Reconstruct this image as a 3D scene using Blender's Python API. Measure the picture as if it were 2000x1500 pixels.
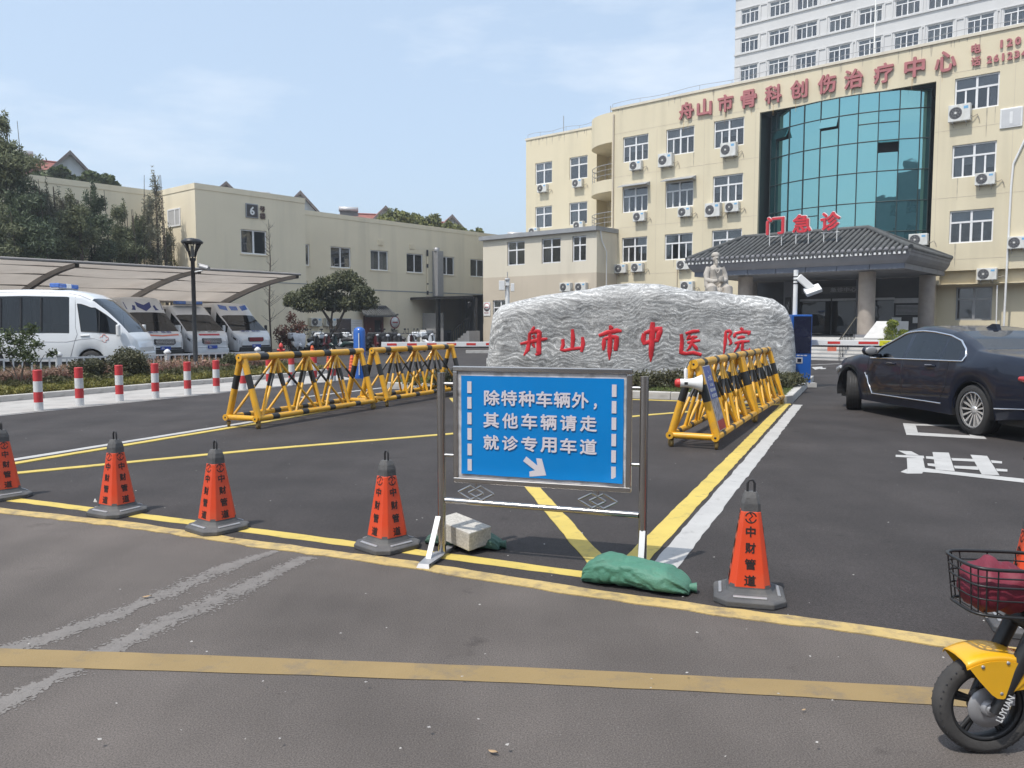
import bpy, bmesh, math, random
import numpy as np
from mathutils import Vector, Matrix, noise as mnoise
R=math.radians; PI=math.pi
scn=bpy.context.scene
for o in list(bpy.data.objects): bpy.data.objects.remove(o)
C=scn.collection
# ---------------------------------------------------------------- camera, sky, sun, exposure
cam=bpy.data.cameras.new("camera"); camo=bpy.data.objects.new("camera",cam); C.objects.link(camo); scn.camera=camo
PITCH=R(4.29); FPX=1560.0; EYE=1.5
camo.location=(0,0,EYE); camo.rotation_euler=(PI/2-PITCH,0,0)
cam.sensor_width=36; cam.lens=FPX/2000*36; cam.clip_end=3000; cam.clip_start=.05
SUN=Vector((-.345,-.33,.879)).normalized()
SEL=math.asin(SUN.z); SAZ=math.atan2(SUN.x,SUN.y)
w=bpy.data.worlds.new("World"); scn.world=w; w.use_nodes=True
wn=w.node_tree.nodes; wl=w.node_tree.links
bg=wn["Background"]; bg.inputs[1].default_value=.15
sky=wn.new("ShaderNodeTexSky"); sky.sky_type='NISHITA'; sky.sun_disc=False
sky.sun_elevation=SEL; sky.sun_rotation=SAZ; sky.air_density=1.0; sky.dust_density=2.2; sky.ozone_density=1.5; sky.altitude=20
tcw=wn.new("ShaderNodeTexCoord"); mpw=wn.new("ShaderNodeMapping"); mpw.inputs['Scale'].default_value=(1.6,1.6,5.5); mpw.inputs['Location'].default_value=(.3,.1,.4)
nzw=wn.new("ShaderNodeTexNoise"); nzw.inputs['Scale'].default_value=1.7; nzw.inputs['Detail'].default_value=7; nzw.inputs['Roughness'].default_value=.58
rpw=wn.new("ShaderNodeValToRGB"); rpw.color_ramp.elements[0].position=.47; rpw.color_ramp.elements[1].position=.78
rpw.color_ramp.elements[1].color=(.70,.70,.70,1); rpw.color_ramp.elements[0].color=(0,0,0,1)
mxw=wn.new("ShaderNodeMixRGB"); mxw.inputs[2].default_value=(6.3,6.6,7.0,1); mx0=wn.new('ShaderNodeMixRGB'); mx0.inputs[0].default_value=.5; mx0.inputs[2].default_value=(4.7,5.8,7.0,1)
wl.new(tcw.outputs['Generated'],mpw.inputs[0]); wl.new(mpw.outputs[0],nzw.inputs['Vector']); wl.new(nzw.outputs['Fac'],rpw.inputs[0])
wl.new(rpw.outputs[0],mxw.inputs[0]); wl.new(sky.outputs[0],mx0.inputs[1]); wl.new(mx0.outputs[0],mxw.inputs[1]); wl.new(mxw.outputs[0],bg.inputs[0])
sl=bpy.data.lights.new("sun",'SUN'); sl.energy=3.1; sl.angle=R(.7); sl.color=(1,.955,.88)
so=bpy.data.objects.new("sun",sl); C.objects.link(so); so.rotation_euler=(-SUN).to_track_quat('-Z','Y').to_euler()
vs=scn.view_settings; vs.view_transform='Standard'; vs.look='None'; vs.gamma=1; vs.exposure=.25; vs.use_curve_mapping=False
try:
    scn.cycles.max_bounces=6; scn.cycles.transparent_max_bounces=12; scn.cycles.use_denoising=True
    scn.cycles.caustics_reflective=False; scn.cycles.caustics_refractive=False
except Exception: pass
# ---------------------------------------------------------------- measuring helpers: sight lines of the photograph met with the ground or a wall
def ray(u,v):
    x=(u-1000)/FPX; y=(750-v)/FPX; c=math.cos(PITCH); s=math.sin(PITCH)
    return Vector((x,c+y*s,-s+y*c))
def gp(u,v,z=0.0):
    r=ray(u,v); return Vector((0,0,EYE))+r*((z-EYE)/r.z)
def at(u,v,Y):
    r=ray(u,v); return Vector((0,0,EYE))+r*(Y/r.y)
AX=Vector((-math.sin(R(49.7)),math.cos(R(49.7)),0)); BX=Vector((math.sin(R(40.3)),math.cos(R(40.3)),0)); RX=-AX
def onp(u,v,n,c):
    r=ray(u,v); e=Vector((0,0,EYE)); return e+r*((c-e.dot(n))/r.dot(n))
def S(u,v,c=45.5):
    p=onp(u,v,BX,c); return p.dot(RX),p.z
def T(u,v,c=46.0):
    p=onp(u,v,AX,c); return p.dot(BX),p.z
GA=R(24.0); GV=Vector((math.sin(GA),math.cos(GA),0)); GP=Vector((math.cos(GA),-math.sin(GA),0))   # gate axis (away) and across
# ---------------------------------------------------------------- materials
def mat(name,col,rough=.6,var=.12,sc=5,bump=0,bsc=60,metal=0,spec=.5,coat=0,dirt=None,stretch=None,rand=0,det=6,trans=0):
    m=bpy.data.materials.new(name); m.use_nodes=True; n=m.node_tree.nodes; l=m.node_tree.links; b=n["Principled BSDF"]
    b.inputs['Roughness'].default_value=rough; b.inputs['Metallic'].default_value=metal
    b.inputs['Specular IOR Level'].default_value=spec; b.inputs['Coat Weight'].default_value=coat; b.inputs['Coat Roughness'].default_value=.04
    tc=n.new("ShaderNodeTexCoord"); src=tc.outputs['Object']
    if stretch:
        mp=n.new("ShaderNodeMapping"); mp.inputs['Scale'].default_value=stretch; l.new(src,mp.inputs[0]); srcv=mp.outputs[0]
    else: srcv=src
    nz=n.new("ShaderNodeTexNoise"); nz.inputs['Scale'].default_value=sc; nz.inputs['Detail'].default_value=det; l.new(srcv,nz.inputs['Vector'])
    rg=n.new("ShaderNodeMapRange"); rg.inputs[1].default_value=.3; rg.inputs[2].default_value=.7; l.new(nz.outputs['Fac'],rg.inputs[0])
    mx=n.new("ShaderNodeMixRGB"); l.new(rg.outputs[0],mx.inputs[0])
    mx.inputs[1].default_value=(*[c*(1-var) for c in col],1); mx.inputs[2].default_value=(*[min(1,c*(1+var)) for c in col],1)
    out=mx.outputs[0]
    if rand:
        ge=n.new("ShaderNodeNewGeometry"); hs=n.new("ShaderNodeHueSaturation"); mr=n.new("ShaderNodeMapRange")
        mr.inputs[3].default_value=1-rand; mr.inputs[4].default_value=1+rand; l.new(ge.outputs['Random Per Island'],mr.inputs[0])
        l.new(mr.outputs[0],hs.inputs['Value']); l.new(out,hs.inputs['Color']); out=hs.outputs[0]
        mr2=n.new("ShaderNodeMapRange"); mr2.inputs[3].default_value=.5+rand*.05; mr2.inputs[4].default_value=.5-rand*.05; l.new(ge.outputs['Random Per Island'],mr2.inputs[0]); l.new(mr2.outputs[0],hs.inputs['Hue'])
    if dirt:
        dc,da,ds,dst=dirt
        mp2=n.new("ShaderNodeMapping"); mp2.inputs['Scale'].default_value=dst; l.new(src,mp2.inputs[0])
        n2=n.new("ShaderNodeTexNoise"); n2.inputs['Scale'].default_value=ds; n2.inputs['Detail'].default_value=8; l.new(mp2.outputs[0],n2.inputs['Vector'])
        r2=n.new("ShaderNodeMapRange"); r2.inputs[1].default_value=.5; r2.inputs[2].default_value=.78; r2.inputs[4].default_value=da; l.new(n2.outputs['Fac'],r2.inputs[0])
        m2=n.new("ShaderNodeMixRGB"); l.new(r2.outputs[0],m2.inputs[0]); l.new(out,m2.inputs[1]); m2.inputs[2].default_value=(*dc,1); out=m2.outputs[0]
    l.new(out,b.inputs['Base Color'])
    if bump:
        n3=n.new("ShaderNodeTexNoise"); n3.inputs['Scale'].default_value=bsc; n3.inputs['Detail'].default_value=4; l.new(src,n3.inputs['Vector'])
        bp=n.new("ShaderNodeBump"); bp.inputs['Strength'].default_value=bump; bp.inputs['Distance'].default_value=.01; l.new(n3.outputs['Fac'],bp.inputs['Height']); l.new(bp.outputs[0],b.inputs['Normal'])
    if trans:
        b.inputs['Subsurface Weight'].default_value=0
        tr=n.new("ShaderNodeBsdfTranslucent"); ms=n.new("ShaderNodeMixShader"); ms.inputs[0].default_value=trans; l.new(out,tr.inputs[0])
        l.new(b.outputs[0],ms.inputs[1]); l.new(tr.outputs[0],ms.inputs[2]); l.new(ms.outputs[0],n["Material Output"].inputs[0])
    return m
def glass(name,tint,refl=.12,see=.6):
    m=bpy.data.materials.new(name); m.use_nodes=True; n=m.node_tree.nodes; l=m.node_tree.links
    for x in list(n):
        if x.type=='BSDF_PRINCIPLED': n.remove(x)
    tr=n.new("ShaderNodeBsdfTransparent"); tr.inputs[0].default_value=(*[c*see for c in tint],1)
    gl=n.new("ShaderNodeBsdfGlossy"); gl.inputs['Roughness'].default_value=.02; gl.inputs[0].default_value=(.95,.97,1,1)
    fr=n.new("ShaderNodeFresnel"); fr.inputs[0].default_value=1.5
    ad=n.new("ShaderNodeMath"); ad.operation='ADD'; ad.inputs[1].default_value=refl; ad.use_clamp=True; l.new(fr.outputs[0],ad.inputs[0])
    tc=n.new("ShaderNodeTexCoord"); nz=n.new("ShaderNodeTexNoise"); nz.inputs['Scale'].default_value=1.2; l.new(tc.outputs['Object'],nz.inputs['Vector'])
    bp=n.new("ShaderNodeBump"); bp.inputs['Strength'].default_value=.05; bp.inputs['Distance'].default_value=.05; l.new(nz.outputs['Fac'],bp.inputs['Height']); l.new(bp.outputs[0],gl.inputs['Normal'])
    ms=n.new("ShaderNodeMixShader"); l.new(ad.outputs[0],ms.inputs[0]); l.new(tr.outputs[0],ms.inputs[1]); l.new(gl.outputs[0],ms.inputs[2]); l.new(ms.outputs[0],n["Material Output"].inputs[0])
    return m
def asphalt(name,col,var,speck,rough=.85,bump=.5):
    m=mat(name,col,rough,var,1.1,0,spec=.3,det=8); n=m.node_tree.nodes; l=m.node_tree.links; b=n["Principled BSDF"]
    src=[x for x in n if x.type=='TEX_COORD'][0].outputs['Object']; base=b.inputs['Base Color'].links[0].from_socket
    n2=n.new("ShaderNodeTexNoise"); n2.inputs['Scale'].default_value=150; n2.inputs['Detail'].default_value=5; n2.inputs['Roughness'].default_value=.85; l.new(src,n2.inputs['Vector'])
    r2=n.new("ShaderNodeMapRange"); r2.inputs[1].default_value=.32; r2.inputs[2].default_value=.70; r2.inputs[3].default_value=1-speck; r2.inputs[4].default_value=1+speck; l.new(n2.outputs['Fac'],r2.inputs[0])
    mu=n.new("ShaderNodeMixRGB"); mu.blend_type='MULTIPLY'; mu.inputs[0].default_value=1; l.new(base,mu.inputs[1]); l.new(r2.outputs[0],mu.inputs[2])
    vo=n.new("ShaderNodeTexVoronoi"); vo.inputs['Scale'].default_value=26; l.new(src,vo.inputs['Vector'])       # pale grit
    r3=n.new("ShaderNodeMapRange"); r3.inputs[1].default_value=.13; r3.inputs[2].default_value=.06; r3.inputs[4].default_value=.35; l.new(vo.outputs['Distance'],r3.inputs[0])
    n4=n.new("ShaderNodeTexNoise"); n4.inputs['Scale'].default_value=.55; n4.inputs['Detail'].default_value=5; l.new(src,n4.inputs['Vector'])
    m3=n.new("ShaderNodeMath"); m3.operation='MULTIPLY'; l.new(r3.outputs[0],m3.inputs[0])
    r4=n.new("ShaderNodeMapRange"); r4.inputs[1].default_value=.45; r4.inputs[2].default_value=.7; l.new(n4.outputs['Fac'],r4.inputs[0]); l.new(r4.outputs[0],m3.inputs[1])
    mx=n.new("ShaderNodeMixRGB"); l.new(m3.outputs[0],mx.inputs[0]); l.new(mu.outputs[0],mx.inputs[1]); mx.inputs[2].default_value=(.34,.33,.31,1)
    def patchy(scale,vec,lo,hi,v0,v1,prev):
        mp=n.new("ShaderNodeMapping"); mp.inputs['Scale'].default_value=vec; mp.inputs['Rotation'].default_value=(0,0,GA0); l.new(src,mp.inputs[0])
        q=n.new("ShaderNodeTexNoise"); q.inputs['Scale'].default_value=scale; q.inputs['Detail'].default_value=7; q.inputs['Roughness'].default_value=.6; l.new(mp.outputs[0],q.inputs['Vector'])
        r=n.new("ShaderNodeMapRange"); r.inputs[1].default_value=lo; r.inputs[2].default_value=hi; r.inputs[3].default_value=v0; r.inputs[4].default_value=v1; l.new(q.outputs['Fac'],r.inputs[0])
        m_=n.new("ShaderNodeMixRGB"); m_.blend_type='MULTIPLY'; m_.inputs[0].default_value=1; l.new(prev,m_.inputs[1]); l.new(r.outputs[0],m_.inputs[2]); return m_.outputs[0]
    GA0=R(24); o1=patchy(.45,(1,1,1),.35,.68,.86,1.15,mx.outputs[0]); o1=patchy(.9,(1,.12,1),.42,.66,1.05,.84,o1); o1=patchy(2.6,(1,1,1),.64,.74,1,.62,o1); o1=patchy(9,(1,1,1),.68,.76,1,.75,o1)
    l.new(o1,b.inputs['Base Color'])
    bp=n.new("ShaderNodeBump"); bp.inputs['Strength'].default_value=bump; bp.inputs['Distance'].default_value=.003; l.new(n2.outputs['Fac'],bp.inputs['Height']); l.new(bp.outputs[0],b.inputs['Normal'])
    return m
def paint(name,col,wear,scale=7,under=(.1,.097,.094)):
    """road paint: worn through to the asphalt in patches"""
    m=mat(name,col,.75,.08,3,.3,120); n=m.node_tree.nodes; l=m.node_tree.links; b=n["Principled BSDF"]; base=b.inputs['Base Color'].links[0].from_socket
    src=[x for x in n if x.type=='TEX_COORD'][0].outputs['Object']
    a=n.new("ShaderNodeTexNoise"); a.inputs['Scale'].default_value=scale; a.inputs['Detail'].default_value=10; a.inputs['Roughness'].default_value=.72; l.new(src,a.inputs['Vector'])
    r=n.new("ShaderNodeMapRange"); r.inputs[1].default_value=.60-wear*.3; r.inputs[2].default_value=.72-wear*.1; r.inputs[4].default_value=min(1,.3+wear); l.new(a.outputs['Fac'],r.inputs[0])
    x=n.new("ShaderNodeMixRGB"); l.new(r.outputs[0],x.inputs[0]); l.new(base,x.inputs[1]); x.inputs[2].default_value=(*under,1); l.new(x.outputs[0],b.inputs['Base Color'])
    return m
# ---------------------------------------------------------------- mesh builder
class MB:
    def __init__(s): s.v=[]; s.f=[]; s.m=[]; s.s=[]
    def add(s,vs,fs,mi=0,sm=False):
        b=len(s.v); s.v.extend([tuple(v) for v in vs])
        for f in fs: s.f.append([b+i for i in f]); s.m.append(mi); s.s.append(sm)
        return s
    def box(s,x0,y0,z0,x1,y1,z1,mi=0):
        return s.add([(x0,y0,z0),(x1,y0,z0),(x1,y1,z0),(x0,y1,z0),(x0,y0,z1),(x1,y0,z1),(x1,y1,z1),(x0,y1,z1)],
            [(3,2,1,0),(4,5,6,7),(0,1,5,4),(1,2,6,5),(2,3,7,6),(3,0,4,7)],mi)
    def cbox(s,c,d,mi=0,rot=None):
        x,y,z=[q/2 for q in d]; vs=[Vector((a*x,b*y,e*z)) for e in(-1,1) for a,b in((-1,-1),(1,-1),(1,1),(-1,1))]
        if rot is not None: vs=[rot@v for v in vs]
        c=Vector(c); return s.add([c+v for v in vs],[(3,2,1,0),(4,5,6,7),(0,1,5,4),(1,2,6,5),(2,3,7,6),(3,0,4,7)],mi)
    def quad(s,a,b,c,d,mi=0): return s.add([a,b,c,d],[(0,1,2,3)],mi)
    def poly(s,ps,mi=0): return s.add(ps,[tuple(range(len(ps)))],mi)
    def path(s,pts,r,n=8,mi=0,closed=False,cap=True,sq=1.0,up=None):
        pts=[Vector(p) for p in pts]; k=len(pts); rs=r if isinstance(r,(list,tuple)) else [r]*k; rings=[]; prev=None
        for i,p in enumerate(pts):
            if closed: t=(pts[(i+1)%k]-pts[i-1])
            else: t=pts[min(i+1,k-1)]-pts[max(i-1,0)]
            t.normalize()
            if prev is None:
                a=Vector(up) if up else (Vector((0,0,1)) if abs(t.z)<.9 else Vector((1,0,0)))
            else: a=prev
            a=(a-t*a.dot(t))
            if a.length<1e-6: a=t.orthogonal()
            a.normalize(); prev=a; b=t.cross(a)
            rings.append([p+(a*math.cos(2*PI*j/n)+b*math.sin(2*PI*j/n)*sq)*rs[i] for j in range(n)])
        vs=[q for g in rings for q in g]; fs=[]
        for i in range(k if closed else k-1):
            i2=(i+1)%k
            for j in range(n): j2=(j+1)%n; fs.append((i*n+j,i2*n+j,i2*n+j2,i*n+j2)[::-1])
        s.add(vs,fs,mi,True)
        if cap and not closed: s.add(rings[0],[tuple(range(n))],mi); s.add(rings[-1],[tuple(reversed(range(n)))],mi)
        return s
    def tube(s,a,b,r,n=8,mi=0,r1=None,cap=True): return s.path([a,b],[r,r if r1 is None else r1],n,mi,cap=cap)
    def lathe(s,prof,n=16,c=(0,0,0),mi=0,axis='z',sm=True,sq=(1,1),rot=0,cap=True):
        vs=[]
        for r,z in prof:
            for j in range(n):
                a=2*PI*j/n+rot; x=r*math.cos(a)*sq[0]; y=r*math.sin(a)*sq[1]
                p=(x,y,z) if axis=='z' else ((x,z,y) if axis=='y' else (z,x,y))
                vs.append((p[0]+c[0],p[1]+c[1],p[2]+c[2]))
        fs=[]
        for i in range(len(prof)-1):
            for j in range(n):
                j2=(j+1)%n; f=(i*n+j,i*n+j2,(i+1)*n+j2,(i+1)*n+j); fs.append(f if axis!='y' else f[::-1])
        s.add(vs,fs,mi,sm)
        if not cap: return s
        if prof[0][0]>1e-4: s.add(vs[:n],[tuple(reversed(range(n))) if axis!='y' else tuple(range(n))],mi)
        if prof[-1][0]>1e-4: s.add(vs[-n:],[tuple(range(n)) if axis!='y' else tuple(reversed(range(n)))],mi)
        return s
    def prism(s,poly,a0,a1,axis='z',mi=0):
        n=len(poly)
        def P(p,h): return (p[0],p[1],h) if axis=='z' else ((p[0],h,p[1]) if axis=='y' else (h,p[0],p[1]))
        vs=[P(p,a0) for p in poly]+[P(p,a1) for p in poly]
        fs=[tuple(reversed(range(n))),tuple(range(n,2*n))]+[(i,(i+1)%n,n+(i+1)%n,n+i) for i in range(n)]
        if axis=='y': fs=[f[::-1] for f in fs]
        return s.add(vs,fs,mi)
    def loft(s,rows,mi=0,sm=True,closed=False,caps=False):
        k=len(rows); n=len(rows[0]); vs=[p for r in rows for p in r]; fs=[]
        for i in range(k-1):
            for j in range(n if closed else n-1): j2=(j+1)%n; fs.append((i*n+j,i*n+j2,(i+1)*n+j2,(i+1)*n+j))
        s.add(vs,fs,mi,sm)
        if caps: s.add(rows[0],[tuple(reversed(range(n)))],mi); s.add(rows[-1],[tuple(range(n))],mi)
        return s
    def sphere(s,c,r,n=12,k=8,mi=0):
        if not isinstance(r,(tuple,list)): r=(r,r,r)
        rows=[]
        for i in range(k+1):
            t=PI*i/k; rows.append([(c[0]+r[0]*math.sin(t)*math.cos(2*PI*j/n),c[1]+r[1]*math.sin(t)*math.sin(2*PI*j/n),c[2]-r[2]*math.cos(t)) for j in range(n)])
        return s.loft(rows,mi,True,True)
    def mesh(s,name,mats):
        me=bpy.data.meshes.new(name); me.from_pydata(s.v,[],s.f)
        for m in mats: me.materials.append(m)
        me.polygons.foreach_set('material_index',s.m); me.polygons.foreach_set('use_smooth',s.s); me.update(); return me
def link(name,me,parent=None,loc=(0,0,0),rot=(0,0,0),bevel=0,seg=2):
    o=bpy.data.objects.new(name,me); C.objects.link(o); o.location=loc; o.rotation_euler=rot
    if parent is not None: o.parent=parent
    if bevel:
        b=o.modifiers.new("bevel",'BEVEL'); b.width=bevel; b.segments=seg; b.limit_method='ANGLE'; b.angle_limit=R(35)
        try: b.harden_normals=False
        except Exception: pass
    return o
def obj(name,mb,mats,parent=None,loc=(0,0,0),rot=(0,0,0),bevel=0,seg=2):
    if not isinstance(mats,(list,tuple)): mats=[mats]
    return link(name,mb.mesh(name,mats),parent,loc,rot,bevel,seg)
def tag(o,label,cat,group=None):
    o['label']=label; o['category']=cat
    if group: o['group']=group
    return o
def thing(name,label,cat,loc=(0,0,0),rz=0,group=None):
    o=bpy.data.objects.new(name,None); C.objects.link(o); o.location=loc; o.rotation_euler=(0,0,rz); o.empty_display_size=.2
    return tag(o,label,cat,group)
def struct(name,mb,mats,loc=(0,0,0),kind='structure',**k):
    o=obj(name,mb,mats,None,loc,**k); o['kind']=kind; return o
def dup(root,loc=None,rz=None,label=None,group=None):
    def cp(o,par):
        c=o.copy(); C.objects.link(c); c.parent=par
        for ch in list(o.children): cp(ch,c)
        return c
    r=cp(root,None)
    if loc is not None: r.location=loc
    if rz is not None: r.rotation_euler=(0,0,rz)
    if label: r['label']=label
    if group: r['group']=group
    return r
_tx={}
def txt(body,size=1.0,bold=0.0,ext=0.0,align='CENTER',shear=0,res=2):
    """a mesh of lettering in the x-y plane from Blender's own font"""
    k=(body,size,bold,ext,align,shear)
    if k in _tx: return _tx[k]
    cu=bpy.data.curves.new("lettering",'FONT'); cu.body=body; cu.size=size; cu.extrude=ext; cu.align_x=align; cu.align_y='CENTER'; cu.shear=shear; cu.resolution_u=res
    o=bpy.data.objects.new("lettering",cu); C.objects.link(o); bpy.context.view_layer.update()
    me=bpy.data.meshes.new_from_object(o.evaluated_get(bpy.context.evaluated_depsgraph_get())); bpy.data.objects.remove(o)
    if len(me.vertices):
        co=np.empty(len(me.vertices)*3); me.vertices.foreach_get('co',co); co=co.reshape(-1,3)
        if align=='CENTER': co[:,0]-=(co[:,0].min()+co[:,0].max())/2
        co[:,1]-=(co[:,1].min()+co[:,1].max())/2; me.vertices.foreach_set('co',co.ravel())
        if bold:
            nv=len(co); polys=[tuple(p.vertices) for p in me.polygons]; V=[co]; Fc=list(polys)
            for q in range(8):
                c2=co.copy(); a=2*PI*q/8; c2[:,0]+=math.cos(a)*bold*size; c2[:,1]+=math.sin(a)*bold*size; c2[:,2]+=.00018*(q+1); V.append(c2); Fc+=[tuple(i+nv*(q+1) for i in f) for f in polys]
            bpy.data.meshes.remove(me); me=bpy.data.meshes.new("lettering"); me.from_pydata([tuple(v) for v in np.concatenate(V)],[],Fc); me.update()
    _tx[k]=me; return me
def fit(me,w,h):
    co=np.empty(len(me.vertices)*3); me.vertices.foreach_get('co',co); co=co.reshape(-1,3); d=co.max(0)-co.min(0); return w/max(d[0],1e-4),h/max(d[1],1e-4)
def letter(body,m,parent,loc,rot,w=None,h=.5,bold=.02,ext=0.0,name="lettering",res=2):
    """lettering stretched to w x h"""
    me=txt(body,1.0,bold,ext,res=res).copy(); w=w*.42 if (w and body=='1') else w; me.materials.clear(); me.materials.append(m)
    o=link(name,me,parent,loc,rot); sx,sy=fit(me,w or h,h)
    if w is None: sx=sy
    co=np.empty(len(me.vertices)*3); me.vertices.foreach_get('co',co); co=co.reshape(-1,3); co[:,0]*=sx; co[:,1]*=sy; me.vertices.foreach_set('co',co.ravel())
    return o
UP=(PI/2,0,0)    # lettering upright, facing -y
def leafmesh(name,clumps,n,size,m,seed=1,aspect=.45,shell=.5,up=.3,jit=.35,droop=0):
    """n separate leaves spread through ellipsoid clumps"""
    g=np.random.default_rng(seed); cl=np.array(clumps,float); vol=(cl[:,3]*cl[:,4]*cl[:,5])**.75; idx=g.choice(len(cl),n,p=vol/vol.sum()); c=cl[idx]
    d=g.normal(size=(n,3)); d/=np.linalg.norm(d,axis=1)[:,None]; r=g.random(n)**shell; r*=1+g.normal(size=n)*.06
    p=c[:,:3]+d*c[:,3:6]*r[:,None]
    a=g.normal(size=(n,3)); a[:,2]-=droop; a/=np.linalg.norm(a,axis=1)[:,None]
    nn=d*.7+g.normal(size=(n,3))*.6; nn[:,2]+=up; b=np.cross(nn,a); b/=np.linalg.norm(b,axis=1)[:,None]+1e-9
    s=size*(1+g.uniform(-jit,jit,n))[:,None]; a=a*s; b=b*s*aspect
    v=np.stack([p-a*.5,p+b*.5,p+a*.5,p-b*.5],1).reshape(-1,3)
    me=bpy.data.meshes.new(name); me.vertices.add(4*n); me.vertices.foreach_set('co',v.ravel()); me.loops.add(4*n); me.loops.foreach_set('vertex_index',np.arange(4*n,dtype=np.int32))
    me.polygons.add(n); me.polygons.foreach_set('loop_start',np.arange(0,4*n,4,dtype=np.int32))
    me.materials.append(m); me.update(calc_edges=True); return me
# ================================================================ materials used all over
M={}
M['old_asphalt']=asphalt("old asphalt",(.122,.106,.096),.16,.75)
M['asphalt']=asphalt("new asphalt",(.053,.0465,.045),.2,.85,.8,.6)
M['yellow_paint']=paint("yellow road paint",(.60,.455,.11),.2)
M['old_yellow']=paint("worn yellow road paint",(.53,.385,.15),.46,8,(.13,.115,.105))
M['ochre_paint']=paint("dull ochre road paint",(.285,.20,.088),.22,4,(.12,.11,.105))
M['white_paint']=paint("white road paint",(.46,.45,.435),.15)
M['ghost_paint']=paint("scrubbed out paint",(.20,.182,.168),.3,9,(.122,.106,.096))
M['concrete']=mat("pavement concrete",(.42,.40,.375),.85,.12,1.5,.3,90,dirt=((.2,.19,.18),.5,2.5,(1,1,1)))
M['kerb']=mat("kerb stone",(.50,.48,.45),.85,.1,3,.3,70,dirt=((.22,.2,.18),.5,4,(1,1,2)))
M['soil']=mat("soil",(.10,.08,.055),.95,.3,6,.8,40)
M['grass']=mat("grass blades",(.13,.17,.05),.8,.3,2,rand=.35,trans=.25)
M['hill']=mat("hillside",(.10,.12,.06),.95,.3,.3)
def wallmat(name,col,st=.36):
    return mat(name,col,.85,.045,.35,.12,140,dirt=(tuple(c*.62 for c in col),st,.55,(2.2,2.2,.16)))
M['cream']=wallmat("cream render",(.71,.63,.455)); M['cream2']=wallmat("pale cream render",(.70,.64,.52)); M['cream_dark']=wallmat("darker cream band",(.58,.505,.40))
M['beige']=wallmat("beige render",(.80,.71,.53)); M['tower']=wallmat("white tower render",(.62,.615,.61),.12)
M['white']=mat("white enamel",(.78,.78,.77),.4,.04,4); M['pvc']=mat("white window frame",(.80,.80,.80),.45,.03,3)
M['dark']=mat("unlit interior tone",(.02,.02,.022),.9,.2,2); M['blind_grey']=mat("grey roller blind",(.46,.455,.45),.8,.08,2); M['blind_blue']=mat("pale blue blind",(.46,.53,.60),.8,.08,2)  # first tone paints the unlit shade inside open vents and the doorway
M['curtain']=mat("cream curtain",(.55,.52,.47),.9,.18,5,stretch=(14,1,.2)); M['curtain2']=mat("grey curtain",(.33,.32,.33),.9,.22,5,stretch=(14,1,.2)); M['void']=mat("unlit room tone",(.10,.10,.105),.9,.2,2)  # last tone paints the shade of unlit rooms
M['pane']=glass("window glass",(.95,.97,.98),.02,.86); M['pane_dark']=glass("tinted glass",(.60,.70,.78),.015,.16)
M['black']=mat("black plastic",(.022,.022,.024),.5,.15,6); M['black_metal']=mat("black painted metal",(.02,.02,.021),.4,.15,6); M['rubber']=mat("tyre rubber",(.028,.027,.027),.8,.2,10,.2,60)
M['steel']=mat("stainless steel",(.47,.455,.44),.2,.06,4,metal=1); M['chrome']=mat("chrome",(.8,.8,.82),.12,.03,3,metal=1); M['alu']=mat("grey metal",(.36,.36,.37),.45,.08,5,metal=.4)
M['grey_trim']=mat("grey coping",(.30,.31,.32),.7,.1,2); M['red']=mat("red paint",(.62,.045,.04),.45,.1,5); M['orange']=mat("orange plastic",(.68,.068,.02),.42,.07,4,dirt=((.42,.16,.09),.5,7,(1,1,.6)))
M['tile']=mat("dark roof tile",(.085,.088,.088),.8,.25,3,.4,50,rand=.12); M['tile_red']=mat("red roof tile",(.29,.115,.095),.8,.2,2,.5,14)
M['bark']=mat("bark",(.085,.065,.05),.9,.3,8,.6,40)
def leafmat(name,col,r=.45,tr=.25): return mat(name,col,.55,.25,.9,rand=r,trans=tr,spec=.35)
M['leaf_bamboo']=leafmat("bamboo leaf",(.165,.185,.10)); M['leaf_dark']=leafmat("dark leaf",(.10,.132,.075)); M['leaf_pale']=leafmat("pale leaf",(.20,.20,.14)); M['leaf_green']=leafmat("green leaf",(.07,.095,.034))
M['leaf_olive']=leafmat("olive leaf",(.165,.165,.05)); M['leaf_red']=leafmat("reddish leaf",(.16,.075,.05)); M['leaf_brown']=leafmat("bronzed leaf",(.10,.108,.052)); M['leaf_hill']=leafmat("hill tree leaf",(.15,.165,.06))
M['leaf_topiary']=leafmat("topiary leaf",(.20,.24,.03)); M['leaf_hedge']=leafmat("hedge leaf",(.10,.10,.05))
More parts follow.
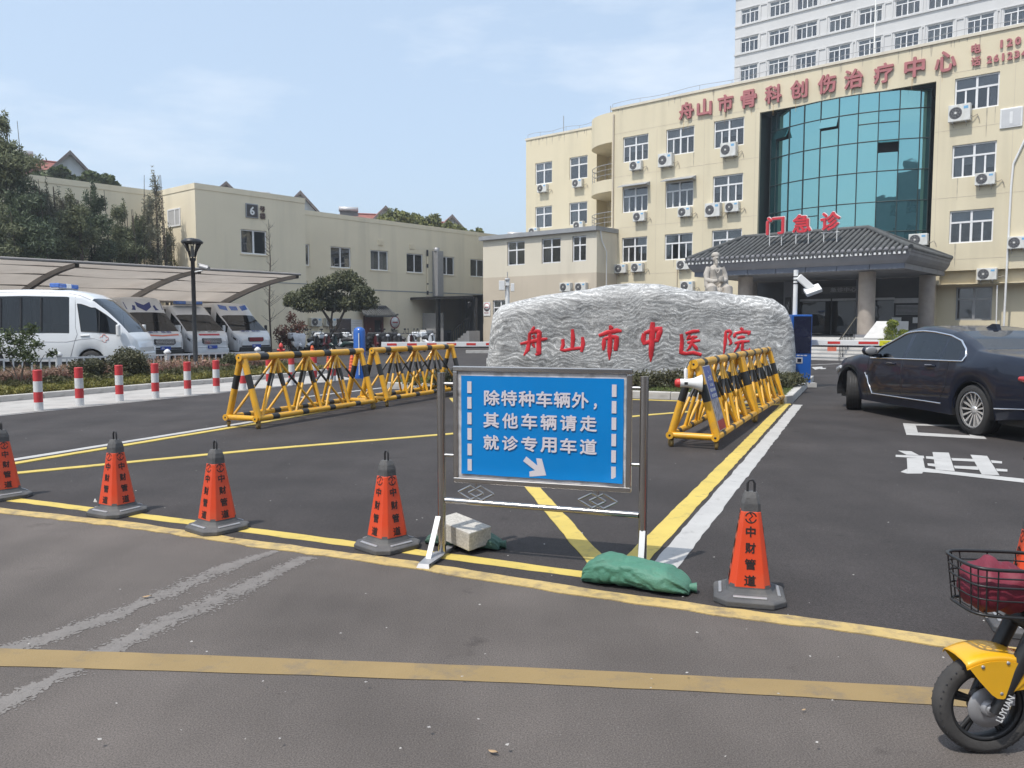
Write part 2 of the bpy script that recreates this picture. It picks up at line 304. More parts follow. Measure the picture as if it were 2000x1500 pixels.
# ================================================================ the ground
g=MB(); g.quad((-700,-300,-.012),(700,-300,-.012),(700,900,-.012),(-700,900,-.012)); struct("ground",g,M['concrete'])
OLD=[(-300,1000-40),(0,998),(250,1026),(500,1063),(800,1103),(1000,1136),(1150,1160),(1450,1201),(1650,1226),(1890,1262),(2300,1325)]
oldp=[gp(u,v) for u,v in OLD]
g=MB(); pts=[(-60,-25,0),(60,-25,0),(60,oldp[-1].y-14,0)]+[(p.x,p.y,0) for p in reversed(oldp)]+[(-60,oldp[0].y+20,0)]
g.poly(pts); struct("road",g,M['old_asphalt'])
g=MB(); pts=[(p.x,p.y,.004) for p in oldp]+[(60,oldp[-1].y-14,.004),(75,70,.004),(-60,95,.004),(-60,oldp[0].y+20,.004)]
g.poly(pts); struct("courtyard",g,M['asphalt'])
rs=random.Random(4)
def strip(name,pts,wd,m,z=.009,jag=.006,step=.12):
    """a painted line on the ground: narrow sheet with slightly ragged edges"""
    P=[]; z=.0042+(z-.004)*.42
    for a,b in zip(pts[:-1],pts[1:]):
        a=Vector(a);b=Vector(b);k=max(1,int((b-a).length/step))
        P+= [a.lerp(b,i/k) for i in range(k)]
    P.append(Vector(pts[-1])); mb=MB(); L=[];Rr=[]
    for i,p in enumerate(P):
        t=(P[min(i+1,len(P)-1)]-P[max(i-1,0)]); t.z=0; t.normalize(); n=Vector((-t.y,t.x,0))
        L.append((p.x+n.x*(wd/2+rs.uniform(-jag,jag)),p.y+n.y*(wd/2+rs.uniform(-jag,jag)),z)); q=p-n*(wd/2+rs.uniform(-jag,jag)); Rr.append((q.x,q.y,z))
    dn=lambda q,s_:[(a+.0,b,.0003) for a,b,c in q]; mb.loft([dn(Rr,1),Rr,L,dn(L,1)],0,False); return struct(name,mb,m)
strip("faded_yellow_line",[gp(u,v) for u,v in OLD],.125,M['old_yellow'],.008,.012)
strip("yellow_line",[gp(u,v) for u,v in ((-200,955),(62,981),(230,1003),(395,1024),(480,1036),(690,1064),(870,1087),(1150,1125),(1175,1129))],.115,M['yellow_paint'],.009,.007)
d=gp(1360,955); e=gp(1535,789); strip("yellow_line",[gp(1228,1110),e],.155,M['yellow_paint'],.0125,.006)
strip("white_line",[gp(1288,1119),gp(1558,791)],.165,M['white_paint'],.0095,.008)
strip("yellow_line",[gp(1170,1104),gp(1047,961),gp(884,778)],.135,M['yellow_paint'],.0165,.006)
strip("yellow_line",[gp(0,929),gp(26,926),gp(500,880),gp(885,848),gp(1270,811),gp(1530,790)],.125,M['yellow_paint'],.0205,.006)
strip("yellow_line",[gp(900,772),gp(1236,781),gp(1545,791)],.12,M['yellow_paint'],.0245,.005)
strip("white_line",[gp(-150,929),gp(19,900),gp(475,827),gp(760,776)],.13,M['white_paint'],.0095,.006)
strip("yellow_line",[gp(-150,937),gp(21,908),gp(497,829),gp(770,778)],.12,M['yellow_paint'],.0285,.006)
strip("white_line",[gp(-200,836),gp(0,812),gp(455,765),gp(680,742)],.11,M['white_paint'],.0095,.006)
strip("white_line",[gp(585,777),gp(747,758)],.12,M['white_paint'],.0135,.006)
g=MB(); E1=[(-300,1262),(0,1266),(500,1283),(1000,1302),(1500,1326),(1820,1342),(2400,1376)]; E2=[(-300,1297),(0,1301),(500,1315),(1000,1333),(1500,1357),(1820,1376),(2400,1412)]
def fine(E,n=40):
    xs=np.linspace(E[0][0],E[-1][0],n); return [gp(x,np.interp(x,[e[0] for e in E],[e[1] for e in E])+rs.uniform(-.7,.7),.003) for x in xs]
g.loft([fine(E2),fine(E1)],0,False); struct("ochre_stripe",g,M['ochre_paint'])
def flakes(up,lo,n,seed):
    """old paint scrubbed down to cracked flakes"""
    rg=random.Random(seed); mb=MB(); xs=[p[0] for p in lo]
    for _ in range(n):
        t=rg.random(); i=t*(len(up)-1); k=min(int(i),len(up)-2); f=i-k
        U=gp(up[k][0]+(up[k+1][0]-up[k][0])*f,up[k][1]+(up[k+1][1]-up[k][1])*f); L_=gp(lo[k][0]+(lo[k+1][0]-lo[k][0])*f,lo[k][1]+(lo[k+1][1]-lo[k][1])*f)
        q=rg.gauss(.5,.24); 
        p=L_.lerp(U,q)
        if mnoise.noise(Vector((p.x*5,p.y*5,seed)))<-.62+abs(q-.5)*1.1+.4*(rg.random()-.5): continue
        r=rg.uniform(.003,.012)*(1.3-abs(q-.5)); m_=rg.randint(5,7); a0=rg.uniform(0,6); mb.poly([(p.x+r*rg.uniform(.6,1.3)*math.cos(a0+2*PI*j/m_),p.y+r*rg.uniform(.6,1.3)*math.sin(a0+2*PI*j/m_),.0012+.0012*rg.random()) for j in range(m_)])
    o=struct("scrubbed_marking",mb,M['ghost_paint'],kind='stuff')
flakes([(-60,1280),(0,1262),(210,1195),(400,1110),(530,1076)],[(-60,1310),(60,1272),(280,1196),(440,1122),(545,1077)],5200,3)
flakes([(-60,1380),(0,1362),(175,1270),(325,1195),(475,1130),(585,1086)],[(-60,1420),(0,1397),(190,1300),(350,1222),(480,1166),(620,1090)],6800,5)
# characters painted on the lane by the car: 进 and below it the end of 口
def patch(mb,px,z=.0095): mb.poly([gp(u,v,z) for u,v in px][::-1])
z2=lambda x,y:(1600+x*.23337,600+y*.23337)
g=MB(); lines=[[(662,1200),(770,1205),(838,1240),(730,1234)],[(640,1235),(875,1243),(880,1265),(640,1252)],[(733,1262),(868,1262),(885,1345),(862,1392),(735,1392),(738,1340)],[(680,1378),(735,1352),(735,1392)],
 [(885,1344),(1000,1362),(1714,1436),(1714,1468),(1000,1388),(862,1378)],[(948,1212),(1085,1217),(1135,1372),(975,1358)],[(1265,1234),(1405,1244),(1510,1408),(1360,1398)],
 [(893,1247),(965,1250),(972,1275),(895,1266)],[(1105,1262),(1290,1270),(1300,1292),(1115,1283)],[(1436,1280),(1530,1290),(1530,1308),(1447,1303)],
 [(905,1306),(978,1310),(985,1336),(910,1326)],[(1125,1326),(1325,1333),(1335,1362),(1135,1348)],[(1478,1350),(1575,1356),(1575,1376),(1490,1372)]]
for i,q in enumerate(lines): patch(g,[z2(*p) for p in q],.0066+.0004*i)
struct("lane_lettering",g,M['white_paint'])
g=MB()
for i,q in enumerate([[(700,970),(805,976),(830,1062),(730,1068)],[(805,976),(1180,985),(1180,998),(810,990)],[(830,1048),(1290,1075),(1410,1104),(730,1068)],[(1180,985),(1290,990),(1400,1100),(1270,1080)]]): patch(g,[z2(*p) for p in q],.0066+.0004*i)
struct("lane_lettering",g,M['white_paint'])
g=MB(); 
for i,q in enumerate([[(1585,717),(1606,716),(1607,719),(1592,722)],[(1600,719),(1614,718.5),(1612,720.5),(1603,721)]]): patch(g,q,.0066+.0006*i)
struct("lane_arrow",g,M['white_paint'])
strip("white_line",[gp(1572,713.5),gp(1640,710.5)],.12,M['white_paint'])
# left pavement, kerb and planting bed
KB=[gp(u,v) for u,v in ((-400,835),(-200,810),(0,787),(300,760),(600,735),(640,729.5))]
WL=[gp(u,v) for u,v in ((-400,859),(-200,836),(0,812),(455,765),(690,741))]
g=MB(); g.poly([(p.x,p.y,.0135) for p in WL]+[(p.x,p.y,.0135) for p in reversed(KB)]); struct("pavement",g,M['concrete'])
def kerb_run(pts,h,wd,inside,name="kerb",step=1.0):
    root=bpy.data.objects.new(name,None); C.objects.link(root); root['kind']='structure'; cache={}
    for a,b in zip(pts[:-1],pts[1:]):
        a=Vector(a); b=Vector(b); L=(b-a).length; k=max(1,round(L/step)); t=(b-a)/L; an=math.atan2(t.y,t.x); l=L/k
        key=round(l,2)
        if key not in cache:
            mb=MB(); mb.box(.004,0 if inside>0 else -wd,-.02,l-.004,wd if inside>0 else 0,h); cache[key]=mb.mesh("kerb_stone",[M['kerb']])
        for i in range(k):
            p=a+t*l*i; o=link("kerb_stone",cache[key],root,(p.x,p.y,0),(0,0,an+rs.uniform(-.004,.004)),.014)
    return root
kerb_run([(p.x,p.y,0) for p in KB],.13,.14,1)
tip=KB[-1]; bed=[(p.x,p.y,.09) for p in KB]+[(tip.x-.5,tip.y+1.2,.09),(-9.5,30,.09),(-18,26,.09),(-26,19,.09)]
kerb_run([(tip.x,tip.y,0),(tip.x-.35,tip.y+.9,0),(tip.x-1.6,tip.y+2.2,0)],.13,.14,1)
g=MB(); g.poly([(x+.1*(-.4),y+.14,z) for x,y,z in bed]); struct("planting_bed",g,M['soil'])
# island under the name stone
F=Vector((5.22,14.87,0)); FL=F-GP*9; BR=F+GV*6.7
ic1=F-GP*.35; ic2=F+GV*.35; ca=(F-GP*.1+GV*.1)
kerb_run([FL,ic1,ca,ic2,BR,BR-GP*1.3],.15,.16,1,step=1.0)
g=MB(); i0=[FL+GV*.1,ic1+GV*.1,ca+(GV-GP)*.05,ic2-GP*.1,BR-GP*.1,BR-GP*9.5]; g.poly([(p.x,p.y,.12) for p in i0]); struct("island_soil",g,M['soil'])
# ================================================================ buildings
def wallgrid(mb,x0,x1,z0,z1,holes,y=0,dep=.2,mi=0):
    xs=sorted({x0,x1,*[a for h in holes for a in (h[0],h[1]) if x0<a<x1]}); zs=sorted({z0,z1,*[a for h in holes for a in (h[2],h[3]) if z0<a<z1]})
    for xa,xb in zip(xs[:-1],xs[1:]):
        for za,zb in zip(zs[:-1],zs[1:]):
            cx=(xa+xb)/2; cz=(za+zb)/2
            if any(h[0]<cx<h[1] and h[2]<cz<h[3] for h in holes): continue
            mb.quad((xa,y,za),(xb,y,za),(xb,y,zb),(xa,y,zb),mi)
    for a,b,c,d in holes:
        e=y+dep
        mb.quad((a,y,c),(a,e,c),(b,e,c),(b,y,c),mi); mb.quad((a,y,d),(b,y,d),(b,e,d),(a,e,d),mi)
        mb.quad((a,y,c),(a,y,d),(a,e,d),(a,e,c),mi); mb.quad((b,y,c),(b,e,c),(b,e,d),(b,y,d),mi)
_wc={}; rw=random.Random(11)
def window(parent,kind,x,y,z,w,h,frame='pvc',blinds=None,rz=0,sill=None,pane='pane'):
    """one window: outer frame with bars, its panes and what hangs behind them"""
    key=(kind,round(w,2),round(h,2),frame); t=.075
    top=h*.36 if kind in('q4','q2','q3') else 0
    if kind=='q4': cells=[(0,.5,h-top,h),(.5,1,h-top,h)]+[(i/4,(i+1)/4,0,h-top) for i in range(4)]
    elif kind=='q2': cells=[(0,.5,h-top,h),(.5,1,h-top,h),(0,.5,0,h-top),(.5,1,0,h-top)]
    elif kind=='q3': cells=[(0,.5,h-top*.75,h),(.5,1,h-top*.75,h),(0,.27,0,h-top*.75),(.27,.5,0,h-top*.75),(.5,.76,0,h-top*.75),(.76,1,0,h-top*.75)]
    elif kind=='s3': cells=[(0,.36,0,h),(.36,.66,0,h),(.66,1,0,h)]
    elif kind=='one': cells=[(0,1,0,h)]
    else: cells=[(0,.5,0,h),(.5,1,0,h)]
    if key not in _wc:
        mb=MB(); 
        mb.box(0,.06,0,w,.13,t); mb.box(0,.06,h-t,w,.13,h); mb.box(0,.06,t,t,.13,h-t); mb.box(w-t,.06,t,w,.13,h-t)
        if top:
            tt=top if kind!='q3' else top*.75
            mb.box(t,.055,h-tt-.045,w-t,.128,h-tt+.045); mb.box(w/2-.05,.057,h-tt+.045,w/2+.05,.126,h-t)
        hb=h-(top if kind!='q3' else top*.75)-(.045 if top else t)
        for c in cells:
            if c[2]==0 and c[0]>0:
                k=.055 if abs(c[0]-.5)<.01 else .04
                mb.box(c[0]*w-k,.065 if k>.04 else .075,t,c[0]*w+k,.122,hb)
        _wc[key]=mb.mesh("window",[M[frame]])
    o=link("window",_wc[key],parent,(x,y,z),(0,0,rz))
    for c in cells:
        a,b,d,e=c[0]*w+.02,c[1]*w-.02,c[2]+.02,c[3]-.02; k=('pane',round(b-a,2),round(e-d,2),pane)
        if k not in _wc:
            mb=MB(); mb.box(0,0,0,b-a,.006,e-d); _wc[k]=mb.mesh("pane",[M[pane]])
        link("pane",_wc[k],o,(a,.09,d))
    for bm,a,b,d,e in (blinds or []):
        mb=MB()
        if 'curtain' in bm:
            n=max(4,int((b-a)*w/.06)); mb.loft([[(a*w+(b-a)*w*i/n,.21+.025*(i%2),zz) for i in range(n+1)] for zz in (d*h,e*h)],0,False)
            obj("curtain",mb,M[bm],o)
        else: mb.box(a*w,.2,d*h,b*w,.215,e*h); obj("blind",mb,M[bm],o)
    if sill:
        mb=MB(); mb.box(-.06,-.07,-.07,w+.06,.12,-.003); obj("sill",mb,M[sill],o)
    return o
def bl(kind):
    k=rw.random()
    if kind=='ward':
        if k<.5: return [('blind_grey',0,1,.64,1)]+[('blind_grey',i/4+.01,i/4+.24,rw.choice((.02,.25,.4)),.62) for i in range(4) if rw.random()<.7]
        if k<.6: return [('blind_blue',.02,.98,.25,1)]
        if k<.8: return [('curtain',0,.28,0,.62),('blind_grey',0,1,.64,1)]
        return [('blind_grey',0,1,.64,1),('curtain2',.7,1,0,.62)]
    if kind=='tower':
        out=[]; 
        for a,b in ((0,.27),(.27,.5),(.5,.76),(.76,1)):
            if rw.random()<.72: out.append((rw.choice(('curtain','curtain2','curtain2')),a+.02,b-.02,0,.72))
        return out+[('blind_grey',0,1,.75,1)]
    return [('curtain2',0,.4,0,1)] if k<.4 else ([('blind_grey',0,1,.45,1)] if k<.65 else [])
ZM=-R(40.3)
# ------------------------------------------------------------ main hospital building
OX=20.0; OL=(OX,0,0)
hosp=thing("hospital_building","cream four storey hospital building with curved teal glass front and red rooftop characters","building",BX*45.5+RX*-OX,ZM)
A_=(-29.03,-27.12); B_=(-25.83,-23.88); C_=(-22.58,-20.65); Rr_=(-9.58,-7.64)
W4=(12.06,13.7); W3=(8.8,10.43); W2=(5.55,7.18)
wins=[(*c,*z) for z in (W4,W3,W2) for c in (A_,B_,C_,Rr_)]
mb=MB(); holes=wins+[(-19.7,-10.43,.9,13.75),(-9.95,-8.3,3.52,4.19),(-7.7,-5.4,3.52,4.19)]
wallgrid(mb,-29.9,-10.2,0,15.66,[h for h in holes if h[1]<-10.2]); wallgrid(mb,-10.2,-1,3.5,15.66,[h for h in holes if h[0]>-10.2])
wallgrid(mb,-10.2,-1,0,3.5,[(-9.3,-7.67,1.7,3.38)],.75)
mb.quad((-10.2,0,3.5),(-10.2,.75,3.5),(-1,.75,3.5),(-1,0,3.5)); mb.quad((-10.2,0,0),(-10.2,.75,0),(-10.2,.75,3.5),(-10.2,0,3.5))
mb.quad((-10,.34,3.4),(-5,.34,3.4),(-5,.34,4.3),(-10,.34,4.3))
mb.quad((-29.9,0,15.66),(-1,0,15.66),(-1,18,15.66),(-29.9,18,15.66)); mb.quad((-29.9,0,0),(-29.9,0,15.66),(-29.9,18,15.66),(-29.9,18,0)); mb.quad((-1,0,0),(-1,18,0),(-1,18,15.66),(-1,0,15.66))
obj("wall",mb,M['cream'],hosp,OL)
mb=MB(); mb.box(-29.85,.62,.2,-19.9,.7,14.5); mb.box(-10.2,.96,.2,-1.2,1.0,14.5); obj("room_shade_sheet",mb,M['void'],hosp,OL)  # dark sheets behind the windows, shade of unlit rooms put into colour
for i,z in enumerate((W4,W3,W2)):
    for j,c in enumerate((A_,B_,C_,Rr_)):
        window(hosp,'q4',c[0]+OX,.02,z[0],c[1]-c[0],z[1]-z[0],blinds=[('blind_blue',.02,.98,.66,.98)] if (i==2 and j==3) else bl('ward'))
window(hosp,'q2',-9.3+OX,.77,1.7,1.63,1.68,'alu',[('blind_grey',0,1,.45,.62)])
# joint lines, pipes, roof edge, rusty streaks under the letters
mb=MB()
for z in (4.75,7.85,11.2,14.0):
    mb.box(-29.85,-.006,z,-19.75,.002,z+.018); mb.box(-10.4,-.006,z,-1,.002,z+.018)
for x in (-26.5,-23.2,-19.95,-10.25,-7.0): mb.box(x,-.005,4.3,x+.016,.002,13.9)
obj("joint_line",mb,M['cream_dark'],hosp,OL)["kind"]="stuff"
mb=MB(); mb.box(-29.95,-.07,15.6,-1,.25,15.74); obj("coping",mb,M['cream2'],hosp,OL)
mb=MB(); mb.path([(-29.75,-.06,15.3),(-29.75,-.06,12),(-29.72,-.06,1)],.055,8); mb.path([(-24.9,-.04,5.2),(-24.9,-.04,.5)],.03,6)
obj("downpipe",mb,M['cream_dark'],hosp,OL)
mb=MB(); mb.path([(-5.4,-.06,13),(-6.9,-.06,9.2),(-6.95,-.06,8.2),(-7.0,-.06,.5)],.05,8); mb.path([(-7.35,-.05,3.4),(-7.3,-.05,.4)],.03,6); obj("downpipe",mb,M['white'],hosp,OL)
mb=MB(); P=[(-29.9+i*.7,.05,16.0+.05*math.sin(i*.9)) for i in range(42)]; mb.path(P,.014,5)
for p in P[::3]: mb.tube((p[0],.05,15.7),p,.012,5)
obj("lightning_rail",mb,M['alu'],hosp,OL)
M['rust']=mat("rust streak",(.50,.31,.12),.9,.2,3)
# left wing of the same building with its rounded balconies
wl_=[(-38.4,-36.8,11.99,13.6),(-35.2,-33.6,11.99,13.6),(-38.4,-36.8,8.73,10.34),(-35.2,-33.6,8.73,10.34)]
mb=MB(); wallgrid(mb,-39.3,-32.8,0,15.5,wl_,2.5)
mb.quad((-39.3,2.5,15.5),(-29.9,2.5,15.5),(-29.9,16,15.5),(-39.3,16,15.5)); mb.quad((-39.3,2.5,0),(-39.3,2.5,15.5),(-39.3,16,15.5),(-39.3,16,0))
arc=[(-29.9-2.9*math.cos(PI/2*i/14),2.5-2.5*math.sin(PI/2*i/14)+.03) for i in range(15)]
for za,zb in ((13.55,15.5),(10.35,11.15),(7.2,8.0),(0,5)):
    mb.loft([[(x,y,za) for x,y in arc],[(x,y,zb) for x,y in arc]],0,True)
    for zz in (za,zb): mb.poly([(x,y,zz) for x,y in arc]+[(-29.9,4,zz),(-32.8,4,zz)])
mb.quad((-32.8,3.9,0),(-29.9,3.9,0),(-29.9,3.9,15.5),(-32.8,3.9,15.5)); mb.quad((-32.8,2.5,0),(-32.8,3.9,0),(-32.8,3.9,15.5),(-32.8,2.5,15.5))
obj("wall",mb,M['cream'],hosp,OL)
mb=MB(); mb.box(-39.2,3.1,.2,-32.9,3.18,14.5); obj("room_shade_sheet",mb,M['void'],hosp,OL)  # dark sheet painting the dim rooms of the left wing
for h in wl_: window(hosp,'q2',h[0]+OX,2.52,h[2],1.6,1.61,blinds=[('curtain',0,.5,0,.62),('blind_grey',0,1,.64,1)] if h[2]<9 else [('blind_grey',0,1,.64,1)])
for z in (11.15,8.0):
    window(hosp,'q2',-31.6+OX,3.76,z,1.0,2.2,'alu')
    mb=MB(); 
    for zz in (z+1.0,z+.66,z+.33): mb.path([(x+.04,y+.05,zz) for x,y in arc],.018 if zz<z+.9 else .026,6)
    for x,y in arc[::2]: mb.tube((x+.04,y+.05,z),(x+.04,y+.05,z+1.0),.014,5)
    obj("balcony_railing",mb,M['alu'],hosp,OL)
mb=MB(); P=[(-39.2+i*.6,2.6,15.85+.06*math.sin(i*1.3)) for i in range(16)]; mb.path(P,.014,5)
for p in P[::2]: mb.tube((p[0],2.6,15.5),p,.012,5)
mb.tube((-35.9,2.7,15.5),(-35.9,2.7,16.75),.03,6); mb.tube((-31.8,2.7,15.5),(-31.8,2.7,16.75),.03,6)
obj("lightning_rail",mb,M['alu'],hosp,OL)
mb=MB(); mb.box(-39.35,2.44,15.42,-32.8,2.6,15.56); obj("coping",mb,M['cream2'],hosp,OL)
# recess and curved glass
M['recess']=mat("dark green recess",(.055,.085,.075),.7,.1,1); M['mullion']=mat("glazing bar",(.03,.05,.05),.5,.1,2)
mb=MB(); mb.quad((-19.7,.2,.9),(-19.7,3,.9),(-19.7,3,13.75),(-19.7,.2,13.75)); mb.quad((-10.43,.2,.9),(-10.43,.2,13.75),(-10.43,3,13.75),(-10.43,3,.9))
mb.quad((-19.7,3,.9),(-10.43,3,.9),(-10.43,3,13.75),(-19.7,3,13.75)); mb.quad((-19.7,.2,13.75),(-19.7,3,13.75),(-10.43,3,13.75),(-10.43,.2,13.75))
obj("recess_lining",mb,M['recess'],hosp,OL)
def curtainglass():
    m=bpy.data.materials.new("teal mirror glass"); m.use_nodes=True; n=m.node_tree.nodes; l=m.node_tree.links; b=n["Principled BSDF"]
    b.inputs['Base Color'].default_value=(.03,.13,.155,1); b.inputs['Roughness'].default_value=.03; b.inputs['Specular IOR Level'].default_value=.5
    gl=n.new("ShaderNodeBsdfGlossy"); gl.inputs['Roughness'].default_value=.015; gl.inputs[0].default_value=(.30,.58,.575,1)
    tc=n.new("ShaderNodeTexCoord"); nz=n.new("ShaderNodeTexNoise"); nz.inputs['Scale'].default_value=.8; l.new(tc.outputs['Object'],nz.inputs['Vector'])
    bp=n.new("ShaderNodeBump"); bp.inputs['Strength'].default_value=.12; bp.inputs['Distance'].default_value=.03; l.new(nz.outputs['Fac'],bp.inputs['Height']); l.new(bp.outputs[0],gl.inputs['Normal'])
    ms=n.new("ShaderNodeMixShader"); ms.inputs[0].default_value=.78; l.new(b.outputs[0],ms.inputs[1]); l.new(gl.outputs[0],ms.inputs[2]); l.new(ms.outputs[0],n["Material Output"].inputs[0]); return m
M['teal']=curtainglass()
RG=8.1; CS=-15.08; CD=-.35+RG; half=math.asin(4.25/RG); NC=10
GK=[0,.5,1.5,2.5,3.5,4.5,5.5,6.5,7.5,8.5,9]
def garc(k,rr=RG): a=-half+2*half*GK[k]/9; return (CS+rr*math.sin(a),CD-rr*math.cos(a)),a
rows=[4.9,6.4,7.98,9.58,11.17,12.71,13.7]; opened={(1,4),(4,4)}; hole={(7,3)}
gw=bpy.data.objects.new("curtain_wall",None); C.objects.link(gw); gw.parent=hosp; gw.location=OL
bars=MB()
for k in range(NC+1):
    (x,y),a=garc(k,RG+.03); bars.tube((x,y,4.8),(x,y,13.72),.028,6)
for z in rows+[10.35-.2]:
    if z in rows: bars.path([(garc(k,RG+.03)[0][0],garc(k,RG+.03)[0][1],z) for k in range(NC+1)],.026,6)
for k,z in ((0,7.4),(3,7.5),(7,12.1),(6,12.1)):
    (xa,ya),a=garc(k,RG+.03); (xb,yb),a2=garc(k+1,RG+.03); bars.tube((xa,ya,z),(xb,yb,z),.026,6)
obj("glazing_bar",bars,M['mullion'],gw)
for k in range(NC):
    (xa,ya),a=garc(k); (xb,yb),_=garc(k+1); wv=math.hypot(xb-xa,yb-ya); an=math.atan2(yb-ya,xb-xa)
    for r in range(6):
        z0,z1=rows[r]+.02,rows[r+1]-.02; tilt=0
        mb=MB(); 
        if (k,r) in opened:
            zs=z1-.62; mb.box(.02,0,0,wv-.02,.02,zs-z0); obj("glass_panel",mb,M['teal'],gw,(xa,ya,z0),(rs.uniform(-.004,.004),0,an))
            mb=MB(); mb.box(.02,-.02,-.62,wv-.02,.02,0); o=obj("glass_panel",mb,M['teal'],gw,(xa,ya,z1),(R(-28),0,an)); o['label']='opened vent panel tilted outward'
            mb=MB(); mb.box(.02,.25,zs-z0,wv-.02,.27,z1-z0); obj("room_shade_sheet",mb,M['dark'],gw,(xa,ya,z0),(0,0,an)); continue  # dark sheet paints the shade behind the open vent
        if (k,r) in hole:
            zs=z1-.62; mb.box(.02,0,0,wv-.02,.02,zs-z0); obj("glass_panel",mb,M['teal'],gw,(xa,ya,z0),(0,0,an))
            mb=MB(); mb.box(.02,-.02,-.6,wv-.02,.02,0); o=obj("glass_panel",mb,M['teal'],gw,(xa,ya,z1),(R(-70),0,an)); o['label']='opened vent panel raised almost flat'
            mb=MB(); mb.box(.02,.25,zs-z0,wv-.02,.27,z1-z0); obj("room_shade_sheet",mb,M['dark'],gw,(xa,ya,z0),(0,0,an)); continue  # dark sheet paints the shade behind the raised vent
        mb.box(.015,0,0,wv-.015,.02,z1-z0); obj("glass_panel",mb,M['teal'],gw,(xa,ya,z0),(rs.uniform(-.006,.006),rs.uniform(-.002,.002),an+rs.uniform(-.006,.006)))
mb=MB(); mb.poly([(garc(k,RG-.05)[0][0],garc(k,RG-.05)[0][1],13.69) for k in range(NC+1)]); obj("glass_top",mb,M['recess'],gw)
# red characters along the parapet
M['letter_red']=mat("weathered red letter",(.43,.15,.155),.6,.12,2); M['letter_bright']=mat("red sign letter",(.60,.03,.045),.45,.08,2)
tl="舟山市骨科创伤治疗中心"; us=0
cs=[S(a,170)[0] for a in (1343,1378,1419,1464,1512,1562,1616,1668,1726,1786,1846)]; mbr=MB()
for ch,x in zip(tl,cs):
    letter(ch,M['letter_red'],hosp,(x+OX,-.10,14.63),UP,.98,1.02,.028,.05,"character")
    for q in range(rs.randint(1,2)):
        xx=x+rs.uniform(-.35,.35); L=rs.uniform(.25,.7); mbr.add([(xx-.012,-.003,14.1),(xx+.012,-.003,14.1),(xx+.004,-.003,14.1-L),(xx-.004,-.003,14.1-L)],[(0,3,2,1)])
obj("rust_streak",mbr,M['rust'],hosp,OL)
for ch,x,z,wd,h in (("电",-8.7,14.98,.42,.46),("话",-8.68,14.36,.42,.44)): letter(ch,M['letter_red'],hosp,(x+OX,-.07,z),UP,wd,h,.03,.03,"character")
for s_,x0,z,dx,wd,h in (("120",-7.62,14.95,.34,.26,.38),("2612345",-8.1,14.32,.285,.23,.36)):
    for i,ch in enumerate(s_): letter(ch,M['letter_red'],hosp,(x0+i*dx+OX,-.07,z),UP,wd,h,.045,.03,"character")
# plate with the number of the block
def plate(name,label,digit,parentpos,rz,cols,side=.95):
    t=thing(name,label,"sign",parentpos,rz); mb=MB(); mb.box(-side/2,-.06,-side/2,side/2,0,side/2); obj("frame",mb,cols[0],t,bevel=.05)
    mb=MB(); mb.box(-side*.42,-.067,-side*.42,side*.42,-.058,side*.42); obj("face",mb,cols[1],t)
    letter(digit,cols[2],t,(0,-.072,0),UP,None,side*.6,.03,.003); return t
mw=lambda s,d,z:BX*(45.5+d)+RX*s+Vector((0,0,z))
M['silver']=mat("silver sign face",(.62,.61,.60),.35,.05,3,metal=.3)
plate("block_sign","silver number one plate beside the top floor windows of the cream hospital","1",mw(-7.08,-.01,11.4),ZM,(M['white'],M['silver'],M['white']))
M['brown']=mat("dark brown letter",(.10,.06,.05),.6,.1,3)
t=thing("block_sign_text","brown characters for block beside the silver number plate","sign",mw(-6.3,-.01,11.4),ZM)
letter("号",M['brown'],t,(0,-.03,.24),UP,.4,.42,.03,.02); letter("楼",M['brown'],t,(0,-.03,-.24),UP,.4,.42,.03,.02)
# awnings over two windows of the third floor
for i,(x,w_) in enumerate(((-28.95,2.1),(-25.75,2.15))):
    mb=MB(); mb.add([(0,0,0),(w_,0,0),(w_,-.62,-.22),(0,-.62,-.22),(0,0,.03),(w_,0,.03),(w_,-.62,-.19),(0,-.62,-.19)],[(0,1,2,3),(7,6,5,4),(3,2,6,7),(0,3,7,4),(1,5,6,2)]); mb.add([(w_,0,-.25),(w_,-.62,-.22),(w_,0,0)],[(0,1,2)])
    obj("window_awning",mb,M['grey_trim'],hosp,(x+OX-.1,0,10.62))
# ------------------------------------------------------------ air conditioners
def make_ac(w,h,d,name="air_conditioner"):
    t=thing(name,"","air conditioner"); mb=MB(); mb.box(0,-d,0,w,0,h); obj("casing",mb,M['ac_white'],t,bevel=.02)
    r=min(h*.42,w*.29); cx=w*.34
    mb=MB(); mb.lathe([(r,-d-.012),(r*1.03,-d+.01)],20,(cx,0,h/2),0,'y'); o=obj("fan_recess",mb,M['ac_dark'],t)
    mb=MB()
    for q in (.35,.62,.9): mb.path([(cx+r*q*math.cos(a),-d-.02,h/2+r*q*math.sin(a)) for a in np.linspace(0,2*PI,21)[:-1]],.006,4,closed=True)
    for a in np.linspace(0,2*PI,9)[:-1]: mb.tube((cx,-d-.02,h/2),(cx+r*math.cos(a),-d-.02,h/2+r*math.sin(a)),.005,4)
    mb.lathe([(r*.2,-d-.03),(r*.2,-d-.01)],10,(cx,0,h/2),1,'y'); obj("grille",mb,[M['alu'],M['ac_white']],o)
    mb=MB(); mb.box(w*.70,-d-.006,h*.70,w*.9,-d+.001,h*.86); obj("sticker",mb,M['ac_blue'],t)
    for x in (w*.2,w*.8): obj("bracket",MB().box(x-.02,-d*.95,-.045,x+.02,0,-.004).tube((x,-d*.8,-.04),(x,-.005,-.22),.012,4),M['alu'],t)
    mb=MB(); mb.path([(w,-d*.5,h*.3),(w+.1,-.1,h*.2),(w+.25,-.05,h*.35),(w+.33,-.03,h*.1),(w+.36,-.03,-.1)],.018,6); obj("pipe",mb,M['ac_pipe'],t); return t
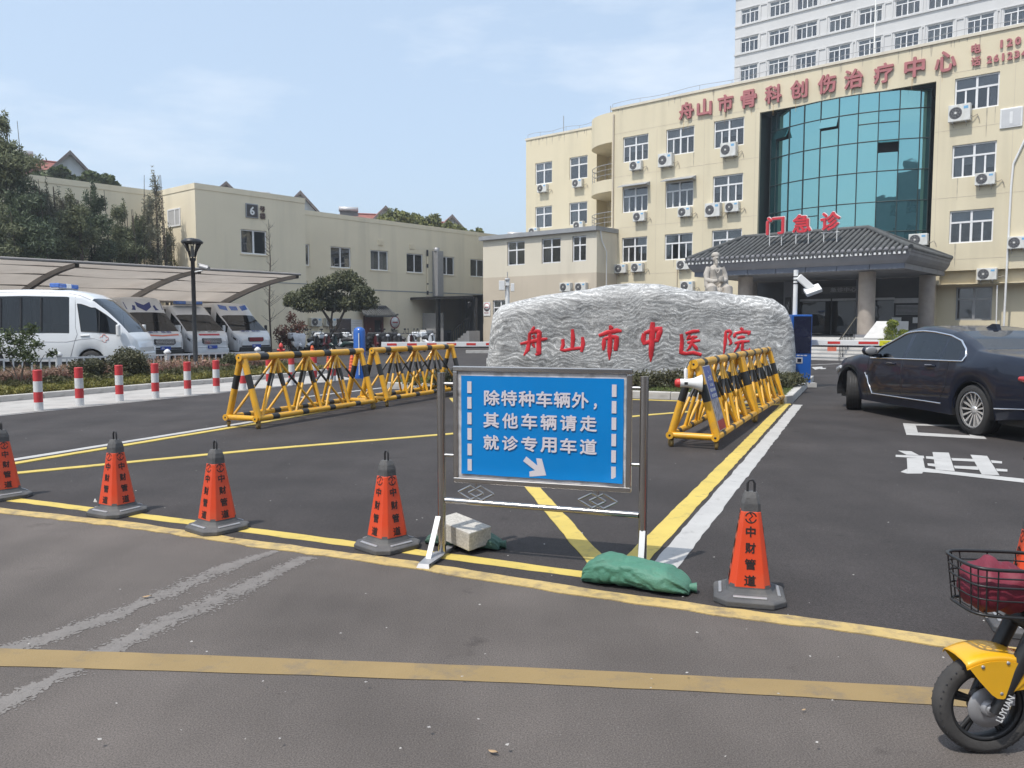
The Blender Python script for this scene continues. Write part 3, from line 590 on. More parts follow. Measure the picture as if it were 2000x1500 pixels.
M['ac_white']=mat("air conditioner casing",(.70,.70,.67),.5,.06,3,dirt=((.42,.38,.3),.4,4,(1,1,.5))); M['ac_dark']=mat("fan recess",(.07,.07,.075),.6,.2,8); M['ac_blue']=mat("blue sticker",(.18,.42,.66),.5,.1,5); M['ac_pipe']=mat("pipe lagging",(.33,.29,.24),.8,.2,9)
acs=make_ac(.86,.58,.32); acb=make_ac(.98,.82,.36); used=set()
def put_ac(big,s,d,z,label,frame='m'):
    src=acb if big else acs; k='b' if big else 's'
    loc,rz=(mw(s,d,z),ZM) if frame=='m' else frame
    if k not in used: used.add(k); o=src; o.location=loc; o.rotation_euler=(0,0,rz); o['label']=label
    else: o=dup(src,loc,rz,label)
    o['group']="air conditioners on the walls"; return o
z4=lambda x,y:(950+x/3.636,200+y/3.636)
ACL=[(0,378,645,48,"small air conditioner under the top floor window at the far end of the cream hospital"),(0,625,610,48,"small air conditioner under the top floor window next to the rounded balcony"),
 (0,317,950,48,"air conditioner half hidden by the annex roof under the end window"),(0,633,908,48,"air conditioner above the annex roof beside the lower rounded balcony"),
 (0,1033,490,45.5,"small air conditioner under the top floor window beside the brown downpipe"),(1,1237,468,45.5,"large square air conditioner under the second top floor window right of the balconies"),
 (1,1678,398,45.5,"large square air conditioner under the top floor window beside the teal glass"),(0,1057,850,45.5,"air conditioner under the left one of the two windows with awnings"),
 (0,1375,818,45.5,"air conditioner under the right one of the two windows with awnings"),(1,1568,820,45.5,"large air conditioner left of a smaller one under a third floor window"),
 (0,1708,785,45.5,"small air conditioner right of a large one under a third floor window"),(0,928,1215,45.5,"air conditioner beside the downpipe, left of a pair under a second floor window"),
 (0,1043,1207,45.5,"right one of a pair of air conditioners under a second floor window"),(0,1365,1190,45.5,"air conditioner against the end of the tiled porch eave"),(0,1393,1338,45.5,"air conditioner just left of the stone statue"),
 (0,540,1345,43.1,"left one of two air conditioners low on the annex wall above the rock"),(0,647,1345,43.1,"right one of two air conditioners low on the annex wall above the rock")]
for big,x,y,c,lab in ACL:
    s_,z_=S(*z4(x,y),c); put_ac(big,s_,c-45.5-.01,z_,lab)
z5=lambda x,y:(1430+x/3.488,y/3.488); z6=lambda x,y:(1450+x/3.636,380+y/3.636)
for big,(u,v),c,lab in ((1,z5(1480,845),45.5,"large air conditioner under the top floor window right of the teal glass"),(0,z5(1660,1270),45.5,"air conditioner under the third floor window right of the teal glass"),(0,z6(1885,390),45.5,"air conditioner at the right edge below the second floor window"),(0,z6(1670,610),45.5,"air conditioner sitting in a wall niche above the ground floor window"),(0,z6(1190,368),44.3,"air conditioner standing on the tiled porch roof")):
    s_,z_=S(u,v,c); put_ac(big,s_,c-45.5-.01,z_,lab)
M['stain']=mat("water stain",(.50,.44,.33),.9,.2,4); mb=MB(); rq=random.Random(21)
for h in wins:
    for q in range(rq.randint(1,3)):
        x=rq.uniform(h[0],h[1]); L=rq.uniform(.3,1.5); w_=rq.uniform(.015,.05); mb.add([(x-w_,-.002,h[2]-.01),(x+w_,-.002,h[2]-.01),(x+w_*.3,-.002,h[2]-L),(x-w_*.3,-.002,h[2]-L)],[(0,3,2,1)])
for q in range(26):
    x=rq.uniform(-29.5,-2); L=rq.uniform(.15,.7); w_=rq.uniform(.02,.09); mb.add([(x-w_,-.0025,15.58),(x+w_,-.0025,15.58),(x+w_*.2,-.0025,15.58-L),(x-w_*.2,-.0025,15.58-L)],[(0,3,2,1)])
for q in range(16):
    x=rq.uniform(-39.2,-33); L=rq.uniform(.15,.7); w_=rq.uniform(.02,.09); mb.add([(x-w_,2.4975,15.4),(x+w_,2.4975,15.4),(x+w_*.2,2.4975,15.4-L),(x-w_*.2,2.4975,15.4-L)],[(0,3,2,1)])
o=obj("water_stain",mb,M['stain'],hosp,OL); o['kind']='stuff'
# ------------------------------------------------------------ annex
an=thing("annex_building","pale cream two storey annex with grey flat roof edge left of the hospital","building",BX*43.1+RX*-34.4,ZM); AO=(34.4,0,0)
aw=[(-36.97,-35.4,5.6,7.25),(-33.9,-32.3,5.6,7.25),(-31.33,-30.23,5.6,7.25),(-38.35,-36.9,1.75,3.2),(-35.5,-33.9,1.75,3.2)]
mb=MB(); wallgrid(mb,-39.3,-29.4,4.83,7.5,aw); wallgrid(mb,-39.3,-29.4,0,4.83,aw,0,.2,1)
mb.quad((-29.4,0,4.83),(-29.4,5,4.83),(-29.4,5,7.5),(-29.4,0,7.5),0); mb.quad((-29.4,0,0),(-29.4,5,0),(-29.4,5,4.83),(-29.4,0,4.83),1)
mb.quad((-39.3,0,0),(-39.3,0,7.5),(-39.3,12,7.5),(-39.3,12,0),0)
obj("wall",mb,[M['cream2'],M['cream_dark']],an,AO)
mb=MB(); mb.box(-39.5,-.25,7.5,-29.3,10,7.78); obj("roof",mb,M['grey_trim'],an,AO)
mb=MB(); mb.box(-39.2,.6,.2,-29.5,.66,7.4); obj("room_shade_sheet",mb,M['void'],an,AO)  # dark sheet standing in for the unlit annex rooms
for i,h in enumerate(aw): window(an,'q2',h[0]+34.4,.02,h[2],h[1]-h[0],h[3]-h[2],blinds=[('curtain2',0,.5,0,1)] if i<3 else [('blind_grey',0,1,.4,1)])
mb=MB(); mb.path([(-29.32,.3,7.5),(-29.3,.4,6.9),(-28.9+.0-.35,.9,6.2),(-29.25,.95,.6)],.045,7); obj("downpipe",mb,M['white'],an,AO)
# ------------------------------------------------------------ white tower
tw=thing("hospital_tower","tall white tower with bands of windows rising behind the cream hospital","building",BX*90+RX*-28,ZM); TO=(28,0,0)
tc_=[(-41.5,-39.4),(-38.1,-35.8),(-35,-32.7),(-31.4,-29.1),(-28.3,-26),(-24.75,-22.4),(-21.65,-19.3),(-18.1,-15.8),(-15.05,-12.7),(-11.4,-9.1)]
tr_=[29.7,32.9,36.1,39.3]; th=[(a,b,z,z+1.65) for z in tr_ for a,b in tc_]
pn=[(b+.18,c-.18,z+.0,z+1.5) for z in tr_ for (a,b),(c,d) in zip(tc_[:-1],tc_[1:]) ]
mb=MB(); wallgrid(mb,-42.2,-6,0,44,th); mb.quad((-42.2,0,0),(-42.2,0,44),(-42.2,15,44),(-42.2,15,0)); mb.quad((-42.2,0,44),(-6,0,44),(-6,15,44),(-42.2,15,44)); mb.quad((-6,0,0),(-6,15,0),(-6,15,44),(-6,0,44))
obj("wall",mb,M['tower'],tw,TO)
mb=MB()
for z in tr_: mb.box(-42.25,-.14,z-.22,-6,-.001,z-.04); mb.box(-42.22,-.06,z+1.72,-6,-.001,z+1.80)
obj("ledge",mb,M['tower'],tw,TO)
mb=MB()
for a,b,z,e in pn: mb.box(a,-.09,z,a+.12,-.001,e+.2); mb.box(b-.12,-.09,z,b,-.001,e+.2); mb.box(a+.12,-.088,e+.08,b-.12,-.001,e+.2)
obj("pier_moulding",mb,M['tower'],tw,TO)["kind"]="stuff"
mb=MB(); mb.box(-42,.6,20,-6.2,.66,43); obj("room_shade_sheet",mb,M['void'],tw,TO)  # dark sheet standing in for the unlit tower rooms
for z in tr_:
    for a,b in tc_: window(tw,'q3',a+28,.03,z,b-a,1.65,blinds=bl('tower'))
p=at(1707,110,58); mb=MB(); mb.lathe([(.07,15.6),(.05,22),(.035,30)],8); t=obj("flagpole",mb,M['white'],None,(p.x,p.y,0)); tag(t,"thin white pole standing on the hospital roof before the tower","pole")
# ------------------------------------------------------------ building six
Z6=R(49.7); b6=thing("block_building","long beige two storey block with a dark number six plate","building",AX*46+BX*34,Z6); O6=(-34,0,0)
h6=[(34.69,36.46,5.46,6.92),(38.25,39.95,5.46,6.92),(41.78,43.5,5.46,6.92),(45.33,46.98,5.46,6.92),(48.89,50.6,5.46,6.92),(31.7,32.95,5.46,6.92),(31.9,32.72,3.0,4.4)]
ht=9.12
mb=MB(); wallgrid(mb,29.64,62,0,ht,h6); wallgrid(mb,22.54,29.64,0,ht,[(25.25,26.95,5.55,6.95)],-4.2)
lw=(20.3,22.1,5.7,6.85); wallgrid(mb,2,22.54,0,ht,[lw])
mb.quad((22.54,-4.2,0),(22.54,-4.2,ht),(22.54,0,ht),(22.54,0,0)); mb.quad((29.64,-4.2,0),(29.64,0,0),(29.64,0,ht),(29.64,-4.2,ht))
mb.quad((2,0,ht),(62,0,ht),(62,14,ht),(2,14,ht)); mb.quad((22.54,-4.2,ht),(29.64,-4.2,ht),(29.64,0,ht),(22.54,0,ht))
obj("wall",mb,M['beige'],b6,O6)
mb=MB(); mb.box(29.64,-.03,ht-.25,62,.3,ht+.06); mb.box(22.51,-4.23,ht-.25,29.67,-4.0,ht+.06); mb.box(22.51,-4.0,ht-.25,22.62,0,ht+.06); mb.box(2,-.03,ht-.25,22.5,.3,ht+.06); obj("coping",mb,M['beige'],b6,O6)
mb=MB(); mb.box(29.7,.5,.2,61,.56,8.5); mb.box(22.7,-3.6,.2,29.5,-3.55,8.5); mb.box(3,.5,.2,22.4,.56,8.5); obj("room_shade_sheet",mb,M['void'],b6,O6)  # dark sheets painting the dim rooms behind these windows
for i,h in enumerate(h6): window(b6,'s2' if i<5 else 'one',h[0]-34,.02,h[2],h[1]-h[0],h[3]-h[2],blinds=[[],[('curtain2',.05,.3,0,1),('curtain2',.55,.8,0,1)],[('curtain2',.6,.9,0,1)],[('curtain2',.1,.4,0,1)],[('blind_grey',0,1,.6,1)],[],[]][i],sill='beige')
window(b6,'s2',25.25-34,-4.18,5.55,1.7,1.4,sill='beige'); window(b6,'s2',lw[0]-34,.02,lw[2],1.8,1.15,'alu')
mb=MB(); mb.box(29.65,-.02,3.95,62,.01,4.03); mb.box(22.54,-4.22,3.95,29.64,-4.19,4.0); obj("joint_line",mb,M['grey_trim'],b6,O6)
for x,z in ((39.2,7.5),(42.34,7.44)):
    mb=MB(); mb.box(-.24,-.06,-.19,.24,.05,.19); 
    for q in range(4): mb.box(-.2,-.07,-.15+q*.08,.2,-.055,-.12+q*.08)
    obj("vent",mb,M['beige'],b6,(x-34,0,z))
# small window on the sunlit end wall
mb=MB(); mb.box(-.75,-.03,-.55,.75,.02,.55); 
p0=BX*22.54+AX*44.15+Vector((0,0,7.85))
ew=link("window",MB().box(-.72,-.05,-.5,.72,.0,-.42).box(-.72,-.05,.42,.72,0,.5).box(-.72,-.05,-.42,-.62,0,.42).box(.62,-.05,-.42,.72,0,.42).box(.08,-.05,-.42,.18,0,.42).mesh("window",[M['pvc']]),b6,(22.54-34,-1.85,7.5),(0,0,R(-90)))
obj("pane",MB().box(-.62,-.03,-.42,.62,-.01,.42),M['blind_grey'],ew)
# its number plate and characters
wp=lambda t,d,z:AX*(46+d)+BX*t+Vector((0,0,z))
M['plate_dark']=mat("dark sign face",(.055,.05,.05),.5,.1,3)
plate("block_sign","dark square number six plate on the beige block","6",wp(25.98,-4.21,8.03),Z6,(M['grey_trim'],M['plate_dark'],M['white']),.82)
t=thing("block_sign_text","two dark characters for block beside the number six plate","sign",wp(26.68,-4.21,8.0),Z6); letter("号",M['brown'],t,(0,-.03,.2),UP,.34,.34,.03,.02); letter("楼",M['brown'],t,(0,-.03,-.2),UP,.36,.36,.03,.02)
# duct and pipes
t=thing("exhaust_duct","tall grey metal duct running up the beige block wall","duct",wp(44.8,0,3.6),Z6)
mb=MB(); mb.box(-.32,-.62,.1,.32,-.02,3.65); obj("shaft",mb,M['alu_pale'] if 'alu_pale' in M else M['alu'],t,bevel=.02); mb=MB(); mb.lathe([(.2,0),(.24,.25),(0,.3)],10,(-.2,-.4,3.62)); obj("cap",mb,M['alu'],t)
t=thing("wall_pipe","thin pipe with dark clips on the beige block left of the duct","pipe",wp(43.9,-.08,3.7),Z6); mb=MB(); mb.tube((0,0,0),(0,0,3.5),.06,7); obj("pipe",mb,M['beige'],t); mb=MB()
for a,b in ((3.1,3.6),(2.2,2.5),(.9,1.0),(.1,.4)): mb.tube((0,0,a),(0,0,b),.075,7)
obj("clip",mb,M['black'],t)
# ------------------------------------------------------------ roofed passage between block and annex
ps=thing("passage_canopy","dark corrugated lean-to roof over the passage between beige block and annex","canopy",BX*42.1+RX*-42.5,ZM); PO=(42.5,0,0)
M['corr']=mat("dark corrugated sheet",(.05,.052,.055),.6,.15,3)
mb=MB(); n=64; xs=np.linspace(-46,-39.35,n)
for y0,y1,z0,z1 in ((0,9,3.52,3.95),): mb.loft([[(x,y0,z0+.035*(i%2)) for i,x in enumerate(xs)],[(x,y1,z1+.035*(i%2)) for i,x in enumerate(xs)]],0,False); mb.loft([[(x,y1,z1-.05) for x in xs],[(x,y0,z0-.05) for x in xs]],0,False)
obj("roof_sheet",mb,M['corr'],ps,PO); mb=MB(); mb.box(-46,.02,3.36,-39.35,.12,3.5); mb.box(-43.5,.3,0,-43.25,.55,3.4); mb.box(-39.6,.3,0,-39.4,.5,3.4); obj("post",mb,M['black_metal'],ps,PO)
mb=MB(); mb.box(-43.2,3.2,0,-39.4,3.3,3.6); mb.box(-46,8.8,0,-39.4,8.9,3.9); obj("back_panel",mb,M['corr'],ps,PO)
mb=MB(); mb.box(-45.9,1.2,.1,-43.6,1.26,2.35); obj("side_panel",mb,M['alu'],ps,PO)
# ------------------------------------------------------------ porch
pc=thing("entrance_porch","grey porch with dark tiled hipped roof over the hospital entrance","porch",BX*37.3+RX*-14.6,ZM); QO=(14.6,0,0)
M['stone_grey']=mat("grey porch stone",(.20,.20,.215),.7,.1,1.5); M['stone_blue']=mat("blue grey panel",(.12,.135,.17),.6,.1,1.5); M['granite_col']=mat("granite column",(.33,.285,.245),.7,.14,2.5,.2,60,dirt=((.16,.15,.15),.6,1.2,(1,1,.7)))
x0,x1,y0,y1,ze=-19.9,-9.3,0,7.6,4.72; rx0,rx1,ry,rz_=-18.2,-12.0,3.2,6.0
roof=MB(); e=[(x0,y0,ze),(x1,y0,ze),(x1,y1,ze),(x0,y1,ze)]; r0=(rx0,ry,rz_); r1=(rx1,ry,rz_)
roof.add(e+[r0,r1],[(0,1,5,4),(1,2,5),(2,3,4,5),(3,0,4)]); ro=obj("roof",roof,M['tile'],pc,QO)
def tilerow(a,b,r=.085):
    a=Vector(a);b=Vector(b); k=max(1,round((b-a).length/.42)); pts=[];rr=[]
    for i in range(k): pts+= [a.lerp(b,i/k),a.lerp(b,(i+.94)/k)]; rr+=[r,r*.86]
    mb=MB(); mb.path(pts,rr,8,0); mb.lathe([(.0,-.03),(r*1.12,-.03),(r*1.12,.02)],9,tuple(a),1,'y'); return mb
sl_f=lambda s_: min(1,(s_-x0)/(rx0-x0),(x1-s_)/(x1-rx1))
for i in range(40):
    s_=x0+.14+i*.264; t_=sl_f(s_); 
    if t_>.03: obj("roof_tile",tilerow((s_,y0-.05,ze+.03),(s_,y0+(ry-y0)*t_,ze+.03+(rz_-ze)*t_)),[M['tile'],M['stone_grey']],ro)
for side,xe,xr in ((1,x1,rx1),(-1,x0,rx0)):
    for i in range(28):
        y_=y0+.2+i*.264; t_=min(1,(y_-y0)/(ry-y0),(y1-y_)/(y1-ry))
        if t_>.03: 
            mb=MB(); a=Vector((xe+side*.05,y_,ze+.03)); b=Vector((xe+(xr-xe)*t_,y_,ze+.03+(rz_-ze)*t_)); mb.path([a,b],.08,8,0); obj("roof_tile",mb,M['tile'],ro)
mb=MB()
for a,b in ((r0,r1),(e[0],r0),(e[1],r1),(e[2],r1),(e[3],r0)): mb.path([Vector(a)+Vector((0,0,.08)),Vector(b)+Vector((0,0,.1))],.12,8)
obj("ridge",mb,M['tile'],ro)
mb=MB()
for i in range(41):
    s_=x0+.01+i*.264; mb.add([(s_-.1,-.07,ze),(s_+.1,-.07,ze),(s_,-.07,ze-.16)],[(0,2,1)])
obj("drip_tile",mb,M['tile'],ro)['kind']='stuff'
mb=MB(); prof=[(-.02,ze-.015),(.0,4.62),(.03,4.60),(.05,4.47),(.14,4.30),(.27,4.15)]; 
mb.loft([[(x0+i,y0+i,z),(x1-i,y0+i,z),(x1-i,y1,z),(x0+i,y1,z),(x0+i,y0+i,z)] for i,z in prof],0,False); obj("cornice",mb,M['stone_grey'],pc,QO)
mb=MB()
for i in range(52):
    s_=x0+.12+i*.2; mb.box(s_,-.05,4.53,s_+.1,.03,4.64)
obj("rafter_end",mb,M['white'],pc,QO)['kind']='stuff'
xs=np.linspace(x0+.3,x1-.3,8)
for a,b in zip(xs[:-1],xs[1:]): obj("fascia_panel",MB().box(a+.012,.29,3.92,b-.012,.36,4.15),M['stone_blue'],pc,QO)
ys=np.linspace(.36,y1,6)
for a,b in zip(ys[:-1],ys[1:]): obj("fascia_panel",MB().box(x1-.36,a+.012,3.92,x1-.29,b-.012,4.15),M['stone_grey'],pc,QO); obj("fascia_panel",MB().box(x0+.29,a+.012,3.92,x0+.36,b-.012,4.15),M['stone_grey'],pc,QO)
mb=MB(); mb.box(x0+.36,.36,3.94,x1-.36,8.0,4.1); obj("ceiling",mb,M['stone_grey'],pc,QO)
for s_,d in ((-11.5,1.6),(-17.4,1.6),(-10.05,6.3),(-19.2,6.3)):
    obj("column",MB().lathe([(.37,.88),(.37,3.9)],16,(s_,d,0)),M['granite_col'],pc,QO); obj("column_base",MB().box(s_-.42,d-.42,.88,s_+.42,d+.42,1.02),M['stone_grey'],pc,QO)
# entrance wall
M['dark_stone']=mat("dark stone",(.045,.042,.042),.5,.2,1.5); M['led']=mat("unlit display board",(.14,.13,.13),.5,.1,4)
mb=MB(); mb.box(-19.7,8.1,.88,-10.3,8.16,4.0); obj("entrance_wall",mb,M['dark_stone'],pc,QO)
for a,b in ((-17.0,-15.3),(-15.2,-13.5),(-13.4,-12.0)): o=obj("entrance_door",MB().box(a,8.02,.9,b,8.07,2.75),M['pane_dark'],pc,QO); obj("rail",MB().box(a,7.98,2.78,b,8.05,2.9),M['alu'],o)
obj("display_board",MB().box(-16.9,7.95,3.2,-13.0,8.08,3.55),M['led'],pc,QO); letter("急诊中心",M['alu'],pc,(-14.6+14.6,7.93,3.38),UP,1.4,.24,.02)
for s_ in (-17.4,-13.45): obj("pillar",MB().box(s_-.28,7.3,.88,s_+.28,7.9,3.9),M['stone_grey'],pc,QO)
obj("name_plaque",MB().box(-17.55,7.24,1.2,-17.25,7.29,3.0),M['dark_stone'],pc,QO); letter("舟山市中医院",M['alu'],pc,(-2.8,7.22,2.1),(PI/2,0,0),.2,1.5,.01)
mb=MB(); mb.box(-12.0,7.96,2.6,-10.6,8.05,2.85)
for i in range(8): mb.box(-11.9,7.97,2.0+i*.065,-10.7,8.03,2.03+i*.065)
obj("shutter",mb,M['alu'],pc,QO)
for s_ in (-11.95,-10.95): o=obj("notice",MB().box(s_,7.5,1.55,s_+.45,7.53,1.85),M['white'],pc,QO)
# stairs, platform, cheek wall
stp=thing("entrance_steps","wide pale stone steps leading up to the porch platform","steps",BX*33.6+RX*-14.6,ZM); M['step']=mat("pale stone step",(.56,.545,.52),.7,.07,2,dirt=((.3,.28,.26),.4,3,(1,1,1)))
for i in range(6):
    obj("step",MB().box(-19.6,i*.3,i*.147+.0,-10.0,i*.3+(.34 if i<5 else 10),(i+1)*.147-.004 if i<5 else .88),M['step'],stp,QO,bevel=.008)
    if i<5: obj("step_joint",MB().box(-19.6,i*.3-.012,(i+1)*.147-.035,-10.0,i*.3+.01,(i+1)*.147-.0045),M['grey_trim'],stp,QO)
cw=MB(); cw.prism([(-.1,0),(3.4,0),(3.4,1.62),(1.6,1.62),(1.2,1.45),(-.1,.95)],-9.98,-9.2,'x'); t=obj("cheek_wall",cw,M['step'],stp,QO)
hr=thing("stair_railing","thin metal railing with upright bars on the porch steps","railing",BX*33.5+RX*-10.9,ZM); mb=MB(); a=Vector((0,0,.85)); b=Vector((0,1.9,1.78)); mb.path([a-Vector((0,.12,.02)),a,b,b+Vector((0,.2,0))],.035,8); obj("handrail",mb,M['steel'],hr)
for i in range(11): p=a.lerp(b,i/10); obj("upright",MB().tube((0,p.y,max(0,(p.y-.1)//.3*.147+.147) if p.y>.1 else 0),p,.014,5),M['black_metal'],hr)
# red characters standing on the porch roof
for ch,u,z in (("门",1515,6.3),("急",1567,6.3),("诊",1622,6.32)):
    s_=S(u,435,38.6)[0]; t=thing("roof_letter","red standing character %s above the porch tiles"%{"门":"first in the row of three","急":"in the middle of the row of three","诊":"last in the row of three"}[ch],"letter",BX*38.6+RX*s_+Vector((0,0,5.25)),ZM,"red characters on the porch roof")
    letter(ch,M['white'],t,(0,.02,1.06),UP,.98,.93,.055,.03,"backing"); letter(ch,M['letter_bright'],t,(0,-.05,1.06),UP,.9,.86,.025,.04,"face")
    mb=MB(); 
    for x in (-.3,.3): mb.tube((x,.03,0),(x,.03,.9),.022,6)
    mb.tube((-.42,.03,.55),(.42,.03,.55),.018,6); obj("support",mb,M['white'],t)
# ------------------------------------------------------------ hill, houses and the block across the street (it shows in the glass)
mb=MB(); n=26; rows_=[]
for i in range(n):
    q=i/(n-1); d=54+q*70; h=11.5*min(1,max(0,(d-60)/26))**1.2+q*2
    rows_.append([(AX*d+BX*t_+Vector((0,0,h+mnoise.noise(Vector((d*.05,t_*.05,0)))*.8-.03))) for t_ in np.linspace(-40,120,40)])
mb.loft(rows_,0,True); struct("hill",mb,M['hill'])
M['house_white']=wallmat("house wall",(.50,.53,.56),.2); M['eave']=mat("dark eave",(.17,.14,.135),.8,.2,2)
def house(label,px,py,Y,wd=5.2,dp=8,roofh=2.6,mirror=False,heater=None,porch=True):
    """ridge house with a cross gable whose peak stands on the given sight line"""
    p=at(px,py,Y); zt=p.z; rz_h=-math.atan((px-1000)/FPX)+R(9); t=thing("hill_house",label,"house",(p.x,p.y,zt-9),rz_h,"houses on the hill behind the beige block")
    H=9.0; e=H-roofh; g_=2.2; m=-1 if mirror else 1
    mb=MB(); mb.prism([(-g_,0),(g_,0),(g_,e),(0,H-.15),(-g_,e)],0,5,'y'); mb.box(*( (-wd,1.2,0,-g_+.01,dp,e-.1) )); mb.box(g_-.01,1.0,0,g_+2.6,dp,e-1.0); obj("wall",mb,M['house_white'],t)
    mb=MB()
    for s_ in (-1,1):
        mb.add([(0,-.45,H),(s_*(g_+.55),-.45,e-.35),(s_*(g_+.55),5.2,e-.35),(0,5.2,H)],[(0,1,2,3) if s_>0 else (3,2,1,0)],0)
        mb.add([(0,-.5,H+.05),(s_*(g_+.6),-.5,e-.33),(s_*(g_+.6),-.5,e-.62),(0,-.5,H-.3)],[(0,1,2,3) if s_<0 else (3,2,1,0)],1)
    for ya,yb,za,zb in ((.7,4.6,e-.25,H-.3),(8.5,4.6,e-.25,H-.3)): mb.add([(-wd-.5,ya,za),(-.4,ya,za),(-.4,yb,zb),(-wd+1.2,yb,zb)],[(0,1,2,3) if ya<yb else (3,2,1,0)],0)
    mb.add([(-wd-.5,.7,e-.25),(-wd+1.2,4.6,H-.3),(-wd-.5,8.5,e-.25)],[(0,1,2)],0); mb.path([(-.2,4.6,H-.27),(-wd+1.2,4.6,H-.27),(-wd-.5,.7,e-.2)],.11,5,0)
    mb.box(-wd-.5,.62,e-.42,-g_,.72,e-.22,1); mb.box(g_,.5,e-1.15,g_+3.1,dp,e-.95,1)
    obj("roof",mb,[M['tile_red'],M['eave']],t)
    window_o=obj("window",MB().box(-.6,-.04,e-2.2,.6,.02,e-.8),M['pvc'],t); obj("pane",MB().box(-.52,-.06,e-2.12,-.03,-.03,e-.88).box(.03,-.06,e-2.12,.52,-.03,e-.88),M['void'],window_o)
    if heater:
        ht_=thing("solar_heater","solar water heater on the roof of "+heater,"solar heater",Vector((p.x,p.y,zt-9))+Matrix.Rotation(rz_h,3,'Z')@Vector((-3.4,3.0,H-1.2)),rz_h,"solar water heaters on the hill roofs")
        obj("tank",MB().lathe([(0,-1.0),(.27,-1.0),(.27,1.0),(0,1.0)],12,(0,0,1.15),0,'x'),M['silver'],ht_); obj("collector",MB().add([(-.95,-.9,.35),(.95,-.9,.35),(.95,0,1.0),(-.95,0,1.0)],[(0,1,2,3)]),M['black'],ht_); mb=MB()
        for x in (-.8,.8): mb.tube((x,0,0),(x,0,1.0),.03,5); mb.tube((x,-.9,.3),(x,0,.0),.03,5)
        obj("stand",mb,M['alu'],ht_)
    return t
house("house with white blue gable above the bamboo at the far left",135,296,72,heater="the house above the bamboo")
house("house showing only a small gable behind the beige block corner",440,356,78,roofh=2.2)
house("red tiled house with pointed gable above the step of the beige block",585,374,78,heater="the house above the beige block step")
house("red tiled house with broad gable left of the round hill trees",752,403,84,heater="the house left of the hill trees")
house("red tiled house half hidden behind the round hill trees",882,420,92)
house("low red roofed house showing over the annex roof edge",1062,452,105,wd=12,heater="the low house over the annex")
# ================================================================ vehicles
M['car_paint']=mat("dark metallic car paint",(.007,.0105,.024),.36,.1,2,spec=.3,coat=.5); M['van_white']=mat("white van paint",(.77,.79,.81),.32,.03,2,coat=.6,dirt=((.5,.49,.47),.25,2,(1,1,.6)))
M['car_glass']=glass("car window",(.5,.6,.75),.03,.16); M['lamp_glass']=mat("lamp lens",(.55,.57,.6),.12,.2,30,coat=1); M['tail_red']=mat("tail lamp",(.45,.02,.02),.2,.1,10,coat=1)
M['rim']=mat("alloy rim",(.72,.71,.70),.35,.06,6,metal=.55); M['plate_blue']=mat("blue number plate",(.03,.08,.42),.5,.1,5); M['blue_light']=mat("blue beacon lens",(.05,.16,.55),.2,.2,12,coat=1); M['navy']=mat("navy decal",(.03,.05,.22),.4,.1,5)
M['seat']=mat("car seats",(.03,.03,.032),.8,.2,4); M['amber']=mat("amber lens",(.75,.28,.02),.3,.1,8,coat=.5); M['decal_red']=mat("red decal",(.55,.03,.05),.4,.1,4); M['decal_orange']=mat("coral decal",(.75,.20,.13),.4,.08,4)
def interp(tb,x): return float(np.interp(x,[a for a,_ in tb],[b for _,b in tb]))
def profile(sp,x):
    zt=interp(sp['top'],x); zb=min(interp(sp['belt'],x),zt-.02); w=interp(sp['width'],x); z0=interp(sp['sill'],x)
    for xc,ra,zc in sp['arch']:
        if abs(x-xc)<ra: z0=max(z0,zc+math.sqrt(ra*ra-(x-xc)**2))
    h=zt-zb; hn=min(1,h/.5); tm=sp['tum']; sh=sp.get('shoulder',.97); d=max(.02,zb-z0)
    return [(w*.95,z0),(w*1.0,z0+.3*d),(w,z0+.70*d),(w*sh,zb),(w*(sh-tm*hn),zb+h*.84),(w*(sh-.035-tm*1.05*hn),zb+h*.935),(w*(sh-.16-tm*hn),zb+h*.985),(w*.42,zt),(0,zt+.004)]
def shell(sp,n=96):
    xs=sorted(set(np.round(np.linspace(sp['x0'],sp['x1'],n),3))|set(sp.get('extra',[]))|{round(a,3) for wdw in sp['side'] for a in wdw[:2]}|{round(a,3) for a in sp['screen']}|{round(a,3) for a in sp.get('back',())})
    rings=[]
    for x in xs:
        h=profile(sp,x); rings.append([(x,y,z) for y,z in h]+[(x,-y,z) for y,z in h[-2::-1]])
    out={}
    for i in range(len(xs)-1):
        xm=(xs[i]+xs[i+1])/2
        for k in range(16):
            r=k if k<8 else 15-k; key='body'
            if r==3:
                for q,wd in enumerate(sp['side']):
                    if wd[0]<xm<wd[1] and interp(sp['top'],xm)-interp(sp['belt'],xm)>.12: key=('sw',q,k<8)
            if r>=5 and sp['screen'][0]<xm<sp['screen'][1]: key='screen'
            if r>=6 and sp.get('back') and sp['back'][0]<xm<sp['back'][1]: key='back'
            out.setdefault(key,MB()).add([rings[i][k],rings[i+1][k],rings[i+1][k+1],rings[i][k+1]],[(3,2,1,0)],0,True)
    b=out['body']; b.add(rings[0],[tuple(range(17))],0); b.add(rings[-1],[tuple(reversed(range(17)))],0)
    for xc,ra,zc in sp['arch']:
        w=interp(sp['width'],xc)
        for s in (-1,1):
            rows=[[(xc+ra*1.01*math.cos(a),s*y,zc+ra*1.01*math.sin(a)) for a in np.linspace(-.25,PI+.25,15)] for y in (w*.985,w*.55)]; out.setdefault('arch',MB()).loft(rows,0,True)
            out['arch'].add([(xc+ra*math.cos(a),s*w*.55,zc+ra*math.sin(a)) for a in np.linspace(-.25,PI+.25,15)],[tuple(range(15))])
    x0,x1=xs[0],xs[-1]; out.setdefault('arch',MB()).box(x0+.25,-interp(sp['width'],0)*.8,.2,x1-.3,interp(sp['width'],0)*.8,.32)
    return out
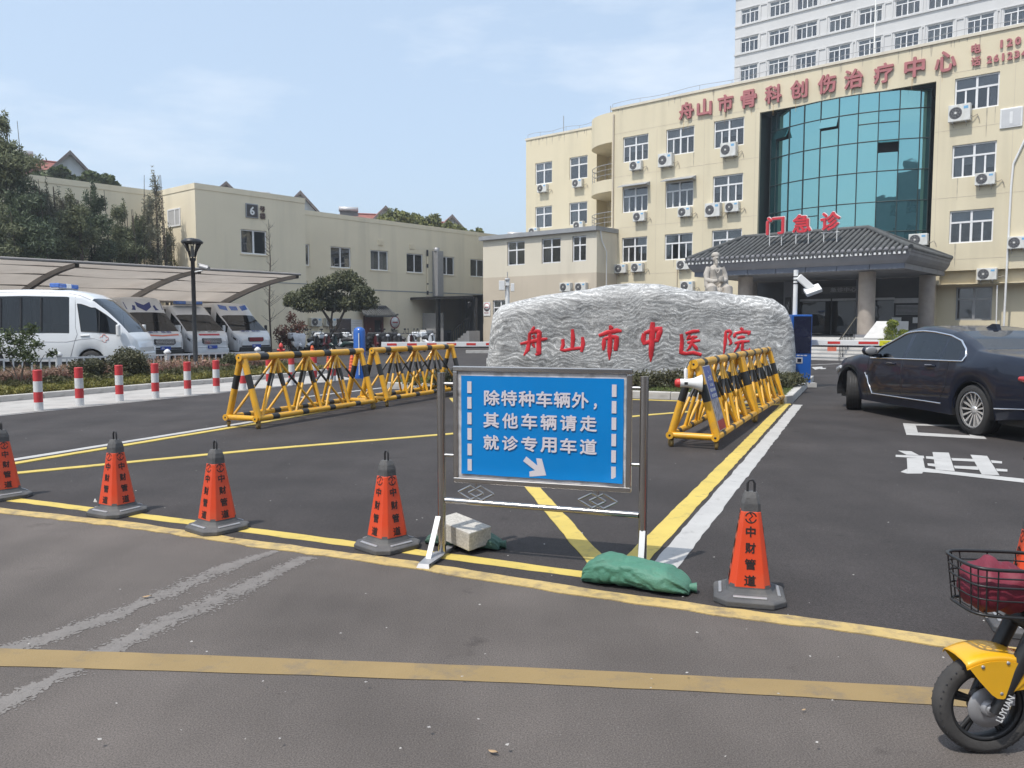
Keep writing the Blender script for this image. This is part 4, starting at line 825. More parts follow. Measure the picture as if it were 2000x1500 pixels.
def weld(me):
    bm=bmesh.new(); bm.from_mesh(me); bmesh.ops.remove_doubles(bm,verts=bm.verts,dist=.0005); bm.to_mesh(me); bm.free()
def vehicle(sp,root,paint,glassm):
    # flank, screens and arches as parts
    parts=shell(sp); d={}
    for k,mb in parts.items():
        nm={'body':'body','screen':'windscreen','back':'rear_window','arch':'wheel_arch'}.get(k,'side_window')
        o=obj(nm,mb,paint if k=='body' else (M['black'] if k=='arch' else glassm),root); weld(o.data); d[k]=o
    return d
def sidept(sp,x,f,s=1,off=.004):
    """a point on the flank: f counts profile rows (2.5 = halfway between rows 2 and 3)"""
    h=profile(sp,x); i=int(min(f,7.999)); q=f-i; y=h[i][0]*(1-q)+h[i+1][0]*q; z=h[i][1]*(1-q)+h[i+1][1]*q; return Vector((x,s*(y+off),z))
def wheel(root,x,y,r,wd,rimstyle=15,steer=0,rimr=.68,side=1):
    t=MB(); q=wd/2; pr=[(r*rimr,-q),(r*.93,-q),(r*.985,-q*.8),(r,-q*.5),(r,q*.5),(r*.985,q*.8),(r*.93,q),(r*rimr,q)]; t.lathe(pr,32,(0,0,0),0,'y',cap=False)
    for gz in (-.5,-.17,.17,.5): t.lathe([(r*1.002,gz*q-.004),(r*1.002,gz*q+.004)],32,(0,0,0),1,'y',cap=False)
    o=obj("wheel",MB().lathe([(r*.2,-q*.5),(r*.2,q*.5)],12,(0,0,0),0,'y'),M['black'],root,(x,y,r),(0,0,steer)); obj("tyre",t,[M['rubber'],M['black']],o)
    m=MB(); R0=r*rimr; yo=side*q*.72
    m.lathe([(R0*.9,-q*.9),(R0*1.0,-q*.9),(R0*1.0,q*.9),(R0*.9,q*.9)],32,(0,0,0),0,'y',cap=False); m.lathe([(R0*.93,yo-.01),(R0*1.02,yo),(R0*1.02,yo+side*.012),(R0*.9,yo+side*.004)],32,(0,0,0),0,'y',cap=False)
    for k in range(rimstyle):
        a=2*PI*k/rimstyle; w_=.5*PI*R0*.55/rimstyle; d=Vector((math.cos(a),0,math.sin(a))); u=Vector((-math.sin(a),0,math.cos(a)))
        for p,pw,yy in ((.12,.4,yo-side*.02),):
            A=d*R0*.15; B_=d*R0*.95; m.add([A+u*w_*.55+Vector((0,yo-side*.018,0)),A-u*w_*.55+Vector((0,yo-side*.018,0)),B_-u*w_+Vector((0,yo,0)),B_+u*w_+Vector((0,yo,0)),A+u*w_*.3+Vector((0,yo-side*.05,0)),A-u*w_*.3+Vector((0,yo-side*.05,0)),B_-u*w_*.6+Vector((0,yo-side*.05,0)),B_+u*w_*.6+Vector((0,yo-side*.05,0))],[(0,1,2,3),(0,3,7,4),(1,5,6,2),(2,6,7,3)])
    m.lathe([(R0*.2,yo-side*.04),(R0*.2,yo-side*.008),(R0*.12,yo-side*.002),(0.001,yo-side*.002)],14,(0,0,0),0,'y'); m.lathe([(R0*.9,yo-side*.09),(0.001,yo-side*.09)],24,(0,0,0),1,'y')
    obj("rim",m,[M['rim'],M['black']],o); return o
# ------------------------------------------------------------ the dark saloon
SED=dict(x0=-1.14,x1=4.10,tum=.20,shoulder=.965,
 top=[(-1.14,.80),(-1.11,.95),(-1.02,1.06),(-.6,1.10),(-.15,1.135),(.04,1.16),(.36,1.30),(.70,1.405),(1.1,1.458),(1.4,1.478),(1.65,1.465),(1.85,1.43),(2.2,1.24),(2.60,1.035),(3.0,.99),(3.4,.935),(3.7,.88),(3.95,.78),(4.06,.68),(4.10,.56)],
 belt=[(-1.14,.72),(-1.05,.93),(-.5,1.0),(0,.995),(1,.975),(2.2,.95),(2.9,.93),(3.4,.85),(3.9,.72),(4.10,.5)],
 width=[(-1.14,.72),(-1.08,.80),(-.9,.87),(-.5,.925),(0,.95),(1,.955),(2.4,.95),(3.15,.945),(3.5,.91),(3.8,.83),(4.0,.70),(4.10,.52)],
 sill=[(-1.14,.42),(-1.0,.32),(-.6,.28),(-.35,.235),(2.75,.22),(3.6,.24),(4.0,.30),(4.10,.36)],arch=[(0,.385,.345),(3.28,.385,.345)],
 side=[(.33,.72),(.755,1.58),(1.66,2.50)],screen=(1.83,2.60),back=(.03,.70))
car=thing("parked_car","dark navy saloon car with chrome window line and front wheels turned","car",(7.12,10.82,0),R(95.2))
cd=vehicle(SED,car,M['car_paint'],M['car_glass'])
for s in (1,-1):
    mb=MB(); low=[sidept(SED,x,3.0,s,.008) for x in np.linspace(.22,2.56,26)]; up=[sidept(SED,x,4.0,s,.008) for x in np.linspace(.42,2.34,30)]
    mb.path(low,.013,6); mb.path([low[0]]+[sidept(SED,.19,3.35,s,.006),sidept(SED,.25,3.75,s,.006)]+up+[low[-1]],.015,6)
    obj("window_trim",mb,M['chrome'],car)
for s in (1,-1):
    mb=MB(); 
    mb.path([sidept(SED,x,.62,s,.008) for x in np.linspace(.62,2.45,16)]+[sidept(SED,2.55,1.3,s,.01),sidept(SED,2.6,1.75,s,.01)],.013,6)
    obj("sill_trim",mb,M['chrome'],car); obj("vent_trim",MB().path([sidept(SED,2.45,.62,s,.012),sidept(SED,2.66,1.9,s,.012)],.011,5),M['chrome'],car); obj("bumper_trim",MB().path([sidept(SED,-.95,.7,s,.01),sidept(SED,-.45,.7,s,.01)],.01,5),M['chrome'],car)
    for xa in (.52,1.62,2.62):
        sl_=.22 if xa<1 else .0
        mb=MB(); mb.path([sidept(SED,xa+(.30 if xa<1 else 0)*max(0,(1.6-f)/1.6),f,s,.001) for f in np.linspace(.3,2.95,9)],.0045,4); obj("door_seam",mb,M['black'],car)
    for xa in (.80,1.82):
        mb=MB(); mb.path([sidept(SED,x,2.62,s,.022 if 0<i<3 else .0) for i,x in enumerate(np.linspace(xa,xa+.25,4))],.015,6); obj("door_handle",mb,M['car_paint'],car); mb=MB(); mb.path([sidept(SED,x,2.70,s,.03) for x in np.linspace(xa+.04,xa+.21,3)],.006,5); obj("handle_trim",mb,M['chrome'],car)
    mb=MB(); p=sidept(SED,2.34,3.25,s,0); mb.sphere(tuple(p+Vector((.02,s*.17,.075))),(.075,.125,.085),12,8); mb.cbox(p+Vector((.03,s*.06,.0)),(.09,.16,.05)); mb.sphere(tuple(p+Vector((-.045,s*.17,.075))),(.02,.108,.068),10,6,1); mb.path([p+Vector((.0,s*.08,-.005)),p+Vector((.03,s*.27,.01))],.012,5,2)
    obj("door_mirror",mb,[M['car_paint'],M['alu'],M['chrome']],car)
    wheel(car,0,s*.80,.345,.25,15,0,.74,s); wheel(car,3.28,s*.80,.345,.245,15,R(-29),.74,s)
    mb=MB(); mb.path([sidept(SED,x,2.6,s,.01) for x in (3.66,3.80,3.93,4.03)],[.03,.055,.055,.03],8); obj("headlight",mb,M['lamp_glass'],car)
    mb=MB(); mb.path([sidept(SED,x,2.3,s,.004) for x in (-1.11,-1.0,-.82)],[.06,.07,.03],8); obj("tail_light",mb,M['tail_red'],car)
mb=MB(); 
for y in (-.38,.38):
    mb.cbox((1.35,y,.62),(.5,.5,.2)); mb.cbox((1.12,y,.92),(.16,.48,.55)); mb.cbox((1.1,y,1.26),(.1,.26,.16))
    mb.cbox((.66,y,.88),(.16,.5,.5)); mb.cbox((.64,y,1.16),(.1,.26,.14))
mb.box(1.95,-.75,.6,2.45,.75,.93); mb.box(-.3,-.8,.35,2.6,.8,.42); mb.box(.02,-.7,1.0,.6,.7,1.03); obj("interior",mb,M['seat'],car); mb=MB(); a=np.linspace(0,2*PI,17)[:-1]; mb.path([(1.8+.1*math.sin(t)*.4,.38+.18*math.cos(t),.92+.18*math.sin(t)) for t in a],.014,6,closed=True); obj("steering_wheel",mb,M['black'],car)
mb=MB(); mb.prism([(.76,1.41),(1.02,1.445),(.88,1.505),(.80,1.50)],-.03,.03,'y'); obj("roof_aerial",mb,M['car_paint'],car)
mb=MB(); mb.cbox((4.09,.16,.52),(.04,.25,.2)); mb.cbox((4.09,-.16,.52),(.04,.25,.2)); obj("grille",mb,M['chrome'],car,bevel=.02); mb=MB(); mb.cbox((-1.145,0,.78),(.02,.5,.14)); obj("number_plate",mb,M['plate_blue'],car)
# ------------------------------------------------------------ white ambulances
def van_spec(L=5.4,high=2.55,cab=2.02,hood=1.15,base=3.3,nose=.55,cabx=None,sq=.93):
    f=L; cx=cabx or (f-nose-1.05)
    return dict(x0=-1.0,x1=f-1.0,tum=.11,shoulder=.985,
     top=[(-1.0,high-.12),(-.9,high),(cx-1.75,high),(cx-1.55,high-.03),(cx-1.0,cab+.02),(f-1.0-nose,hood),(f-1.28,hood-.1),(f-1.08,hood-.24),(f-1.0,hood-.42)],
     belt=[(-1.0,1.2),(cx-1.2,1.18),(f-1.0-nose,hood-.07),(f-1.1,hood-.36),(f-1.0,hood-.55)],
     width=[(-1.0,.93*sq),(-.85,.97),(0,1.0),(cx-1.5,1.0),(f-1.0-nose-.5,.98),(f-1.35,.93),(f-1.12,.84),(f-1.0,.70)],
     sill=[(-1.0,.36),(f-1.4,.30),(f-1.05,.26),(f-1.0,.3)],arch=[(0,.40,.34),(base,.40,.34)],
     side=[(-.7,.55),(.65,cx-1.75),(cx-1.3,f-1.0-nose-.35)],screen=(cx-.97,f-1.0-nose-.02),extra=[cx-1.0])
def beacon(root,x,z,w=1.3):
    mb=MB(); mb.box(x-.14,-w/2,z,x+.14,w/2,z+.05,2); mb.box(x-.15,-w/2,z+.05,x+.15,-.16,z+.19,0); mb.box(x-.15,.16,z+.05,x+.15,w/2,z+.19,0); mb.box(x-.15,-.16,z+.05,x+.15,.16,z+.19,1)
    obj("light_bar",mb,[M['blue_light'],M['white'],M['alu']],root,bevel=.03)
def van_fit(v,sp,front,style,L):
    """lamps, grille, plate, mirrors and wheels of a van"""
    hz=interp(sp['top'],front-.25); c=Vector
    for s in (1,-1):
        mb=MB(); xs_=np.linspace(front-.52,front-.06,7)
        up=[sidept(sp,x,2.95,s,.006) for x in xs_]; lo=[sidept(sp,x,2.2 if x<front-.2 else 1.9,s,.006) for x in xs_]; mb.loft([lo,up],0,True); mb.loft([[p+Vector((0,s*.003,0)) for p in (lo[2],lo[3],lo[4])],[p.lerp(q,.6)+Vector((0,s*.004,.0)) for p,q in zip(lo[2:5],up[2:5])]],1,True)
        obj("headlight",mb,[M['lamp_glass'],M['black']],v)
        mb=MB(); p=sidept(sp,sp['side'][2][1]-.12,3.2,s,0); mb.cbox(p+Vector((.05,s*.16,.1)),(.1,.12,.30)); mb.cbox(p+Vector((.03,s*.07,0)),(.06,.16,.06)); obj("door_mirror",mb,M['van_white'] if style!='ford' else M['black'],v,bevel=.03)
        wheel(v,0,s*.86,.34,.22,8,0,.62,s); wheel(v,sp['arch'][1][0],s*.86,.34,.22,8,0,.62,s)
        for x in (sp['side'][2][0]-.08,sp['side'][2][1]+.12): mb=MB(); mb.path([sidept(sp,x,f,s,.001) for f in np.linspace(.3,2.9,7)],.005,4); obj("door_seam",mb,M['alu'],v)
        mb=MB(); mb.path([sidept(sp,x,2.55,s,.02) for x in (sp['side'][2][0]+.06,sp['side'][2][0]+.26)],.018,6); obj("door_handle",mb,M['van_white'] if style!='box' else M['alu'],v)
    gz=hz-.36; fx=front+.008
    if style=='ford': gs=(.40,.10,gz+.10); M_=M['black']
    else: gs=(.46,.13,gz+.06); M_=M['black']
    mb=MB(); pr=[(-gs[0],gs[2]-gs[1]*.5),(-gs[0]*.8,gs[2]-gs[1]),(gs[0]*.8,gs[2]-gs[1]),(gs[0],gs[2]-gs[1]*.5),(gs[0]*.96,gs[2]+gs[1]),(-gs[0]*.96,gs[2]+gs[1])]; mb.prism(pr[::-1],fx-.06,fx+.015,'x'); o=obj("grille",mb,M_,v,bevel=.02); mb=MB()
    for i in range(4): z_=gs[2]-gs[1]*.7+i*gs[1]*.45; mb.box(fx+.016,-gs[0]*.86,z_,fx+.024,gs[0]*.86,z_+.02)
    obj("grille_bar",mb,M['chrome'] if style!='ford' else M['decal_red'],o)
    mb=MB(); mb.box(front-.22,-.80,.24,front+.02,.80,.46); mb.box(front-.12,-.72,.46,front+.025,.72,.54); obj("bumper",mb,M['black'] if style in('ford','jmc') else M['van_white'],v,bevel=.06,seg=3)
    o=obj("number_plate",MB().box(front+.04,-.22,.44,front+.055,.22,.58),M['plate_blue'],v); letter("浙L",M['white'],o,(front+.058,-.1,.51),(PI/2,0,PI/2),.14,.08,.02)
VS=van_spec(5.5,2.62,2.02,1.18,3.45,.5)
def vpt(sp,x,y,dz=.006):
    h=profile(sp,x); 
    for (ya,za),(yb,zb_) in zip(h[4:-1],h[5:]):
        if yb<=abs(y)<=ya: return Vector((x,y,za+(zb_-za)*((ya-abs(y))/(ya-yb+1e-6))+dz))
    return Vector((x,y,h[4][1]+dz))
def roofdecal(v,sp,polys,m,name="decal"):
    mb=MB()
    for p in polys:
        q=[vpt(sp,x,y,.012) for x,y in p]; mb.add(q,[tuple(range(len(q)))])
    return obj(name,mb,m,v)
FR=4.5
def hoodtext(v,sp,m,x=4.0,word="浙江 急救",w=1.0):
    a=vpt(sp,x,0,.02); b=vpt(sp,x+.2,0,.02); an=math.atan2(b.z-a.z,.2)
    o=letter(word,m,v,a,(0,0,0),w,.16,.02); o.rotation_euler=Matrix(((0,-math.cos(an),-math.sin(an)),(1,0,0),(0,-math.sin(an),math.cos(an)))).to_euler() if False else (Matrix.Rotation(-an,3,'Y')@Matrix.Rotation(PI/2,3,'Z')).to_euler(); return o
def ambulance(label,style,u,px,high=2.62,cab=2.02,dc=32.3,rz=None):
    sp=van_spec(5.5,high,cab,1.18,3.4,.5); p=onp(u,660,AX,dc); p.z=0; h=-AX
    t=thing("ambulance",label,"ambulance",p-h*FR,math.atan2(h.y,h.x)+(rz or 0),"ambulances parked under the canopy"); vehicle(sp,t,M['van_white'],M['pane_dark']); van_fit(t,sp,FR,style,5.5)
    mb=MB(); 
    for s in (1,-1):
        xs_=np.linspace(-.8,3.0,24); mb.loft([[sidept(sp,x,1.75,s,.006) for x in xs_],[sidept(sp,x,2.25,s,.006) for x in xs_]],0,True)
    obj("side_stripe",mb,M['decal_red'],t); mb=MB(); mb.box(.4,-.9,.5,2.2,.9,1.3); mb.box(2.35,-.85,.9,2.5,.85,1.6); obj("interior",mb,M['seat'],t); return t,sp
v2,sp=ambulance("white ambulance with navy wing decal on its raised front and coral hood line","jmc",322,0,2.66,2.0)
cx=5.5-.5-1.05
roofdecal(v2,sp,[[(cx-1.42,-.80),(cx-1.12,-.78),(cx-1.05,-.42),(cx-1.22,-.38)],[(cx-1.38,-.32),(cx-1.18,-.30),(cx-1.02,-.02),(cx-1.02,.02),(cx-1.18,.30),(cx-1.38,.32),(cx-1.25,0)],[(cx-1.42,.80),(cx-1.22,.38),(cx-1.05,.42),(cx-1.12,.78)]],M['navy']); hoodtext(v2,sp,M['navy'],4.08)
roofdecal(v2,sp,[[(4.22,-.72),(4.30,-.72),(4.37,0),(4.29,0)],[(4.22,.72),(4.29,0),(4.37,0),(4.30,.72)]],M['decal_orange'],"hood_stripe")
v3,sp=ambulance("white ambulance behind the lamp post with blue light bar and red grille line","mercedes",414,0,2.35,1.92,32.5); beacon(v3,cx-1.45,2.34,1.25); hoodtext(v3,sp,M['alu'],4.05); roofdecal(v3,sp,[[(4.24,-.5),(4.34,-.46),(4.34,.46),(4.24,.5)]],M['decal_red'],"hood_stripe")
v4,sp=ambulance("white ambulance with black bumper and three blue roof lamps, nearest the bare sapling","ford",500,0,2.5,1.92,32.7); roofdecal(v4,sp,[[(cx-1.5,-.72),(cx-1.28,-.72),(cx-1.18,-.36),(cx-1.4,-.34)],[(cx-1.4,-.2),(cx-1.2,-.18),(cx-1.2,.18),(cx-1.4,.2)],[(cx-1.5,.72),(cx-1.4,.34),(cx-1.18,.36),(cx-1.28,.72)]],M['blue_light'],"roof_lamp"); hoodtext(v4,sp,M['navy'],4.05)
# the long van seen from the side
BV=dict(x0=-1.0,x1=4.35,tum=.10,shoulder=.985,top=[(-1.0,2.42),(-.9,2.54),(1.0,2.585),(2.3,2.56),(2.75,2.46),(3.1,2.28),(3.5,1.93),(3.9,1.50),(4.1,1.24),(4.25,1.06),(4.33,.9),(4.35,.76)],
 belt=[(-1.0,1.22),(2.0,1.22),(3.2,1.2),(3.9,1.16),(4.2,.96),(4.35,.66)],width=[(-1.0,.9),(-.85,.95),(0,.97),(3.2,.97),(3.8,.94),(4.1,.87),(4.25,.78),(4.35,.62)],sill=[(-1.0,.36),(3.9,.32),(4.35,.34)],
 arch=[(0,.40,.34),(3.0,.40,.34)],side=[(-.85,.0),(.06,2.38)],screen=(3.05,4.1),extra=[2.5,3.95])
nose=at(287,690,24.9); t=thing("ambulance","long white high roofed van with blue and white light bar beside the planting bed","ambulance",(nose.x-.42-4.35*math.cos(R(4)),nose.y-4.35*math.sin(R(4))+.95,0),R(4)); vehicle(BV,t,M['van_white'],M['pane_dark']); beacon(t,1.85,2.585,1.3)
for s in (1,-1):
    mb=MB(); top_=[sidept(BV,x,3.86 if x<3.05 else 3.92,s,.006) for x in np.linspace(2.62,3.78,12)]; lo=[sidept(BV,x,3.06,s,.006) for x in np.linspace(2.74,3.84,12)]; mb.loft([lo,top_],0,True); obj("door_window",mb,M['pane_dark'],t)
    mb=MB(); mb.path(lo+[top_[-1]]+top_[::-1]+[lo[0]],.012,5); obj("window_seal",mb,M['black'],t); mb=MB(); mb.path([sidept(BV,3.28,f,s,.012) for f in (3.05,3.9)],.02,5); obj("window_bar",mb,M['black'],t)
    for xx in (-.42,.35,.95,1.55): obj("window_bar",MB().path([sidept(BV,xx,3.05,s,.006),sidept(BV,xx,3.95,s,.006)],.035,5),M['black'],t)
    mb=MB(); mb.path([sidept(BV,x,2.0,s,.002) for x in np.linspace(-.9,3.5,12)],.006,4); mb.path([sidept(BV,2.62-(2.9-f)*.10,f,s,.002) for f in np.linspace(.3,2.9,8)]+[sidept(BV,2.56,f,s,.002) for f in (3.2,3.8,4.4)],.007,4); mb.path([sidept(BV,x,4.95,s,.003) for x in np.linspace(-.9,3.0,14)],.007,4); obj("panel_seam",mb,M['alu'],t)
    mb=MB(); mb.path([sidept(BV,2.72,2.62,s,.02),sidept(BV,2.98,2.62,s,.02)],.02,6); obj("door_handle",mb,M['white'],t)
    mb=MB(); p=sidept(BV,3.86,3.25,s,0); mb.cbox(p+Vector((.02,s*.13,.06)),(.10,.16,.36)); obj("door_mirror",mb,M['white'],t,bevel=.03); wheel(t,0,s*.84,.34,.22,8,0,.62,s); wheel(t,3.0,s*.84,.34,.22,8,0,.62,s)
    mb=MB(); mb.path([sidept(BV,x,1.8,s,.01) for x in (4.08,4.22,4.31)],[.08,.12,.06],8); obj("headlight",mb,M['lamp_glass'],t)
    mb=MB(); c0=sidept(BV,3.42,2.5,s,.006); 
    for a in range(4): an_=a*PI/2; c1=c0+Vector((math.cos(an_)*.07,0,math.sin(an_)*.07)); mb.path([c1+Vector((math.cos(q)*.055,0,math.sin(q)*.055)) for q in np.linspace(an_-2.1,an_+2.1,9)],.007,4)
    obj("door_emblem",mb,M['decal_orange'],t)
mb=MB(); mb.box(.0,-.8,.5,2.2,.8,1.2); mb.box(2.4,-.75,.6,2.6,.75,1.6); obj("interior",mb,M['seat'],t); obj("bumper",MB().box(4.2,-.7,.34,4.38,.7,.62),M['van_white'],t,bevel=.05)
# ------------------------------------------------------------ scooters
def make_scooter(label,body,box,mode=0):
    t=thing("scooter",label,"scooter"); 
    for x in (-.62,.62):
        w_=obj("wheel",MB().lathe([(.12,-.04),(.21,-.045),(.235,-.02),(.235,.02),(.21,.045),(.12,.04)],16,(x,0,.235),0,'y',cap=False),M['rubber'],t); obj("rim",MB().lathe([(.001,-.03),(.13,-.025),(.13,.025),(.001,.03)],12,(x,0,.235),0,'y'),M['rim'],w_)
    mb=MB(); mb.path([(.62,0,.3),(.5,0,.62),(.40,0,.98)],[.045,.05,.04],8); mb.path([(-.62,0,.28),(-.3,0,.3),(.25,0,.28),(.42,0,.5)],[.08,.11,.1,.06],8,sq=1.3); obj("frame",mb,M['black'],t)
    mb=MB(); mb.path([(-.82,0,.62),(-.55,0,.60),(-.2,0,.58),(.02,0,.42)],[.05,.12,.14,.09],10,sq=1.1); mb.loft([[(.34+.10*math.cos(y*6)-.02,y,z_) for y in np.linspace(-w_,w_,7)] for z_,w_ in ((.30,.10),(.5,.18),(.72,.2),(.9,.15),(1.0,.07))],0,True); mb.path([(-.84,0,.70),(-.7,0,.66)],[.05,.10],8); mb.path([(.62,-.05,.50),(.62,.05,.50)],.03,6); mb.path([(.78,0,.48),(.62,0,.52),(.44,0,.46)],[.05,.10,.08],8); obj("fairing",mb,body,t)
    mb=MB(); mb.path([(-.78,0,.76),(-.4,0,.77),(-.02,0,.70)],[.09,.15,.10],8,sq=1.0); obj("saddle",mb,M['black'],t)
    mb=MB(); mb.path([(.28,-.33,1.03),(.38,-.15,1.0),(.38,.15,1.0),(.28,.33,1.03)],.018,6)
    for s in (-1,1): mb.path([(.34,s*.26,1.02),(.34,s*.32,1.2)],.01,5); mb.sphere((.34,s*.34,1.24),(.02,.06,.045),8,5)
    obj("handlebar",mb,M['black'],t); obj("headlight",MB().sphere((.45,0,.94),(.06,.10,.07),10,6),M['lamp_glass'],t)
    if box is not None: 
        mb=MB(); mb.box(-.98,-.19,.78,-.6,.19,1.08); obj("top_box",mb,box,t,bevel=.06,seg=3)
    if mode==1:
        mb=MB(); mb.loft([[(.52,y,.42) for y in (-.24,-.1,0,.1,.24)],[(.56,y*1.0,.75) for y in (-.26,-.1,0,.1,.26)],[(.50,y*1.1,.95) for y in (-.28,-.1,0,.1,.28)],[(.38,y*.9,1.06) for y in (-.3,-.1,0,.1,.3)]],0,True); obj("wind_apron",mb,box if box is not None else body,t)
    return t
sc_white=make_scooter("",M['van_white'],M['van_white']); sc_red=make_scooter("",mat("maroon scooter paint",(.10,.018,.022),.35,.1,4,coat=.5),M['black'],0); sc_black=make_scooter("",M['black'],M['black'],0); sc_green=make_scooter("",mat("green scooter paint",(.02,.05,.05),.35,.1,4,coat=.5),None,0); sc_apron=make_scooter("",M['van_white'],mat("silver apron cloth",(.55,.55,.57),.6,.15,6),1)
seen_s=set()
for src,u,v,Y,rz,lab in ((sc_apron,580,0,38.3,-60,"white scooter with a silver wind apron nearest the ambulances"),(sc_white,602,0,39.0,-120,"white scooter with white top box behind the leftmost apron scooter"),(sc_black,626,0,39.6,-110,"black scooter standing left of the small broadleaf tree trunk"),
  (sc_red,646,0,39.2,-105,"maroon scooter in front of the broadleaf tree"),(sc_green,668,0,38.6,160,"dark green scooter without a box left of the blue post"),(sc_white,664,0,41.0,-100,"white scooter in the back row behind the maroon one"),(sc_black,690,0,39.8,-95,"black scooter just left of the blue post"),
  (sc_black,716,0,39.6,-100,"black scooter just right of the blue post"),(sc_red,738,0,40.4,-80,"maroon scooter in front of the red doorway"),(sc_black,754,0,39.2,-70,"black scooter with black box right of the doorway"),
  (sc_black,776,0,41.2,-70,"black scooter beneath the round no entry sign"),(sc_red,792,0,41.8,-20,"maroon scooter left of the pale cabinets"),(sc_white,806,0,42.4,-95,"white scooter in front of the pale cabinets"),(sc_white,838,0,42.8,-60,"white scooter at the right end of the row")):
    x=(u-1000)/FPX*Y*1.0; 
    if id(src) not in seen_s: seen_s.add(id(src)); o=src; o.location=(x,Y,0); o.rotation_euler=(0,0,R(rz)); o['label']=lab
    else: o=dup(src,(x,Y,0),R(rz),lab)
    o['group']="scooters parked along the beige block"
# ------------------------------------------------------------ yellow electric bicycle at the near right edge
M['rubber_bike']=mat('dusty tyre rubber',(.055,.052,.05),.85,.2,10,.2,60); M['bike_yellow']=mat("yellow bicycle paint",(.80,.42,.015),.35,.05,5,coat=.4); M['bag']=mat("burgundy bag",(.17,.018,.035),.6,.3,6,.6,14)
eb=thing("electric_bicycle","yellow electric bicycle with black wire basket and cast front wheel","bicycle",(1.655,2.715,0),PI)
def bikewheel(x):
    t=MB(); r=.172; t.lathe([(.126,-.026),(.15,-.034),(.166,-.028),(r,-.012),(r,.012),(.166,.028),(.15,.034),(.126,.026)],44,(0,0,0),0,'y',cap=False)
    for k in range(40):
        a=2*PI*k/40; 
        for s in (-1,1): t.cbox((.1652*math.cos(a),s*.020,.1652*math.sin(a)),(.0036,.022,.0045),1,Matrix.Rotation(-a,3,'Y')@Matrix.Rotation(s*.5,3,'X'))
    o=obj("wheel",MB().lathe([(.022,-.05),(.03,-.045),(.03,.045),(.022,.05)],14,(0,0,0),0,'y'),M['alu'],eb,(x,0,.172)); obj("tyre",t,[M['rubber_bike'],M['black']],o)
    m=MB(); m.lathe([(.114,-.018),(.128,-.024),(.128,.024),(.114,.018),(.114,-.018)],40,(0,0,0),0,'y',cap=False)
    for k in range(5):
        a=2*PI*k/5+.3
        for da in (-.16,.16): m.path([(.03*math.cos(a),-.004,.03*math.sin(a)),(.117*math.cos(a+da*.55),0,.117*math.sin(a+da*.55))],[.011,.008],6)
    m.lathe([(.001,-.02),(.05,-.018),(.05,.018),(.001,.02)],20,(0,0,0),0,'y'); obj("rim",m,M['black_metal'],o); return o
wf=bikewheel(0); bikewheel(-1.12)
m=MB(); m.lathe([(.03,.030),(.072,.030),(.072,.034),(.03,.034)],24,(0,0,.172),0,'y',cap=False); obj("brake_disc",m,M['alu'],eb)
m=MB()
for s in (-1,1): m.path([(-.005,s*.062,.165),(-.07,s*.064,.32),(-.135,s*.06,.47)],[.020,.026,.026],10)
m.path([(-.135,-.06,.47),(-.135,.06,.47)],.03,8); m.path([(-.135,0,.47),(-.30,0,.98)],.026,10); obj("fork",m,M['black_metal'],eb)
letter("LUYUAN",M['white'],eb,(-.022,.0895,.195),(PI/2,R(-65),PI),.098,.024,.03)
m=MB(); rows_=[]
for a in np.linspace(1.02,2.55,24):
    rad=.205+.012*max(0,(a-1.5)); x_,z_=rad*math.cos(a),.172+rad*math.sin(a); rows_.append([(x_,y,z_-d) for y,d in ((-.078,.020),(-.070,.006),(-.045,.0),(0,-.003),(.045,.0),(.070,.006),(.078,.020))])
m.loft(rows_,0,True)
for s in (-1,1):
    A=[r_[0 if s<0 else 6] for r_ in rows_]; tri=[(.098,s*.0785,.33),(.062,s*.080,.285),(.020,s*.081,.24),(.002,s*.081,.228),(-.018,s*.081,.226),(-.036,s*.081,.236),(-.09,s*.080,.285),(-.165,s*.079,.335)]
    m.add(A+tri[::-1],[tuple(range(len(A)+len(tri)))],0,False)
fd=obj("mudguard",m,M['bike_yellow'],eb); so_=fd.modifiers.new("thickness",'SOLIDIFY'); so_.thickness=.003
m=MB()
for x,z in ((.055,.338),(-.03,.352),(-.012,.245)): m.lathe([(.001,.0845),(.006,.0845),(.006,.07)],8,(x,0,z),0,'y')
obj("screw",m,M['alu'],eb)
obj("reflector",MB().box(-.125,.082,.285,-.095,.092,.325),M['amber'],eb,bevel=.005)
m=MB(); m.path([(-.27,.10,.99),(-.25,.13,.82),(-.21,.11,.6),(-.10,.098,.36),(-.02,.05,.20)],.004,5); m.path([(-.27,-.06,.99),(-.26,-.10,.78),(-.22,-.08,.56)],.004,5); obj('brake_cable',m,M['black'],eb)
m=MB(); m.cbox((-.045,.05,.215),(.05,.03,.04)); m.lathe([(.001,.055),(.016,.055),(.018,.045)],10,(0,0,.172),0,'y'); obj('brake_caliper',m,M['alu'],eb)
# basket: wire frame
m=MB(); bx0,bx1,by,bz0,bz1=.110,-.235,.12,.505,.675
def loop(z,k,r,dz=0): 
    pts=[]
    X0,X1,Y_=bx0*k if bx0>0 else bx0,bx1,by*k
    for a in np.linspace(0,2*PI,41)[:-1]:
        c_,s_=math.cos(a),math.sin(a); e=.45; px_=(X0+X1)/2+(X0-X1)/2*(abs(c_)**e)*(1 if c_>0 else -1); py_=Y_*(abs(s_)**e)*(1 if s_>0 else -1); pts.append((px_,py_,z+dz*((px_-X1)/(X0-X1))))
    return pts
top=loop(bz1,1.0,0,.012); bot=loop(bz0,.86,0,.02); m.path(top,.0065,6,closed=True); m.path(bot,.006,6,closed=True)
for f,r in ((.82,.003),(.62,.004),(.34,.003)): m.path([Vector(a).lerp(Vector(b),f) for a,b in zip(bot,top)],r,5,closed=True)
for i in range(0,40,2): m.tube(bot[i],top[i],.0026,5)
